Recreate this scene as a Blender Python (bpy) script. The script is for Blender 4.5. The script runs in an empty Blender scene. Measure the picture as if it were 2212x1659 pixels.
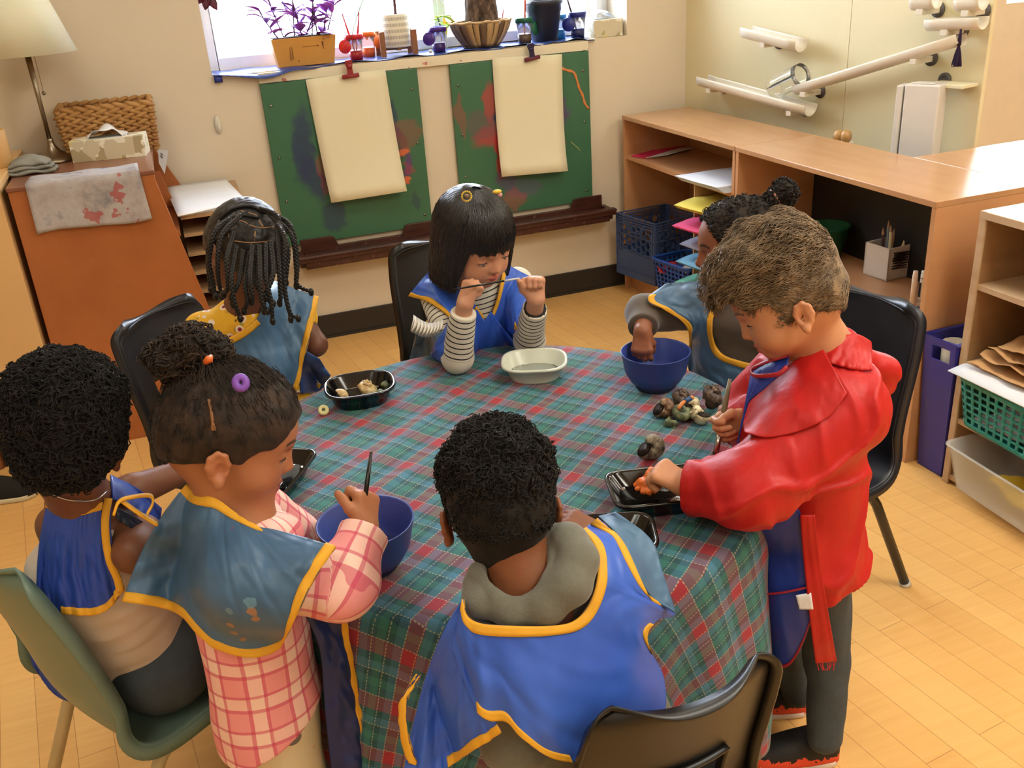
import bpy, bmesh, math, random
import numpy as np
from mathutils import Vector, Matrix
random.seed(7); RNG = np.random.default_rng(11)
SC = bpy.context.scene
COL = SC.collection
# ---------------------------------------------------------------- camera
FPX, CXP, CYP, CAMH = 2037.0, 1106.0, 829.5, 1.5
CM = np.array([[0.93711769, -0.34334776, -0.06263179], [-0.19593394, -0.36904471, -0.90852402], [0.28882576, 0.86366563, -0.41311181]])
cam = bpy.data.objects.new('camera', bpy.data.cameras.new('camera')); COL.objects.link(cam)
cam.data.sensor_width = 36; cam.data.lens = FPX / 2212 * 36; cam.data.clip_start = .02
cam.matrix_world = Matrix(((CM[0][0], -CM[1][0], -CM[2][0], 0), (CM[0][1], -CM[1][1], -CM[2][1], 0), (CM[0][2], -CM[1][2], -CM[2][2], CAMH), (0, 0, 0, 1)))
SC.camera = cam
# ---------------------------------------------------------------- world, lamps, exposure
SC.view_settings.view_transform = 'Standard'; SC.view_settings.look = 'None'
SC.view_settings.gamma = 1; SC.view_settings.use_curve_mapping = False
SC.view_settings.exposure = 0.12
w = bpy.data.worlds.new('sky'); SC.world = w; w.use_nodes = True
w.node_tree.nodes['Background'].inputs[0].default_value = (.80, .88, 1, 1)
w.node_tree.nodes['Background'].inputs[1].default_value = 5.0
def area(name, loc, to, sx, sy, watts, col):
    l = bpy.data.lights.new(name, 'AREA'); l.shape = 'RECTANGLE'; l.size = sx; l.size_y = sy; l.energy = watts; l.color = col
    o = bpy.data.objects.new(name, l); COL.objects.link(o); o.location = loc
    o.rotation_euler = (Vector(to) - Vector(loc)).to_track_quat('-Z', 'Y').to_euler(); return o
WARM = (1, .965, .83)
for i, (x, y) in enumerate(((-.9, .2), (1.6, .3), (-.4, 2.6), (1.5, 2.3), (3.2, .6), (4.2, 2.4), (.4, -1.6), (2.4, -1.6))):  # the lamp farthest right is added, unseen, to brighten the far right wall
    area('ceiling_lamp', (x, y, 2.66), (x, y, 0), .6, 1.2, (14, 34, 10, 13, 28, 26, 15, 20)[i], WARM)
area('window_daylight', (1.09, 4.5, 1.6), (1.0, 2.5, .5), 1.7,   .85, 85, (.72, .84, 1))
area('far_window_daylight', (4.85, 4.42, 1.7), (3.2, 2.0, .4), 1.4, .9, 60, (.85, .92, 1))
# ---------------------------------------------------------------- pixel of the 2212x1659 frame -> point on a real plane
def ray(u, v):
    return CM.T @ np.array([(u - CXP) / FPX, (v - CYP) / FPX, 1.0])
def P(u, v, x=None, y=None, z=None, D=None, pl=None):
    d = ray(u, v); o = np.array([0, 0, CAMH])
    if z is not None: t = (z - CAMH) / d[2]
    elif y is not None: t = y / d[1]
    elif x is not None: t = x / d[0]
    elif pl is not None: n = np.array(pl[1], float); t = (n @ (np.array(pl[0]) - o)) / (n @ d)
    else: t = D / np.linalg.norm(d)
    return Vector(o + t * d)
# ---------------------------------------------------------------- materials
def lin(c):
    return tuple(((x / 255) / 12.92 if x <= 10.3 else ((x / 255 + .055) / 1.055) ** 2.4) for x in c[:3]) + (1,)
class NT:
    def __init__(s, name):
        s.m = bpy.data.materials.new(name); s.m.use_nodes = True; s.t = s.m.node_tree; s.b = s.t.nodes['Principled BSDF']
    def n(s, typ, **kw):
        o = s.t.nodes.new('ShaderNode' + typ)
        for k, v in kw.items(): setattr(o, k, v)
        return o
    def l(s, a, b): s.t.links.new(a, b)
    def inp(s, name, v):
        s.b.inputs[name].default_value = v
    def coord(s, kind='Object', scale=(1, 1, 1), rot=(0, 0, 0), loc=(0, 0, 0)):
        tc = s.n('TexCoord'); mp = s.n('Mapping'); s.l(tc.outputs[kind], mp.inputs[0])
        mp.inputs['Scale'].default_value = scale; mp.inputs['Rotation'].default_value = rot; mp.inputs['Location'].default_value = loc
        return mp.outputs[0]
    def noise(s, vec, scale, detail=3, rough=.55):
        o = s.n('TexNoise'); s.l(vec, o.inputs['Vector']); o.inputs['Scale'].default_value = scale; o.inputs['Detail'].default_value = detail; o.inputs['Roughness'].default_value = rough
        return o.outputs['Fac']
    def ramp(s, fac, stops, interp='LINEAR'):
        r = s.n('ValToRGB'); s.l(fac, r.inputs[0]); e = r.color_ramp; e.interpolation = interp
        while len(e.elements) < len(stops): e.elements.new(.5)
        for q, (p, c) in zip(e.elements, stops): q.position = p; q.color = c if len(c) == 4 and max(c) <= 1 else lin(c)
        return r.outputs[0]
    def mix(s, fac, a, b, mode='MIX'):
        o = s.n('Mix', data_type='RGBA', blend_type=mode)
        for k, v in ((0, fac), (6, a), (7, b)):
            if hasattr(v, 'is_output') or hasattr(v, 'links'): s.l(v, o.inputs[k])
            elif k == 0: o.inputs[0].default_value = v
            else: o.inputs[k].default_value = v if (len(v) == 4 and max(v) <= 1) else lin(v)
        return o.outputs[2]
    def math(s, op, a, b=0.0, c=None):
        o = s.n('Math', operation=op)
        for k, v in enumerate((a, b) if c is None else (a, b, c)):
            if hasattr(v, 'links'): s.l(v, o.inputs[k])
            else: o.inputs[k].default_value = v
        return o.outputs[0]
    def bump(s, h, strength=.3, dist=.002):
        o = s.n('Bump'); s.l(h, o.inputs['Height']); o.inputs['Strength'].default_value = strength; o.inputs['Distance'].default_value = dist
        s.l(o.outputs[0], s.b.inputs['Normal'])
    def col(s, c): s.l(c, s.b.inputs['Base Color'])
MATS = {}
def mat(name, c=(200, 200, 200), r=.6, metal=0, c2=None, vs=6, vstretch=(1, 1, 1), bump=None, trans=0, alpha=1, coat=0, sheen=0, spec=.5, sss=0):
    """plain procedural material: base colour c with noise towards c2"""
    if name in MATS: return MATS[name]
    t = NT(name); t.inp('Roughness', r); t.inp('Metallic', metal); t.inp('Base Color', lin(c)); t.inp('Specular IOR Level', spec)
    co = t.coord(scale=vstretch)
    c2 = c2 or tuple(max(0, x * .9) for x in c)
    t.col(t.mix(t.math('MULTIPLY', t.noise(co, vs, 4), 1.0), c, c2))
    if bump: t.bump(t.noise(co, bump[0], 3), bump[1], bump[2] if len(bump) > 2 else .002)
    if trans: t.inp('Transmission Weight', trans); t.inp('IOR', 1.4)
    if alpha < 1: t.inp('Alpha', alpha)
    if coat: t.inp('Coat Weight', coat); t.inp('Coat Roughness', .15)
    if sheen: t.inp('Sheen Weight', sheen)
    if sss: t.inp('Subsurface Weight', sss); t.inp('Subsurface Radius', (.012, .005, .003)); t.inp('Subsurface Scale', 1.0)
    MATS[name] = t.m; return t.m
# ---------------------------------------------------------------- object helpers
def tag(o, label=None, cat=None, group=None, kind=None):
    if label: o['label'] = label
    if cat: o['category'] = cat
    if group: o['group'] = group
    if kind: o['kind'] = kind
    return o
def link(name, me, m=None, parent=None, smooth=True, bev=0):
    o = bpy.data.objects.new(name, me); COL.objects.link(o)
    if m is not None: me.materials.append(m)
    if parent is not None: o.parent = parent
    if smooth:
        me.polygons.foreach_set('use_smooth', [True] * len(me.polygons))
    if bev:
        b = o.modifiers.new('bevel', 'BEVEL'); b.width = bev; b.segments = 2; b.limit_method = 'ANGLE'; b.angle_limit = .7
    return o
def thing(name, loc, label, cat, group=None, rz=0):
    o = bpy.data.objects.new(name, None); COL.objects.link(o); o.location = loc; o.rotation_euler = (0, 0, rz); o.empty_display_size = .05
    return tag(o, label, cat, group)
def frame_of(d, up=(0, 0, 1)):
    d = Vector(d).normalized(); up = Vector(up)
    s = d.cross(up)
    if s.length < 1e-4: s = d.cross(Vector((1, 0, 0)))
    s.normalize(); return d, s, s.cross(d)
class MB:
    def __init__(s): s.v = []; s.f = []
    def add(s, vs, fs):
        n = len(s.v); s.v += [tuple(p) for p in vs]; s.f += [tuple(i + n for i in f) for f in fs]; return s
    def box(s, lo, hi, M=None):
        x0, y0, z0 = lo; x1, y1, z1 = hi
        vs = [Vector(p) for p in ((x0, y0, z0), (x1, y0, z0), (x1, y1, z0), (x0, y1, z0), (x0, y0, z1), (x1, y0, z1), (x1, y1, z1), (x0, y1, z1))]
        if M is not None: vs = [M @ p for p in vs]
        return s.add(vs, [(0, 3, 2, 1), (4, 5, 6, 7), (0, 1, 5, 4), (1, 2, 6, 5), (2, 3, 7, 6), (3, 0, 4, 7)])
    def bar(s, a, b, w, h, up=(0, 0, 1)):
        a = Vector(a); b = Vector(b); d, sd, u = frame_of(b - a, up); L = (b - a).length
        return s.box((0, -w / 2, -h / 2), (L, w / 2, h / 2), Matrix((( d.x, sd.x, u.x, a.x), (d.y, sd.y, u.y, a.y), (d.z, sd.z, u.z, a.z), (0, 0, 0, 1))))
    def tube(s, pts, rad, n=10, cap=True, flat=1.0, up=(0, 0, 1), closed=False):
        pts = [Vector(p) for p in pts]; k = len(pts)
        if not hasattr(rad, '__len__'): rad = [rad] * k
        vs = []; side = None
        for i, p in enumerate(pts):
            d = (pts[(i + 1) % k] - pts[i - 1]) if closed else (pts[min(i + 1, k - 1)] - pts[max(i - 1, 0)])
            if d.length < 1e-9: d = Vector((0, 0, 1))
            d.normalize()
            if side is None: _, side, _ = frame_of(d, up)
            side = side - d * side.dot(d)
            if side.length < 1e-6: _, side, _ = frame_of(d, up)
            side.normalize(); u = side.cross(d)
            for j in range(n):
                a = 2 * math.pi * j / n; vs.append(p + side * math.cos(a) * rad[i] + u * math.sin(a) * rad[i] * flat)
        fs = [(i * n + j, i * n + (j + 1) % n, ((i + 1) % k) * n + (j + 1) % n, ((i + 1) % k) * n + j) for i in range(k if closed else k - 1) for j in range(n)]
        if cap and not closed: fs += [tuple(range(n - 1, -1, -1)), tuple((k - 1) * n + j for j in range(n))]
        return s.add(vs, fs)
    def lathe(s, prof, c=(0, 0, 0), n=32, axis=None, sx=1, sy=1):
        c = Vector(c); k = len(prof)
        if axis is None: R = Matrix.Identity(3)
        else:
            d, sd, u = frame_of(axis); R = Matrix(((sd.x, u.x, d.x), (sd.y, u.y, d.y), (sd.z, u.z, d.z)))
        vs = [c + R @ Vector((r * sx * math.cos(2 * math.pi * j / n), r * sy * math.sin(2 * math.pi * j / n), z)) for r, z in prof for j in range(n)]
        fs = [(i * n + j, i * n + (j + 1) % n, (i + 1) * n + (j + 1) % n, (i + 1) * n + j) for i in range(k - 1) for j in range(n)]
        return s.add(vs, fs)
    def ell(s, c, r, n=16, R=None):
        c = Vector(c); vs = []; m = n // 2
        for i in range(m + 1):
            for j in range(n):
                t = math.pi * i / m; p = 2 * math.pi * j / n
                q = Vector((r[0] * math.sin(t) * math.cos(p), r[1] * math.sin(t) * math.sin(p), r[2] * math.cos(t)))
                if R is not None: q = R @ q
                vs.append(c + q)
        return s.add(vs, [(i * n + j, (i + 1) * n + j, (i + 1) * n + (j + 1) % n, i * n + (j + 1) % n) for i in range(m) for j in range(n)])
    def prism(s, poly, z0, z1, M=None):
        n = len(poly); vs = [Vector((x, y, z0)) for x, y in poly] + [Vector((x, y, z1)) for x, y in poly]
        if M is not None: vs = [M @ p for p in vs]
        return s.add(vs, [tuple(range(n - 1, -1, -1)), tuple(range(n, 2 * n))] + [(i, (i + 1) % n, n + (i + 1) % n, n + i) for i in range(n)])
    def sheet(s, G, th=.002, skip=None, disp=None):
        """thick sheet from a grid of points G[i][j]"""
        A = np.array([[tuple(p) for p in r] for r in G], float); ni, nj = A.shape[:2]
        du = np.gradient(A, axis=0); dv = np.gradient(A, axis=1); N = np.cross(du, dv); N /= np.linalg.norm(N, axis=2, keepdims=True) + 1e-12
        T = A + N * th / 2; B = A - N * th / 2; vs = list(T.reshape(-1, 3)) + list(B.reshape(-1, 3)); off = ni * nj; fs = []
        def keep(i, j): return 0 <= i < ni - 1 and 0 <= j < nj - 1 and not (skip and skip(i, j))
        for i in range(ni - 1):
            for j in range(nj - 1):
                if not keep(i, j): continue
                a, b, c, d = i * nj + j, (i + 1) * nj + j, (i + 1) * nj + j + 1, i * nj + j + 1
                fs += [(a, b, c, d), (a + off, d + off, c + off, b + off)]
                if not keep(i, j - 1): fs.append((a, a + off, b + off, b))
                if not keep(i, j + 1): fs.append((d, c, c + off, d + off))
                if not keep(i - 1, j): fs.append((a, d, d + off, a + off))
                if not keep(i + 1, j): fs.append((b, b + off, c + off, c))
        return s.add(vs, fs)
    def mesh(s, name='m'):
        me = bpy.data.meshes.new(name); me.from_pydata(s.v, [], s.f); me.update(); return me
    def build(s, name, m, parent=None, smooth=False, bev=0, fix=True, loc=None):
        me = s.mesh(name)
        if fix:
            b = bmesh.new(); b.from_mesh(me); bmesh.ops.remove_doubles(b, verts=b.verts, dist=1e-6); bmesh.ops.recalc_face_normals(b, faces=b.faces); b.to_mesh(me); b.free()
        if loc is not None:
            L = Vector(loc); me.transform(Matrix.Translation(-L))
        o = link(name, me, m, parent, smooth, bev)
        if loc is not None: o.location = L
        if parent is not None and loc is None: pass
        return o
def parts_world(root, *objs):
    """parts built in world coordinates: keep them there under their thing"""
    inv = Matrix.LocRotScale(root.location, root.rotation_euler, None).inverted()
    for o in objs:
        o.parent = root; o.matrix_parent_inverse = inv
def copy_tree(o, parent=None):
    c = o.copy(); COL.objects.link(c); c.parent = parent
    for ch in list(o.children): copy_tree(ch, c)
    return c
def cr(pts, n):
    """Catmull-Rom resampling of a list of points (uniform in parameter), numpy"""
    A = np.array([tuple(p) for p in pts], float); k = len(A)
    if k == 2: t = np.linspace(0, 1, n)[:, None]; return A[0] * (1 - t) + A[1] * t
    E = np.vstack([2 * A[0] - A[1], A, 2 * A[-1] - A[-2]]); out = []
    for q in np.linspace(0, k - 1 - 1e-9, n):
        i = int(q); t = q - i; a, b, c, d = E[i:i + 4]
        out.append(.5 * (2 * b + (c - a) * t + (2 * a - 5 * b + 4 * c - d) * t * t + (3 * b - a - 3 * c + d) * t ** 3))
    return np.array(out)
def grid_cr(G, nu, nv):
    rows = [cr(r, nv) for r in G]
    return np.array([cr([r[j] for r in rows], nu) for j in range(nv)]).transpose(1, 0, 2)
def snoise(Pn, scale, seed=0, oct=2):
    """smooth pseudo-noise in about -1..1 at points (..,3)"""
    g = np.random.default_rng(seed); out = 0; amp = 1; tot = 0
    for o in range(oct):
        for k in range(5):
            d = g.normal(size=3); d /= np.linalg.norm(d); out = out + amp * np.sin((Pn @ d) * scale * g.uniform(.7, 1.4) + g.uniform(0, 6.28) + 1.3 * np.sin((Pn @ g.normal(size=3)) * scale * .5)); tot += amp * .6
        amp *= .5; scale *= 2.1
    return out / tot
# ================================================================= materials of the room
def wood(name, c, c2, scale=3, stretch=(1, 1, 12), r=.35, coat=0, bump=None):
    if name in MATS: return MATS[name]
    t = NT(name); co = t.coord(scale=stretch); n1 = t.noise(co, scale, 5, .6); n2 = t.noise(t.coord(), scale * .8, 2)
    c1 = t.ramp(n1, [(.3, c), (.7, c2)]); t.col(t.mix(t.math('MULTIPLY', n2, .35), c1, tuple(x * .82 for x in c)))
    t.inp('Roughness', r); t.inp('Coat Weight', coat); t.inp('Coat Roughness', .2); t.inp('Specular IOR Level', .4)
    if bump: t.bump(n1, bump, .001)
    MATS[name] = t.m; return t.m
def floor_mat():
    t = NT('maple_strip_floor'); co = t.coord('Object', rot=(0, 0, math.radians(83)), scale=(1, 1, 1))
    b = t.n('TexBrick'); t.l(co, b.inputs[0]); b.offset = .37; b.squash = 1
    for k, v in dict(Scale=1.0, **{'Mortar Size': .0007, 'Mortar Smooth': .1, 'Bias': 0.0, 'Brick Width': .9, 'Row Height': .075}).items(): b.inputs[k].default_value = v
    b.inputs['Color1'].default_value = (0, 0, 0, 1); b.inputs['Color2'].default_value = (1, 1, 1, 1); b.inputs['Mortar'].default_value = (.5, .5, .5, 1)
    base = t.ramp(b.outputs['Color'], [(0, (220, 168, 98)), (.5, (228, 176, 104)), (1, (234, 186, 114))])
    g = t.noise(t.coord('Object', rot=(0, 0, math.radians(83)), scale=(1.2, 22, 1)), 3, 6, .6)
    c = t.mix(.35, base, t.ramp(g, [(.3, (212, 158, 88)), (.7, (238, 192, 120))]))
    c = t.mix(b.outputs['Fac'], c, (170, 122, 72))
    t.col(c); t.inp('Roughness', .38); t.inp('Specular IOR Level', .4); t.inp('Coat Weight', .15); t.inp('Coat Roughness', .25)
    return t.m
WALL = mat('cream_wall_paint', (222, 209, 186), .75, c2=(216, 202, 178), vs=2.5, bump=(60, .06, .001))
WALLY = mat('yellow_cream_panel', (224, 212, 172), .55, c2=(220, 208, 166), vs=2)
WALLC = mat('pale_side_wall', (228, 212, 186), .75)
CEIL = mat('white_ceiling', (235, 230, 218), .9)
M_BASE = mat('dark_vinyl_baseboard', (42, 38, 34), .45)
FRAME = mat('white_window_frame', (235, 238, 244), .4)
YW = 4.0; ZS = 1.145; WX0, WX1, WZ1 = .2, 1.985, 2.05
def struct(name, mb, m, **k): return tag(mb.build(name, m, **k), kind='structure')
struct('floor', MB().box((-2.6, -3, -.06), (6.3, 4.4, 0)), floor_mat())
struct('ceiling', MB().box((-2.6, -3, 2.7), (6.3, 4.4, 2.76)), CEIL)
b = MB()
b.box((-2.6, YW, 0), (2.5, YW + .27, ZS)); b.box((-2.6, YW, ZS), (WX0, YW + .27, 2.7)); b.box((WX1, YW, ZS), (2.5, YW + .27, 2.7)); b.box((WX0, YW, WZ1), (WX1, YW + .27, 2.7))
struct('wall_back', b, WALL)
struct('wall_left', MB().box((-2.66, -3, 0), (-2.6, 4.3, 2.7)), WALL)
struct('wall_front', MB().box((-2.6, -3.06, 0), (6.3, -3, 2.7)), WALL)
struct('wall_right_front', MB().box((6.24, -3, 0), (6.3, 4.27, 2.7)), WALLC)
# slanted yellow panelled wall from the corner (2.28, 4.0)
WB0 = Vector((2.28, 4.0, 0)); WBD = Vector((.2213, -.9752, 0)).normalized(); WBN = Vector((WBD.y, -WBD.x, 0))   # WBN points into the room
if WBN.x > 0: WBN = -WBN
WBL = 1.461
def WBP(s, z, off=0): return WB0 + WBD * s + WBN * off + Vector((0, 0, z))
def PW(u, v, off=0): return P(u, v, pl=(WB0 + WBN * off, WBN))
def quadbox(b, p0, p1, n, z0, z1):
    vs = [p0, p1, p1 + n, p0 + n]; return b.add([Vector((p.x, p.y, z0)) for p in vs] + [Vector((p.x, p.y, z1)) for p in vs], [(0, 1, 2, 3), (4, 5, 6, 7), (0, 1, 5, 4), (1, 2, 6, 5), (2, 3, 7, 6), (3, 0, 4, 7)])
SE = (PW(1830, 145) - WB0).dot(WBD)
b = MB(); quadbox(b, WBP(-.01, 0), WBP(SE - .0012, 0), -WBN * .02, 0, 2.7); quadbox(b, WBP(SE + .0012, 0), WBP(WBL, 0), -WBN * .02, 0, 2.7); quadbox(b, WBP(SE - .002, 0, -.003), WBP(SE + .002, 0, -.003), -WBN * .05, 0, 2.7)
for (u, v) in ((1815, 206), (1835, 205), (2121, 168), (1740, 303), (1755, 281)):
    p = PW(u, v); b.lathe([(0, .001), (.003, .0005), (.003, -.002)], p, 8, WBN)
struct('wall_right', b, WALLY)
YC = 4.0; wl = P(2174, 8, y=YC)
W2 = (wl.x, 5.6, wl.z, 2.2)
b = MB(); b.box((2.5, YC, 0), (W2[0], YC + .27, 2.7)); b.box((W2[1], YC, 0), (6.24, YC + .27, 2.7)); b.box((W2[0], YC, 0), (W2[1], YC + .27, W2[2])); b.box((W2[0], YC, W2[3]), (W2[1], YC + .27, 2.7))
struct('wall_far_right', b, WALLC)
b = MB(); b.box((-2.6, YW - .012, 0), (2.28, YW, .106)); b.box((-2.6, YW - .016, 0), (2.28, YW, .012))
struct('baseboard_back', b, M_BASE)
# windows
GLASS = NT('window_glass'); GLASS.inp('Transmission Weight', 1); GLASS.inp('Roughness', 0); GLASS.inp('IOR', 1.02); GLASS.inp('Base Color', (1, 1, 1, 1)); GLASS.inp('Specular IOR Level', .2)
def window(name, x0, x1, z0, z1, y, muls, w=.045, d=.05):
    b = MB()
    for a in ((x0, x0 + w, z0, z1), (x1 - w, x1, z0, z1), (x0 + w, x1 - w, z0, z0 + w), (x0 + w, x1 - w, z1 - w, z1)): b.box((a[0], y, a[2]), (a[1], y + d, a[3]))
    for x in muls: b.box((x - w * .6, y - .006, z0), (x + w * .6, y + d, z1)); b.box((x - w * .2, y - .012, z0), (x + w * .2, y, z1))
    o = struct(name, b, FRAME, bev=.003)
    p = MB().box((x0 + w, y + d * .5, z0 + w), (x1 - w, y + d * .5 + .004, z1 - w)).build('pane', GLASS.m, o); return o
window('window_1', WX0 - .0, WX1, ZS + .005, WZ1, YW + .2, [1.19])
window('window_2', W2[0], W2[1], W2[2], W2[3], YC + .2, [])
b = MB(); b.box((WX1 - .11, YW + .19, ZS), (WX1 - .085, YW + .215, WZ1)); b.box((WX1 - .06, YW + .185, ZS), (WX1 - .03, YW + .2, WZ1)); b.box((WX1 - .125, YW + .17, 1.22), (WX1 - .112, YW + .2, 1.28))
struct('trim_2', b, FRAME, bev=.002)
# apron strip with paint spots
APR = NT('paint_spotted_white_trim')
co = APR.coord(); v = APR.n('TexVoronoi'); APR.l(co, v.inputs['Vector']); v.inputs['Scale'].default_value = 14
n = APR.noise(co, 34, 4); sp = APR.math('GREATER_THAN', APR.math('ADD', APR.math('MULTIPLY', v.outputs['Distance'], -1.0), n), .36)
hue = APR.ramp(APR.noise(APR.coord(loc=(3, 1, 2)), 7, 1), [(.35, (120, 40, 60)), (.5, (60, 50, 70)), (.6, (190, 70, 70))])
APR.col(APR.mix(APR.math('MULTIPLY', sp, .8), (226, 216, 190), hue)); APR.inp('Roughness', .5)
b = MB(); b.box((.372, YW - .016, 1.1015), (1.79, YW, ZS - .004))
struct('trim_1', b, APR.m, bev=.002)
# blurred house across the street, seen through the glass
hb = thing('house', (1.4, 9.5, -1), 'pale house with white trimmed windows outside beyond the glass', 'house')
WHT = mat('pale_siding', (235, 236, 240), .8); GRY = mat('grey_blue_pane', (150, 160, 190), .3)
parts_world(hb, MB().box((-1.5, 9.5, -1), (7, 10, 2.4)).build('wall', WHT))
for u0, v0, u1, v1 in ((455, 70, 555, 115), (1085, 20, 1135, 32)):
    a = P(u0, v0, y=9.48); c = P(u1, v1, y=9.48)
    f = MB().box((a.x - .06, 9.44, c.z - .06), (c.x + .06, 9.5, a.z + .06)).build('window', WHT); pn = MB()
    for k in range(2): pn.box((a.x + (c.x - a.x) * (k * .5 + .02), 9.42, c.z), (a.x + (c.x - a.x) * (k * .5 + .46), 9.45, a.z))
    parts_world(hb, f); q = pn.build('pane', GRY, f)
# ================================================================= easel boards
def paint_board(name, spots, seed):
    t = NT(name); co = t.coord(); wob = t.n('VectorMath', operation='ADD'); nz = t.n('TexNoise'); t.l(co, nz.inputs[0]); nz.inputs['Scale'].default_value = 16; nz.inputs['Detail'].default_value = 4
    sc = t.n('VectorMath', operation='SCALE'); sub = t.n('VectorMath', operation='SUBTRACT'); t.l(nz.outputs['Color'], sub.inputs[0]); sub.inputs[1].default_value = (.5, .5, .5); t.l(sub.outputs[0], sc.inputs[0]); sc.inputs['Scale'].default_value = .09
    t.l(co, wob.inputs[0]); t.l(sc.outputs[0], wob.inputs[1])
    c = t.mix(t.math('MULTIPLY', t.noise(co, 6, 4), .5), (56, 106, 76), (66, 112, 84))
    for (x, z, rx, rz, rgb, op, ang) in spots:
        mp = t.n('Mapping', vector_type='TEXTURE'); t.l(wob.outputs[0], mp.inputs[0]); mp.inputs['Location'].default_value = (x, 0, z); mp.inputs['Rotation'].default_value = (0, ang, 0); mp.inputs['Scale'].default_value = (rx, 1, rz)
        g = t.n('VectorMath', operation='MULTIPLY'); t.l(mp.outputs[0], g.inputs[0]); g.inputs[1].default_value = (1, 0, 1)
        ln = t.n('VectorMath', operation='LENGTH'); t.l(g.outputs[0], ln.inputs[0])
        st = t.noise(t.coord(scale=(1, 1, .25), rot=(0, ang, 0)), 60, 3)
        m = t.math('MULTIPLY', t.math('SMOOTH_MAX', t.math('MULTIPLY', t.math('SUBTRACT', 1.15, ln.outputs['Value']), 2.2), 0, .05), t.math('MULTIPLY', st, 1.7)); m = t.math('MINIMUM', m, op)
        c = t.mix(m, c, rgb)
    t.col(c); t.inp('Roughness', .42); return t.m
NV, RD, PU, OR, SK = (44, 58, 92), (170, 62, 66), (96, 62, 120), (226, 110, 66), (90, 120, 150)
SPOT1 = [(-.19, .40, .045, .17, NV, .85, .12), (-.17, .27, .05, .10, NV, .8, -.3), (-.10, .10, .05, .07, NV, .7, -.4), (-.115, .30, .03, .09, RD, .35, 0), (.20, .46, .02, .08, NV, .7, -.1), (.21, .36, .04, .06, (80, 70, 70), .7, 0), (.25, .40, .05, .06, RD, .3, 0), (.225, .335, .03, .02, OR, .8, -.3), (.235, .27, .02, .05, PU, .9, 0), (.235, .21, .015, .03, OR, .9, 0), (.26, .12, .02, .04, NV, .5, 0), (.24, .26, .04, .012, RD, .4, .3)]
SPOT2 = [(-.15, .48, .03, .09, RD, .75, 0), (-.11, .45, .025, .06, NV, .85, .2), (-.16, .35, .09, .05, RD, .8, -.2), (-.11, .28, .035, .12, (180, 40, 48), .85, 0), (-.2, .40, .07, .06, (110, 80, 90), .5, .4), (-.10, .16, .05, .05, PU, .5, 0), (.16, .40, .05, .07, PU, .75, .4), (.15, .28, .025, .10, (150, 60, 90), .5, 0), (-.02, .1, .08, .04, (100, 90, 130), .4, 0), (-.07, .06, .05, .05, RD, .4, 0), (-.29, .45, .02, .1, RD, .35, 0)]
SCREW = mat('steel_screw', (150, 150, 145), .3, 1)
TRAYM = NT('dark_brown_spattered_wood'); co = TRAYM.coord(); sp = TRAYM.math('GREATER_THAN', TRAYM.noise(co, 55, 3, .7), .665)
TRAYM.col(TRAYM.mix(sp, TRAYM.ramp(TRAYM.noise(TRAYM.coord(scale=(1, 6, 6)), 7, 3), [(.3, (52, 24, 18)), (.7, (78, 40, 30))]), (140, 96, 84))); TRAYM.inp('Roughness', .38)
def board(x0, x1, z0, spots, seed, label, lip):
    cx = (x0 + x1) / 2; r = thing('easel_board', (cx, YW, z0), label, 'easel board', 'green painting boards under the window')
    bm_ = MB().box((-(x1 - x0) / 2, -.022, 0), ((x1 - x0) / 2, -.002, 1.1 - z0)).build('board', paint_board('paint_stained_green_board_%d' % seed, spots, seed), r, bev=.002)
    for dx in (-1, 1):
        for z in (.03, .34, .56) if dx > 0 else (.555, .35, .17): MB().lathe([(0, .004), (.004, .003), (.006, 0), (.006, -.002)], (dx * ((x1 - x0) / 2 - .03), -.022, z + .02), 12, (0, -1, 0)).build('screw', SCREW, r, smooth=True)
    return r
board(.372, 1.012, .44, SPOT1, 1, 'green painting board with blue brush strokes, left of the two under the window', 1)
board(1.153, 1.788, .44, SPOT2, 2, 'green painting board with red smears and an orange squiggle, right of the two', 2)
# orange squiggle and a pale streak as thin paint ridges on the right board
def stroke(name, pix, rad, m, y, parent):
    b = MB(); pts = cr([P(u, v, y=y) for u, v in pix], 24); b.tube(pts, [rad * (1 + .25 * math.sin(i * 1.7)) for i in range(24)], 8, flat=.15, up=(0, -1, 0)); o = b.build(name, m, smooth=True); parts_world(parent, o)
bd2 = [o for o in COL.objects if o.name.startswith('easel_board')][-1]
stroke('paint_streak', ((1213, 147), (1225, 152), (1239, 156), (1246, 172), (1251, 190), (1259, 207), (1263, 222), (1272, 235)), .0055, mat('orange_paint', (214, 132, 70), .5), YW - .0235, bd2)
stroke('paint_streak', ((1233, 306), (1244, 316), (1254, 326)), .0025, mat('pale_paint', (150, 160, 110), .5), YW - .0235, bd2)
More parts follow.
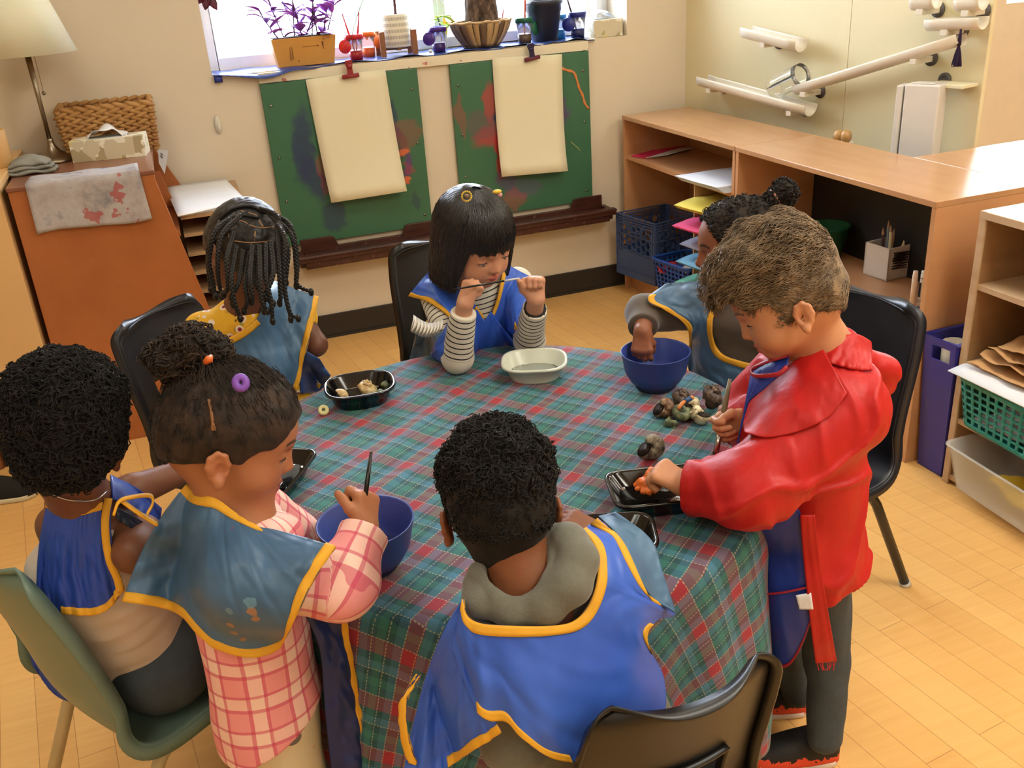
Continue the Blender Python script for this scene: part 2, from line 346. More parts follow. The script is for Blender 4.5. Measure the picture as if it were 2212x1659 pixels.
# ledges (paint trays)
def ledge(x0, x1, label):
    r = thing('paint_ledge', ((x0 + x1) / 2, YW, .39), label, 'paint ledge', 'dark wooden ledges under the painting boards'); h = (x1 - x0) / 2
    MB().box((-h + .04, -.10, 0), (h - .04, -.012, .012)).build('tray_floor', TRAYM.m, r)
    b = MB().box((-h, -.125, -.006), (h, -.095, .024)); b.box((-h, -.132, .012), (h, -.09, .022)); b.box((-h + .03, -.118, -.035), (h - .03, -.1, -.004)); b.build('front_lip', TRAYM.m, r, bev=.003)
    for s in (-1, 1):
        b = MB(); b.box((s * (h - .02) - .012, -.1, -.03), (s * (h - .02) + .012, -.012, .02)); b.build('bracket', TRAYM.m, r, bev=.002)
        w_ = .16; b = MB(); b.prism([(0, 0), (w_, 0), (w_ * .98, .02), (w_ * .9, .055), (w_ * .8, .06), (0, .06)] if s < 0 else [(0, 0), (-w_, 0), (-w_ * .98, .02), (-w_ * .9, .055), (-w_ * .8, .06), (0, .06)], 0, .01, Matrix(((1, 0, 0, s * (h - .03)), (0, 0, -1, -.022), (0, 1, 0, .012), (0, 0, 0, 1)))); b.build('end_cleat', TRAYM.m, r, bev=.002)
    MB().box((-h + .03, -.03, -.03), (h - .03, -.003, .025)).build('back_rail', TRAYM.m, r)
ledge(.40, 1.06, 'dark brown spattered wooden ledge below the left green board'); ledge(1.17, 1.86, 'dark brown spattered wooden ledge below the right green board')
# hanging papers and clips
PAPER = mat('cream_drawing_paper', (232, 224, 194), .8, c2=(228, 220, 188)); CLIPR = mat('red_clip', (150, 36, 40), .4); 
def hang(corners, label, curl):
    a, b_, c, d = [P(u, v, y=YW - .03) for u, v in corners]   # tl tr br bl
    G = []
    for i in range(13):
        s = i / 12; l = a.lerp(d, s); r = b_.lerp(c, s); row = []
        for j in range(9):
            q = l.lerp(r, j / 8); q.y -= curl * s ** 3 * (1 + .4 * (j / 8)) + .003 * math.sin(s * 5) * s; row.append(q)
        G.append(row)
    tag(MB().sheet(G, .0006).build('drawing_paper', PAPER, smooth=True), label, 'paper', 'blank drawing papers clipped to the boards')
hang(((660, 172), (832, 149), (872, 407), (712, 434)), 'blank cream paper hanging crooked from the red clip on the left board', .045)
hang(((1063, 125), (1214, 117), (1217, 365), (1078, 379)), 'blank cream paper hanging straight from the dark blue and red clip', .04)
def clip(u, v, label, m1, m2, tilt=0):
    p = P(u, v, y=YW - .04); r = thing('paper_clip', p, label, 'clip'); r.rotation_euler = (0, tilt, 0)
    b = MB().tube([(-.034, -.004, 0), (.034, -.004, 0)], .0085, 12); b.build('jaw', m2, r, smooth=True)
    b = MB(); b.prism([(-.012, 0), (.012, 0), (.011, .03), (.016, .045), (.013, .058), (-.013, .058), (-.016, .045), (-.011, .03)], -.004, .004, Matrix(((1, 0, 0, 0), (0, 0, -1, -.008), (0, 1, 0, .004), (0, 0, 0, 1)))); b.build('handle', m1, r, bev=.002)
    MB().tube([(-.008, -.014, .038), (.008, -.014, .038)], .008, 12).build('spring', m1, r, smooth=True)
clip(757, 164, 'red metal bulldog clip holding the left paper', CLIPR, CLIPR, -.05)
clip(1149, 126, 'dark blue and red bulldog clip holding the right paper', mat('navy_clip', (34, 26, 70), .35), mat('maroon_clip', (110, 36, 60), .4), -.12)
b = MB(); b.ell((0, 0, 0), (.014, .008, .036)); b.ell((0, -.007, -.012), (.006, .008, .014))
tag(b.build('wall_hook', mat('white_plastic', (225, 220, 205), .35), smooth=True), 'small white oval adhesive hook stuck on the beige wall', 'hook'); o = COL.objects[-1]; o.location = P(471, 269, y=YW - .006)
# ================================================================= left corner: cabinets and what stands on them
ORW = wood('orange_brown_wood', (168, 98, 52), (182, 110, 60), 5, (1, 1, 1), .38, .1)
BEW = wood('light_maple_laminate', (226, 182, 122), (232, 190, 132), 3, (1, 1, .3), .4)
ORT = wood('worn_brown_top', (126, 78, 58), (146, 94, 70), 8, (1, 6, 1), .3, .2)
c = thing('book_cabinet', (-.3, 3.6, 0), 'orange brown wooden cabinet with a sloping side panel and worn top', 'cabinet')
side = [(-.513, 0), (.10, 0), (.075, .1), (-.072, .9), (-.072, .925), (-.513, .925)]
XZ = lambda y: Matrix(((1, 0, 0, 0), (0, 0, 1, y), (0, 1, 0, 0), (0, 0, 0, 1)))
parts_world(c, MB().prism(side, 0, .022, XZ(3.33)).build('side_panel', ORW, bev=.002), MB().prism([(-.513, 0), (-.1, 0), (-.1, .7), (.03, .7), (-.072, .925), (-.513, .925)], 0, .02, XZ(3.955)).build('side_panel', ORW, bev=.002),
  MB().box((-.51, 3.353, .03), (-.115, 3.95, .90)).build('body', ORW), MB().box((-.516, 3.326, .92), (-.07, 3.978, .935)).build('top', ORT, bev=.003),
  MB().prism([(-.114, .74), (-.075, .86), (-.06, .86), (-.03, .73)], 0, .012, XZ(3.72)).build('divider', ORW), MB().box((-.112, 3.36, .70), (-.03, 3.95, .712)).build('ledge', ORW))
c = thing('maple_cabinet', (-.9, 3.7, 0), 'light maple cabinet cut off by the left edge, beside the orange cabinet', 'cabinet')
parts_world(c, MB().box((-1.3, 3.30, .12), (-.532, 3.97, .935)).build('body', BEW, bev=.003), MB().box((-1.3, 3.285, .938), (-.522, 3.97, .958)).build('top', BEW, bev=.003), MB().box((-1.3, 3.34, 0), (-.54, 3.93, .12)).build('plinth', M_BASE))
b = MB().lathe([(0, 0), (.046, 0), (.048, .004), (.047, .118), (.044, .122), (.041, .118), (.04, .01), (0, .01)], (0, 0, 0), 40)
o = tag(b.build('wooden_pot', wood('turned_pale_wood', (222, 180, 120), (208, 160, 100), 6, (1, 1, .2), .45), smooth=True), 'pale wooden cylinder pot on the maple cabinet at the left edge', 'pot'); o.location = (-.560, 3.62, .958)
# lamp
L = thing('table_lamp', (-.40, 3.76, .935), 'table lamp with white flared shade and slim nickel stem', 'lamp')
NICK = mat('brushed_nickel', (150, 138, 118), .32, 1)
SHADE = NT('linen_lampshade'); SHADE.inp('Base Color', lin((236, 226, 200))); SHADE.inp('Roughness', .9); SHADE.inp('Transmission Weight', .0); SHADE.bump(SHADE.noise(SHADE.coord(scale=(1, 1, .1)), 300, 1), .1, .0005); SHADE.inp('Subsurface Weight', .3); SHADE.inp('Subsurface Scale', .02)
MB().lathe([(0, 0), (.075, 0), (.078, .004), (.074, .012), (.05, .02), (.028, .035), (.014, .055), (.011, .07), (.012, .078), (.008, .08), (0, .08)], n=40).build('base', NICK, L, smooth=True)
MB().tube([(0, 0, .07), (0, 0, .2), (0, 0, .37)], [.0075, .0075, .011], 16).build('stem', NICK, L, smooth=True)
MB().lathe([(.0, .36), (.02, .36), (.028, .365), (.028, .372), (.01, .375), (.012, .42), (0, .43)], n=24).build('socket', NICK, L, smooth=True)
MB().lathe([(.158, .362), (.160, .362), (.085, .60), (.083, .60), (.158, .362)], n=48).build('shade', SHADE.m, L, smooth=True)
b = MB().tube([(.02, 0, .36), (.02, 0, .24)], .0012, 6); b.build('pull_cord', NICK, L)
MB().ell((.02, -.002, .232), (.007, .007, .007), 12).build('pull_knob', NICK, L, smooth=True)
# wicker basket, chunky braids
bk = thing('wicker_basket', (-.2, 3.86, .935), 'chunky braided wicker basket behind the tissue box', 'basket')
STRAW = wood('water_hyacinth', (188, 142, 84), (150, 102, 54), 9, (1, 1, 1), .7, bump=.3)
def braid(b, p0, p1, n, r=.017, up=(0, 0, 1)):
    p0 = Vector(p0); p1 = Vector(p1); d, s, u = frame_of(p1 - p0); L_ = (p1 - p0).length
    for i in range(n):
        for k in (-1, 1):
            c_ = p0 + d * (L_ * (i + .5 + .25 * k) / n) + u * k * r * .42
            ax = (d + u * (.38 * -k)).normalized(); R = Matrix((ax, s, ax.cross(s))).transposed()
            b.ell(c_, (L_ / n * .72, r * .8, r * .55), 8, R)
bw, bd, bh = .145, .085, .155; rows = 7
b = MB()
for i in range(rows):
    z = .012 + i * (bh - .01) / (rows - 1); e = .012 * i / rows
    for p0, p1, n in (((-bw - e, -bd - e, z), (bw + e, -bd - e, z), 7), ((bw + e, -bd - e, z), (bw + e, bd + e, z), 5), ((bw + e, bd + e, z), (-bw - e, bd + e, z), 9), ((-bw - e, bd + e, z), (-bw - e, -bd - e, z), 5)): braid(b, p0, p1, n)
b.build('woven_wall', STRAW, bk, smooth=True)
b = MB(); b.box((-bw, -bd, 0), (bw, bd, .008)); b.build('bottom', STRAW, bk)
b = MB().tube([(-bw - .012, -bd - .012, bh + .01), (bw + .012, -bd - .012, bh + .01), (bw + .012, bd + .012, bh + .01), (-bw - .012, bd + .012, bh + .01)], .006, 8, closed=True); b.build('rim', STRAW, bk, smooth=True)
# tissue boxes
TB = NT('tissue_box_facets'); v = TB.n('TexVoronoi', feature='F1', distance='MANHATTAN'); TB.l(TB.coord(scale=(1, 1, 1)), v.inputs['Vector']); v.inputs['Scale'].default_value = 26
TB.col(TB.ramp(v.outputs['Color'], [(0, (232, 224, 200)), (.3, (206, 196, 168)), (.5, (236, 230, 210)), (.68, (176, 162, 128)), (.85, (214, 196, 140)), (1, (240, 236, 220))], 'CONSTANT')); TB.inp('Roughness', .5)
TISS = mat('white_tissue', (246, 247, 252), .9)
def tissue_box(loc, rz, dims, label):
    r = thing('tissue_box', loc, label, 'tissue box', rz=rz); x, y, z = dims
    MB().box((-x / 2, -y / 2, 0), (x / 2, y / 2, z)).build('carton', TB.m, r, bev=.001)
    MB().lathe([(0, 0), (1, 0), (1, .001), (0, .001)], (0, 0, z), 24, sx=x * .3, sy=y * .25).build('opening', mat('grey_print', (150, 160, 165), .5), r)
    G = [[(a * .055 - .005, .012 * math.sin(a * 3) + bb * .03 + (.02 if abs(a) < .5 else 0) * bb, z + .016 + .016 * math.cos(a * 2.2) + .006 * math.sin(5 * a + 2 * bb)) for bb in np.linspace(-1, 1, 9)] for a in np.linspace(-1.2, 1.3, 20)]
    MB().sheet(G, .0015).build('tissue', TISS, r, smooth=True)
tissue_box((-.205, 3.70, .935), -.16, (.245, .11, .072), 'low patterned tissue box in front of the wicker basket')
# draped paint cloth, folded grey cloth
RAG = NT('paint_stained_rag'); co = RAG.coord(); c1 = RAG.ramp(RAG.noise(co, 8, 5, .7), [(.3, (120, 122, 128)), (.45, (166, 158, 156)), (.6, (180, 176, 176)), (.72, (96, 100, 130))])
v1 = RAG.n('TexVoronoi'); RAG.l(co, v1.inputs['Vector']); v1.inputs['Scale'].default_value = 9; sp = RAG.math('GREATER_THAN', RAG.noise(RAG.coord(loc=(4, 4, 1)), 14, 3), .66)
RAG.col(RAG.mix(RAG.math('MULTIPLY', sp, .75), c1, (165, 70, 66))); RAG.inp('Roughness', .95); RAG.bump(RAG.noise(co, 220, 2), .3, .001)
G = []
for i in range(26):
    s = i / 25; row = []
    for j in range(30):
        x = -.455 + .335 * j / 29 + (.012 * s if j > 15 else -.004 * s)
        if s < .4: y, z = 3.45 - (.12) * s / .4, .9405 + .002 * math.sin(j * .5)
        else: y, z = 3.318 - .008 * (1 + math.sin(j * .45 + s * 3)) * (s - .4), .937 - .155 * (s - .4) / .6 + (.006 * math.sin(j * .21))
        if .36 < s < .44: y, z = 3.322, .9395
        row.append((x, y, z))
    G.append(row)
tag(MB().sheet(G, .003).build('paint_rag', RAG.m, smooth=True), 'paint-stained cloth draped over the front edge of the orange cabinet', 'cloth')
GREYC = mat('grey_towel', (150, 148, 138), .95, c2=(130, 130, 122), vs=12, bump=(150, .4))
r = thing('folded_cloth', (-.455, 3.56, .937), 'folded grey washcloth in front of the lamp', 'cloth')
for k in range(3):
    G = [[((.075 - .008 * k) * math.copysign(abs(a) ** .9, a) + .006 * math.sin(bb * 4 + k), (.05 - .004 * k) * bb + .004 * math.sin(a * 5), .006 + k * .012 + .010 * (1 - a * a) * (1 - bb * bb) * (k + 1) * .8 + .003 * math.sin(a * 6 + bb * 5 + k)) for bb in np.linspace(-1, 1, 14)] for a in np.linspace(-1, 1, 18)]
    MB().sheet(G, .009).build('layer', GREYC, r, smooth=True)
# cards in the display
WHITE = mat('white_paper', (240, 242, 246), .7); BLK = mat('black_print', (40, 40, 44), .6)
a, d = P(340, 322, y=3.90), P(352, 372, y=3.90)
t_ = thing('booklet', a, 'small white booklet with a barcode in the display behind the basket', 'booklet')
b = MB(); p4 = [P(u, v_, y=3.9) for u, v_ in ((341, 322), (364, 326), (356, 376), (343, 352))]; b.add(p4 + [q + Vector((0, .006, 0)) for q in p4], [(0, 1, 2, 3), (7, 6, 5, 4), (0, 4, 5, 1), (1, 5, 6, 2), (2, 6, 7, 3), (3, 7, 4, 0)]); parts_world(t_, b.build('cover', WHITE))
b = MB()
for k in range(6): q = P(346 + (k % 3) * 1.6, 332 + k * 1.9, y=3.898); b.box((q.x, 3.897, q.z), (q.x + .006, 3.899, q.z + .0016))
parts_world(t_, b.build('barcode', BLK))
b = MB().box((-.106, 3.50, .714), (-.084, 3.56, .84)); tag(b.build('blue_booklet', mat('blue_cover', (40, 90, 150), .5)), 'blue booklet standing in the display beside the paper rack', 'booklet')
# paper rack with white sheets on top
rk = thing('paper_rack', (.06, 3.7, 0), 'wooden slotted paper rack beside the orange cabinet', 'rack')
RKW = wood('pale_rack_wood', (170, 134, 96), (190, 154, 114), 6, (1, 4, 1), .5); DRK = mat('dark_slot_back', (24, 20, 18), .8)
b = MB(); b.box((-.095 + .2, 3.44, 0), (-.083 + .2, 3.96, .74)); b.box((.20, 3.44, 0), (.212, 3.96, .74)); b.build('side', RKW); parts_world(rk, COL.objects[-1])
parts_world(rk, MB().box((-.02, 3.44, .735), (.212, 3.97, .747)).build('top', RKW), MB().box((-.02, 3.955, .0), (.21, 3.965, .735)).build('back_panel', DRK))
for k in range(10): parts_world(rk, MB().box((-.02, 3.44, .672 - k * .07), (.205, 3.955, .684 - k * .07)).build('slat', RKW))
st = thing('paper_stack', (.06, 3.7, .748), 'stack of large white sheets lying on the paper rack', 'paper')
for k in range(5):
    pix = ((355 - k, 402 - k * .6), (487 + k, 386), (533 - k * .6, 434 + k * .6), (384 + k, 467 - k)); z0 = .7485 + (4 - k) * .0022
    q = [P(u, v_, z=.758) for u, v_ in pix]; 
    for p in q: p.y = min(p.y, 3.975)
    G = [[q[0].lerp(q[3], i / 9).lerp(q[1].lerp(q[2], i / 9), j / 7) + Vector((0, 0, z0 - .758 + (.006 * (i / 9) ** 2 * (j / 7) ** 4 if k == 4 else 0) + .0006 * math.sin(i + j + k))) for j in range(8)] for i in range(10)]
    o = MB().sheet(G, .0018).build('sheet', WHITE, smooth=True); parts_world(st, o)
# shoe of somebody standing by the cabinet
sh = thing('slip_on_shoe', P(20, 1075, z=0), 'black slip-on shoe with cream sole at the left edge of the floor', 'shoe')
def shoe(L_, W, H, up, sole, top, so, root, name='upper', M=None, open_=True):
    """shoe pointing +x from the heel at the origin"""
    def outline(t): return W / 2 * (.72 + .28 * math.sin(t * math.pi)) * (1 if t < .82 else math.sqrt(max(0, 1 - ((t - .82) / .18) ** 2 * .98))) * (1 if t > .1 else math.sqrt(max(.02, 1 - ((.1 - t) / .1) ** 2 * .95)))
    ts = np.linspace(0, 1, 28)
    def shell(z0f, z1f, k):
        G = []
        for t in ts:
            w_ = outline(t) * k; z1 = z1f(t); row = []
            for j in range(17):
                a = math.pi * j / 16; row.append(Vector((t * L_, w_ * math.cos(a) * (1 - .0 * math.sin(a)), z0f(t) + (z1 - z0f(t)) * math.sin(a) ** .75)))
            G.append(row)
        return G
    G = shell(lambda t: H * .16, lambda t: H * (up(t)), .97); 
    if M is not None: G = [[M @ p for p in r_] for r_ in G]
    o1 = MB().sheet(G, .004).build(name, top, smooth=True)
    b = MB(); vs = []; n = len(ts)
    loop = [(t * L_, outline(t)) for t in ts] + [(t * L_, -outline(t)) for t in ts[::-1]]
    zb = [0, .05 * H, .22 * H]; cc = [.94, 1, 1]
    for z, s_ in zip(zb, cc):
        for x, y in loop: vs.append(Vector(((x - L_ / 2) * (1 if s_ == 1 else .985) + L_ / 2, y * s_ * 1.04, z)))
    if M is not None: vs = [M @ p for p in vs]
    k = len(loop); fs = [(i * k + j, i * k + (j + 1) % k, (i + 1) * k + (j + 1) % k, (i + 1) * k + j) for i in range(2) for j in range(k)] + [tuple(range(k - 1, -1, -1)), tuple(range(2 * k, 3 * k))]
    o2 = b.add(vs, fs).build('sole', sole, smooth=True); parts_world(root, o1, o2); return o1, o2
CREAM = mat('cream_rubber', (225, 214, 180), .6); BLKF = mat('black_canvas', (22, 22, 22), .9)
h = P(-75, 1080, z=0); tt = P(84, 1068, z=0); dx = (tt - h); an = math.atan2(dx.y, dx.x)
shoe(dx.length, .10, .085, lambda t: .62 + .38 * math.cos(min(1, t / .8) * 1.5) if t < .8 else .62 * math.sqrt(max(0.05, 1 - ((t - .8) / .2) ** 2 * .8)), CREAM, BLKF, CREAM, sh, M=Matrix.Translation(h) @ Matrix.Rotation(an, 4, 'Z'))
# ================================================================= low shelves on the right
MAP = wood('maple_veneer', (196, 142, 98), (206, 154, 108), 3, (1, 1, 6), .33, .15)
EDG = wood('pale_shelf_edge', (214, 172, 130), (206, 160, 118), 6, (1, 4, 1), .4)
MAPT = wood('maple_shelf_top', (186, 138, 96), (198, 150, 106), 4, (5, 1, 1), .22, .35)
BLKP = mat('black_panel', (18, 18, 18), .6)
ZT = .816; XF, XB = 1.928, 2.272
def unit(name, y0, y1, label, mids, back, plinth=.1, xf=XF):
    r = thing(name, (2.1, (y0 + y1) / 2, 0), label, 'shelf'); T = .018
    parts_world(r, MB().box((xf - .004, y0, ZT - T), (XB, y1, ZT)).build('top', MAPT, bev=.002),
        MB().box((xf, y0 + .001, 0), (XB, y0 + T, ZT - T)).build('side_panel', MAP, bev=.001), MB().box((xf, y1 - T, 0), (XB, y1 - .001, ZT - T)).build('side_panel', MAP, bev=.001),
        MB().box((XB - .008, y0 + T, plinth), (XB - .002, y1 - T, ZT - T)).build('back_panel', back), MB().box((xf + .004, y0 + T, plinth - T), (XB - .01, y1 - T, plinth)).build('shelf_board', MAP), MB().box((xf + .03, y0 + T, 0), (xf + .045, y1 - T, plinth - T)).build('plinth', MAP))
    for y_a, y_b, z in mids: parts_world(r, MB().box((xf + .006, y_a, z - T), (XB - .01, y_b, z)).build('shelf_board', MAP, bev=.001))
    return r
u1 = unit('low_shelf', 3.012, 3.94, 'low maple shelf unit holding crates, nearest the room corner', [(3.03, 3.922, .640)], MAP)
# paper sorter inside the shelf
srt = thing('paper_sorter', (2.1, 3.16, .1), 'thin pale stacking sorter of coloured papers inside the corner shelf', 'sorter')
parts_world(srt, MB().box((1.94, 3.315, .118), (2.25, 3.323, .622)).build('side', EDG)); 
SZ = (.555, .475, .400, .325, .24, .16)
for z in SZ: parts_world(srt, MB().box((1.94, 3.032, z - .005), (2.25, 3.315, z)).build('shelf_board', EDG))
def sheets(name, pix_tip, z, y0, y1, col, label, n=3, over=.05, group='paper stacks poking out of the corner shelf', slump=.02, xb=2.2):
    m = mat('paper_%s' % '_'.join(map(str, col)), col, .75); r = thing(name, (2.0, (y0 + y1) / 2, z), label, 'paper', group)
    for k in range(n):
        G = [[(XF - over * (.5 + .5 * j / 9) - .004 * k + (xb - XF + over) * i / 11, y0 + (y1 - y0) * j / 9 + .004 * k, z + .0035 * (k + .5) - slump * max(0, 1 - i / 3.2) ** 1.6 * (.6 + .4 * j / 9) + .0006 * math.sin(i + j)) for j in range(10)] for i in range(12)]
        parts_world(r, MB().sheet(G, .0016).build('sheet', m, smooth=True))
    return r
sheets('paper_stack', None, .6415, 3.03, 3.31, (228, 232, 240), 'stack of white papers on the upper right of the corner shelf', 6, .055, slump=.0)
sheets('paper_stack', None, SZ[0], 3.04, 3.30, (232, 212, 90), 'yellow papers sagging out of the corner shelf', 4, .075)
sheets('paper_stack', None, SZ[1], 3.04, 3.305, (236, 84, 140), 'hot pink papers poking out below the yellow ones', 3, .085)
sheets('paper_stack', None, SZ[2], 3.04, 3.30, (150, 156, 178), 'grey papers poking out below the pink ones', 2, .06)
sheets('paper_stack', None, SZ[3], 3.04, 3.30, (120, 180, 220), 'light blue papers poking out below the grey ones', 3, .07)
sheets('paper_stack', None, SZ[4], 3.04, 3.30, (120, 200, 180), 'mint green papers poking out above the blue basket', 2, .08)
pk = thing('pink_paper', (2, 3.7, .641), 'flat pink cardstock strip lying on the upper left of the corner shelf', 'paper')
q = [P(u, v_, z=.642) for u, v_ in ((1364, 338), (1438, 318), (1480, 316), (1395, 342))]; m_pk = mat('pink_card', (226, 40, 96), .6)
parts_world(pk, MB().add(q + [p + Vector((0, 0, .004)) for p in q], [(3, 2, 1, 0), (4, 5, 6, 7), (0, 1, 5, 4), (1, 2, 6, 5), (2, 3, 7, 6), (3, 0, 4, 7)]).build('card', m_pk))
q = [P(u, v_, z=.642) for u, v_ in ((1395, 344), (1470, 322), (1500, 322), (1440, 338))]; parts_world(pk, MB().add([p + Vector((0, 0, .005)) for p in q] + [p + Vector((0, 0, .007)) for p in q], [(3, 2, 1, 0), (4, 5, 6, 7), (0, 1, 5, 4), (1, 2, 6, 5), (2, 3, 7, 6), (3, 0, 4, 7)]).build('backing_sheet', WHITE))
# milk crate
CRB = mat('dark_blue_crate_plastic', (60, 80, 124), .45, c2=(68, 90, 136), vs=4)
def crate(cnr, z0, z1, label):
    A, B, C_, D_ = [Vector((x, y, 0)) for x, y in cnr]; r = thing('milk_crate', ((A + C_) / 2) + Vector((0, 0, z0)), label, 'crate'); H_ = z1 - z0
    def wall(p, q, handle):
        L_ = (q - p).length; d = (q - p).normalized(); n_ = Vector((-d.y, d.x, 0)); M = Matrix(((d.x, 0, n_.x, p.x), (d.y, 0, n_.y, p.y), (0, 1, 0, z0), (0, 0, 0, 1)))
        def W(x, z, o=0): return M @ Vector((x, z, o))
        b = MB()
        def rib(x0, z0_, x1, z1_, w_=.004, dd=.009): b.bar(W(x0, z0_), W(x1, z1_), dd, w_, up=n_.cross((W(x1, z1_) - W(x0, z0_)).normalized()) if False else (0, 0, 1) if abs(z1_ - z0_) < 1e-6 else n_)
        for z in (H_, H_ - .012, H_ - .024, H_ - .036, H_ - .085, H_ * .44, .035, .0): rib(0, z, L_, z)
        for x in (0.0, .012, .026, L_ - .026, L_ - .012, L_): rib(x, 0, x, H_, .003)
        b2 = MB(); zz0, zz1 = H_ * .44, H_ - .04
        s_ = .021; rr = s_ * 1.0; nx = int((L_ - .04) / (s_ * 1.55)) + 1
        for i in range(nx):
            for j in range(5):
                cx = .026 + i * s_ * 1.6; cz = zz0 + .01 + j * s_ * 1.75 + (i % 2) * s_ * .87
                if cz > zz1 - .012 or cx > L_ - .02: continue
                hx = [(cx + rr * math.cos(k * math.pi / 3), cz + rr * math.sin(k * math.pi / 3)) for k in range(6)]
                for k in range(6): rib(*hx[k], *hx[(k + 1) % 6], .004, .008)
        if handle:
            for (a0, c0, a1, c1) in ((.28, .93, .36, .76), (.36, .76, .64, .76), (.64, .76, .72, .93)): rib(a0 * L_, c0 * H_, a1 * L_, c1 * H_)
        b.box((.012, .03, -.002), (L_ - .012, H_ * .44, .001), M); b.box((.0, .0, -.003), (L_, .03, .003), M)
        parts_world(r, b.build('lattice_wall', CRB))
    wall(A, B, 1); wall(B, C_, 1); wall(C_, D_, 1); wall(D_, A, 1)
    b = MB().add([A + Vector((0, 0, z0 + .002)), B + Vector((0, 0, z0 + .002)), C_ + Vector((0, 0, z0 + .002)), D_ + Vector((0, 0, z0 + .002)), A + Vector((0, 0, z0 + .008)), B + Vector((0, 0, z0 + .008)), C_ + Vector((0, 0, z0 + .008)), D_ + Vector((0, 0, z0 + .008))], [(3, 2, 1, 0), (4, 5, 6, 7), (0, 1, 5, 4), (1, 2, 6, 5), (2, 3, 7, 6), (3, 0, 4, 7)]); parts_world(r, b.build('bottom', CRB))
crate([(1.872, 3.90), (1.928, 3.625), (2.19, 3.68), (2.134, 3.915)], .101, .385, 'dark blue milk crate with hexagon lattice sides in the corner shelf')
# baskets with a grid of openings
def basket(r, cn_top, cn_bot, z0, z1, m, rows, cols, rim=.008, solid=.12, rc=.03, n=96):
    """open basket whose wall is a perforated sheet; cn_* are four corners"""
    def ring(cn, f):
        A = [np.array(p, float) for p in cn]; out = []
        for k in range(4):
            a, b_, c_ = A[k - 1], A[k], A[(k + 1) % 4]; u = (a - b_) / np.linalg.norm(a - b_); v_ = (c_ - b_) / np.linalg.norm(c_ - b_)
            for t in np.linspace(0, 1, 7): p = b_ + u * rc * (1 - t) ** 2 + v_ * rc * t ** 2; out.append(p)
        out.append(out[0]); out = np.array(out); d = np.r_[0, np.cumsum(np.linalg.norm(np.diff(out, axis=0), axis=1))]
        q = np.linspace(0, d[-1], n + 1); return np.stack([np.interp(q, d, out[:, k]) for k in (0, 1)], 1)
    T, B_ = ring(cn_top, 1), ring(cn_bot, 1); nv = rows * 3 + 3
    G = [[(*(B_[j] * (1 - i / nv) + T[j] * (i / nv)), z0 + (z1 - z0) * i / nv) for j in range(n + 1)] for i in range(nv + 1)]
    w_ = MB().sheet(G, .003, skip=lambda i, j: 2 <= i < nv - 2 and (i - 2) % 3 != 2 and j % 3 != 2)
    rr = MB().tube([(*T[j], z1) for j in range(n)], rim, 8, closed=True)
    bt = MB().add([(*p, z0) for p in B_[:-1]] + [(*p, z0 + .003) for p in B_[:-1]], [tuple(range(n - 1, -1, -1)), tuple(range(n, 2 * n))])
    parts_world(r, w_.build('perforated_wall', m, smooth=True), rr.build('rim', m, smooth=True), bt.build('bottom', m))
BLUB = mat('bright_blue_plastic', (30, 84, 176), .4)
A, B_, C_ = P(1404, 562, z=.25), P(1461, 586, z=.25), P(1516, 543, z=.25); r = thing('blue_basket', (1.95, 3.45, .101), 'bright blue perforated basket full of scraps beside the milk crate', 'basket')
D_ = A + (C_ - B_) * .0 + Vector((.21, .06, 0)); c4 = [(1.884, 3.588), (1.93, 3.345), (2.13, 3.375), (2.085, 3.612)]; ctr = np.mean(c4, 0); c4b = [tuple(ctr + (np.array(p) - ctr) * .86) for p in c4]
basket(r, c4, c4b, .103, .25, BLUB, 6, 20, .006)
SCR = [((170, 30, 40), 'red'), ((40, 50, 130), 'navy'), ((200, 200, 190), 'grey'), ((70, 150, 110), 'green')]
for k, (cc, nm) in enumerate(SCR):
    cx, cy = 1.94 + .035 * k, 3.54 - .05 * k; G = [[(cx + .05 * a + .01 * bb, cy + .045 * bb, .215 + .008 * k + .008 * math.sin(3 * a + k) + .008 * math.cos(4 * bb)) for bb in np.linspace(-1, 1, 7)] for a in np.linspace(-1, 1, 7)]
    tag(MB().sheet(G, .002).build('%s_scrap' % nm, mat(nm + '_scrap', cc, .7), smooth=True), '%s scrap lying in the bright blue basket' % nm, 'scrap')
# second shelf
u2 = unit('low_shelf', 2.006, 3.008, 'low maple shelf unit with black back panel, behind the boy in red', [], BLKP)
parts_world(u2, MB().box((XF + .006, 2.024, .41), (XB - .01, 2.99, .428)).build('shelf_board', MAP, bev=.001), MB().box((XB - .030, 2.024, .428), (XB - .025, 2.84, .797)).build('inner_back', BLKP))
# corner unit going right
r = thing('corner_shelf', (2.45, 2.25, 0), 'maple shelf unit with a shiny top running off to the right', 'shelf')
parts_world(r, MB().box((2.275, 2.02, ZT - .018), (3.2, 2.495, ZT)).build('top', MAPT, bev=.002), MB().box((2.278, 2.025, 0), (3.19, 2.045, ZT - .018)).build('front_panel', MAP), MB().box((2.278, 2.045, 0), (2.296, 2.49, ZT - .018)).build('side_panel', MAP))
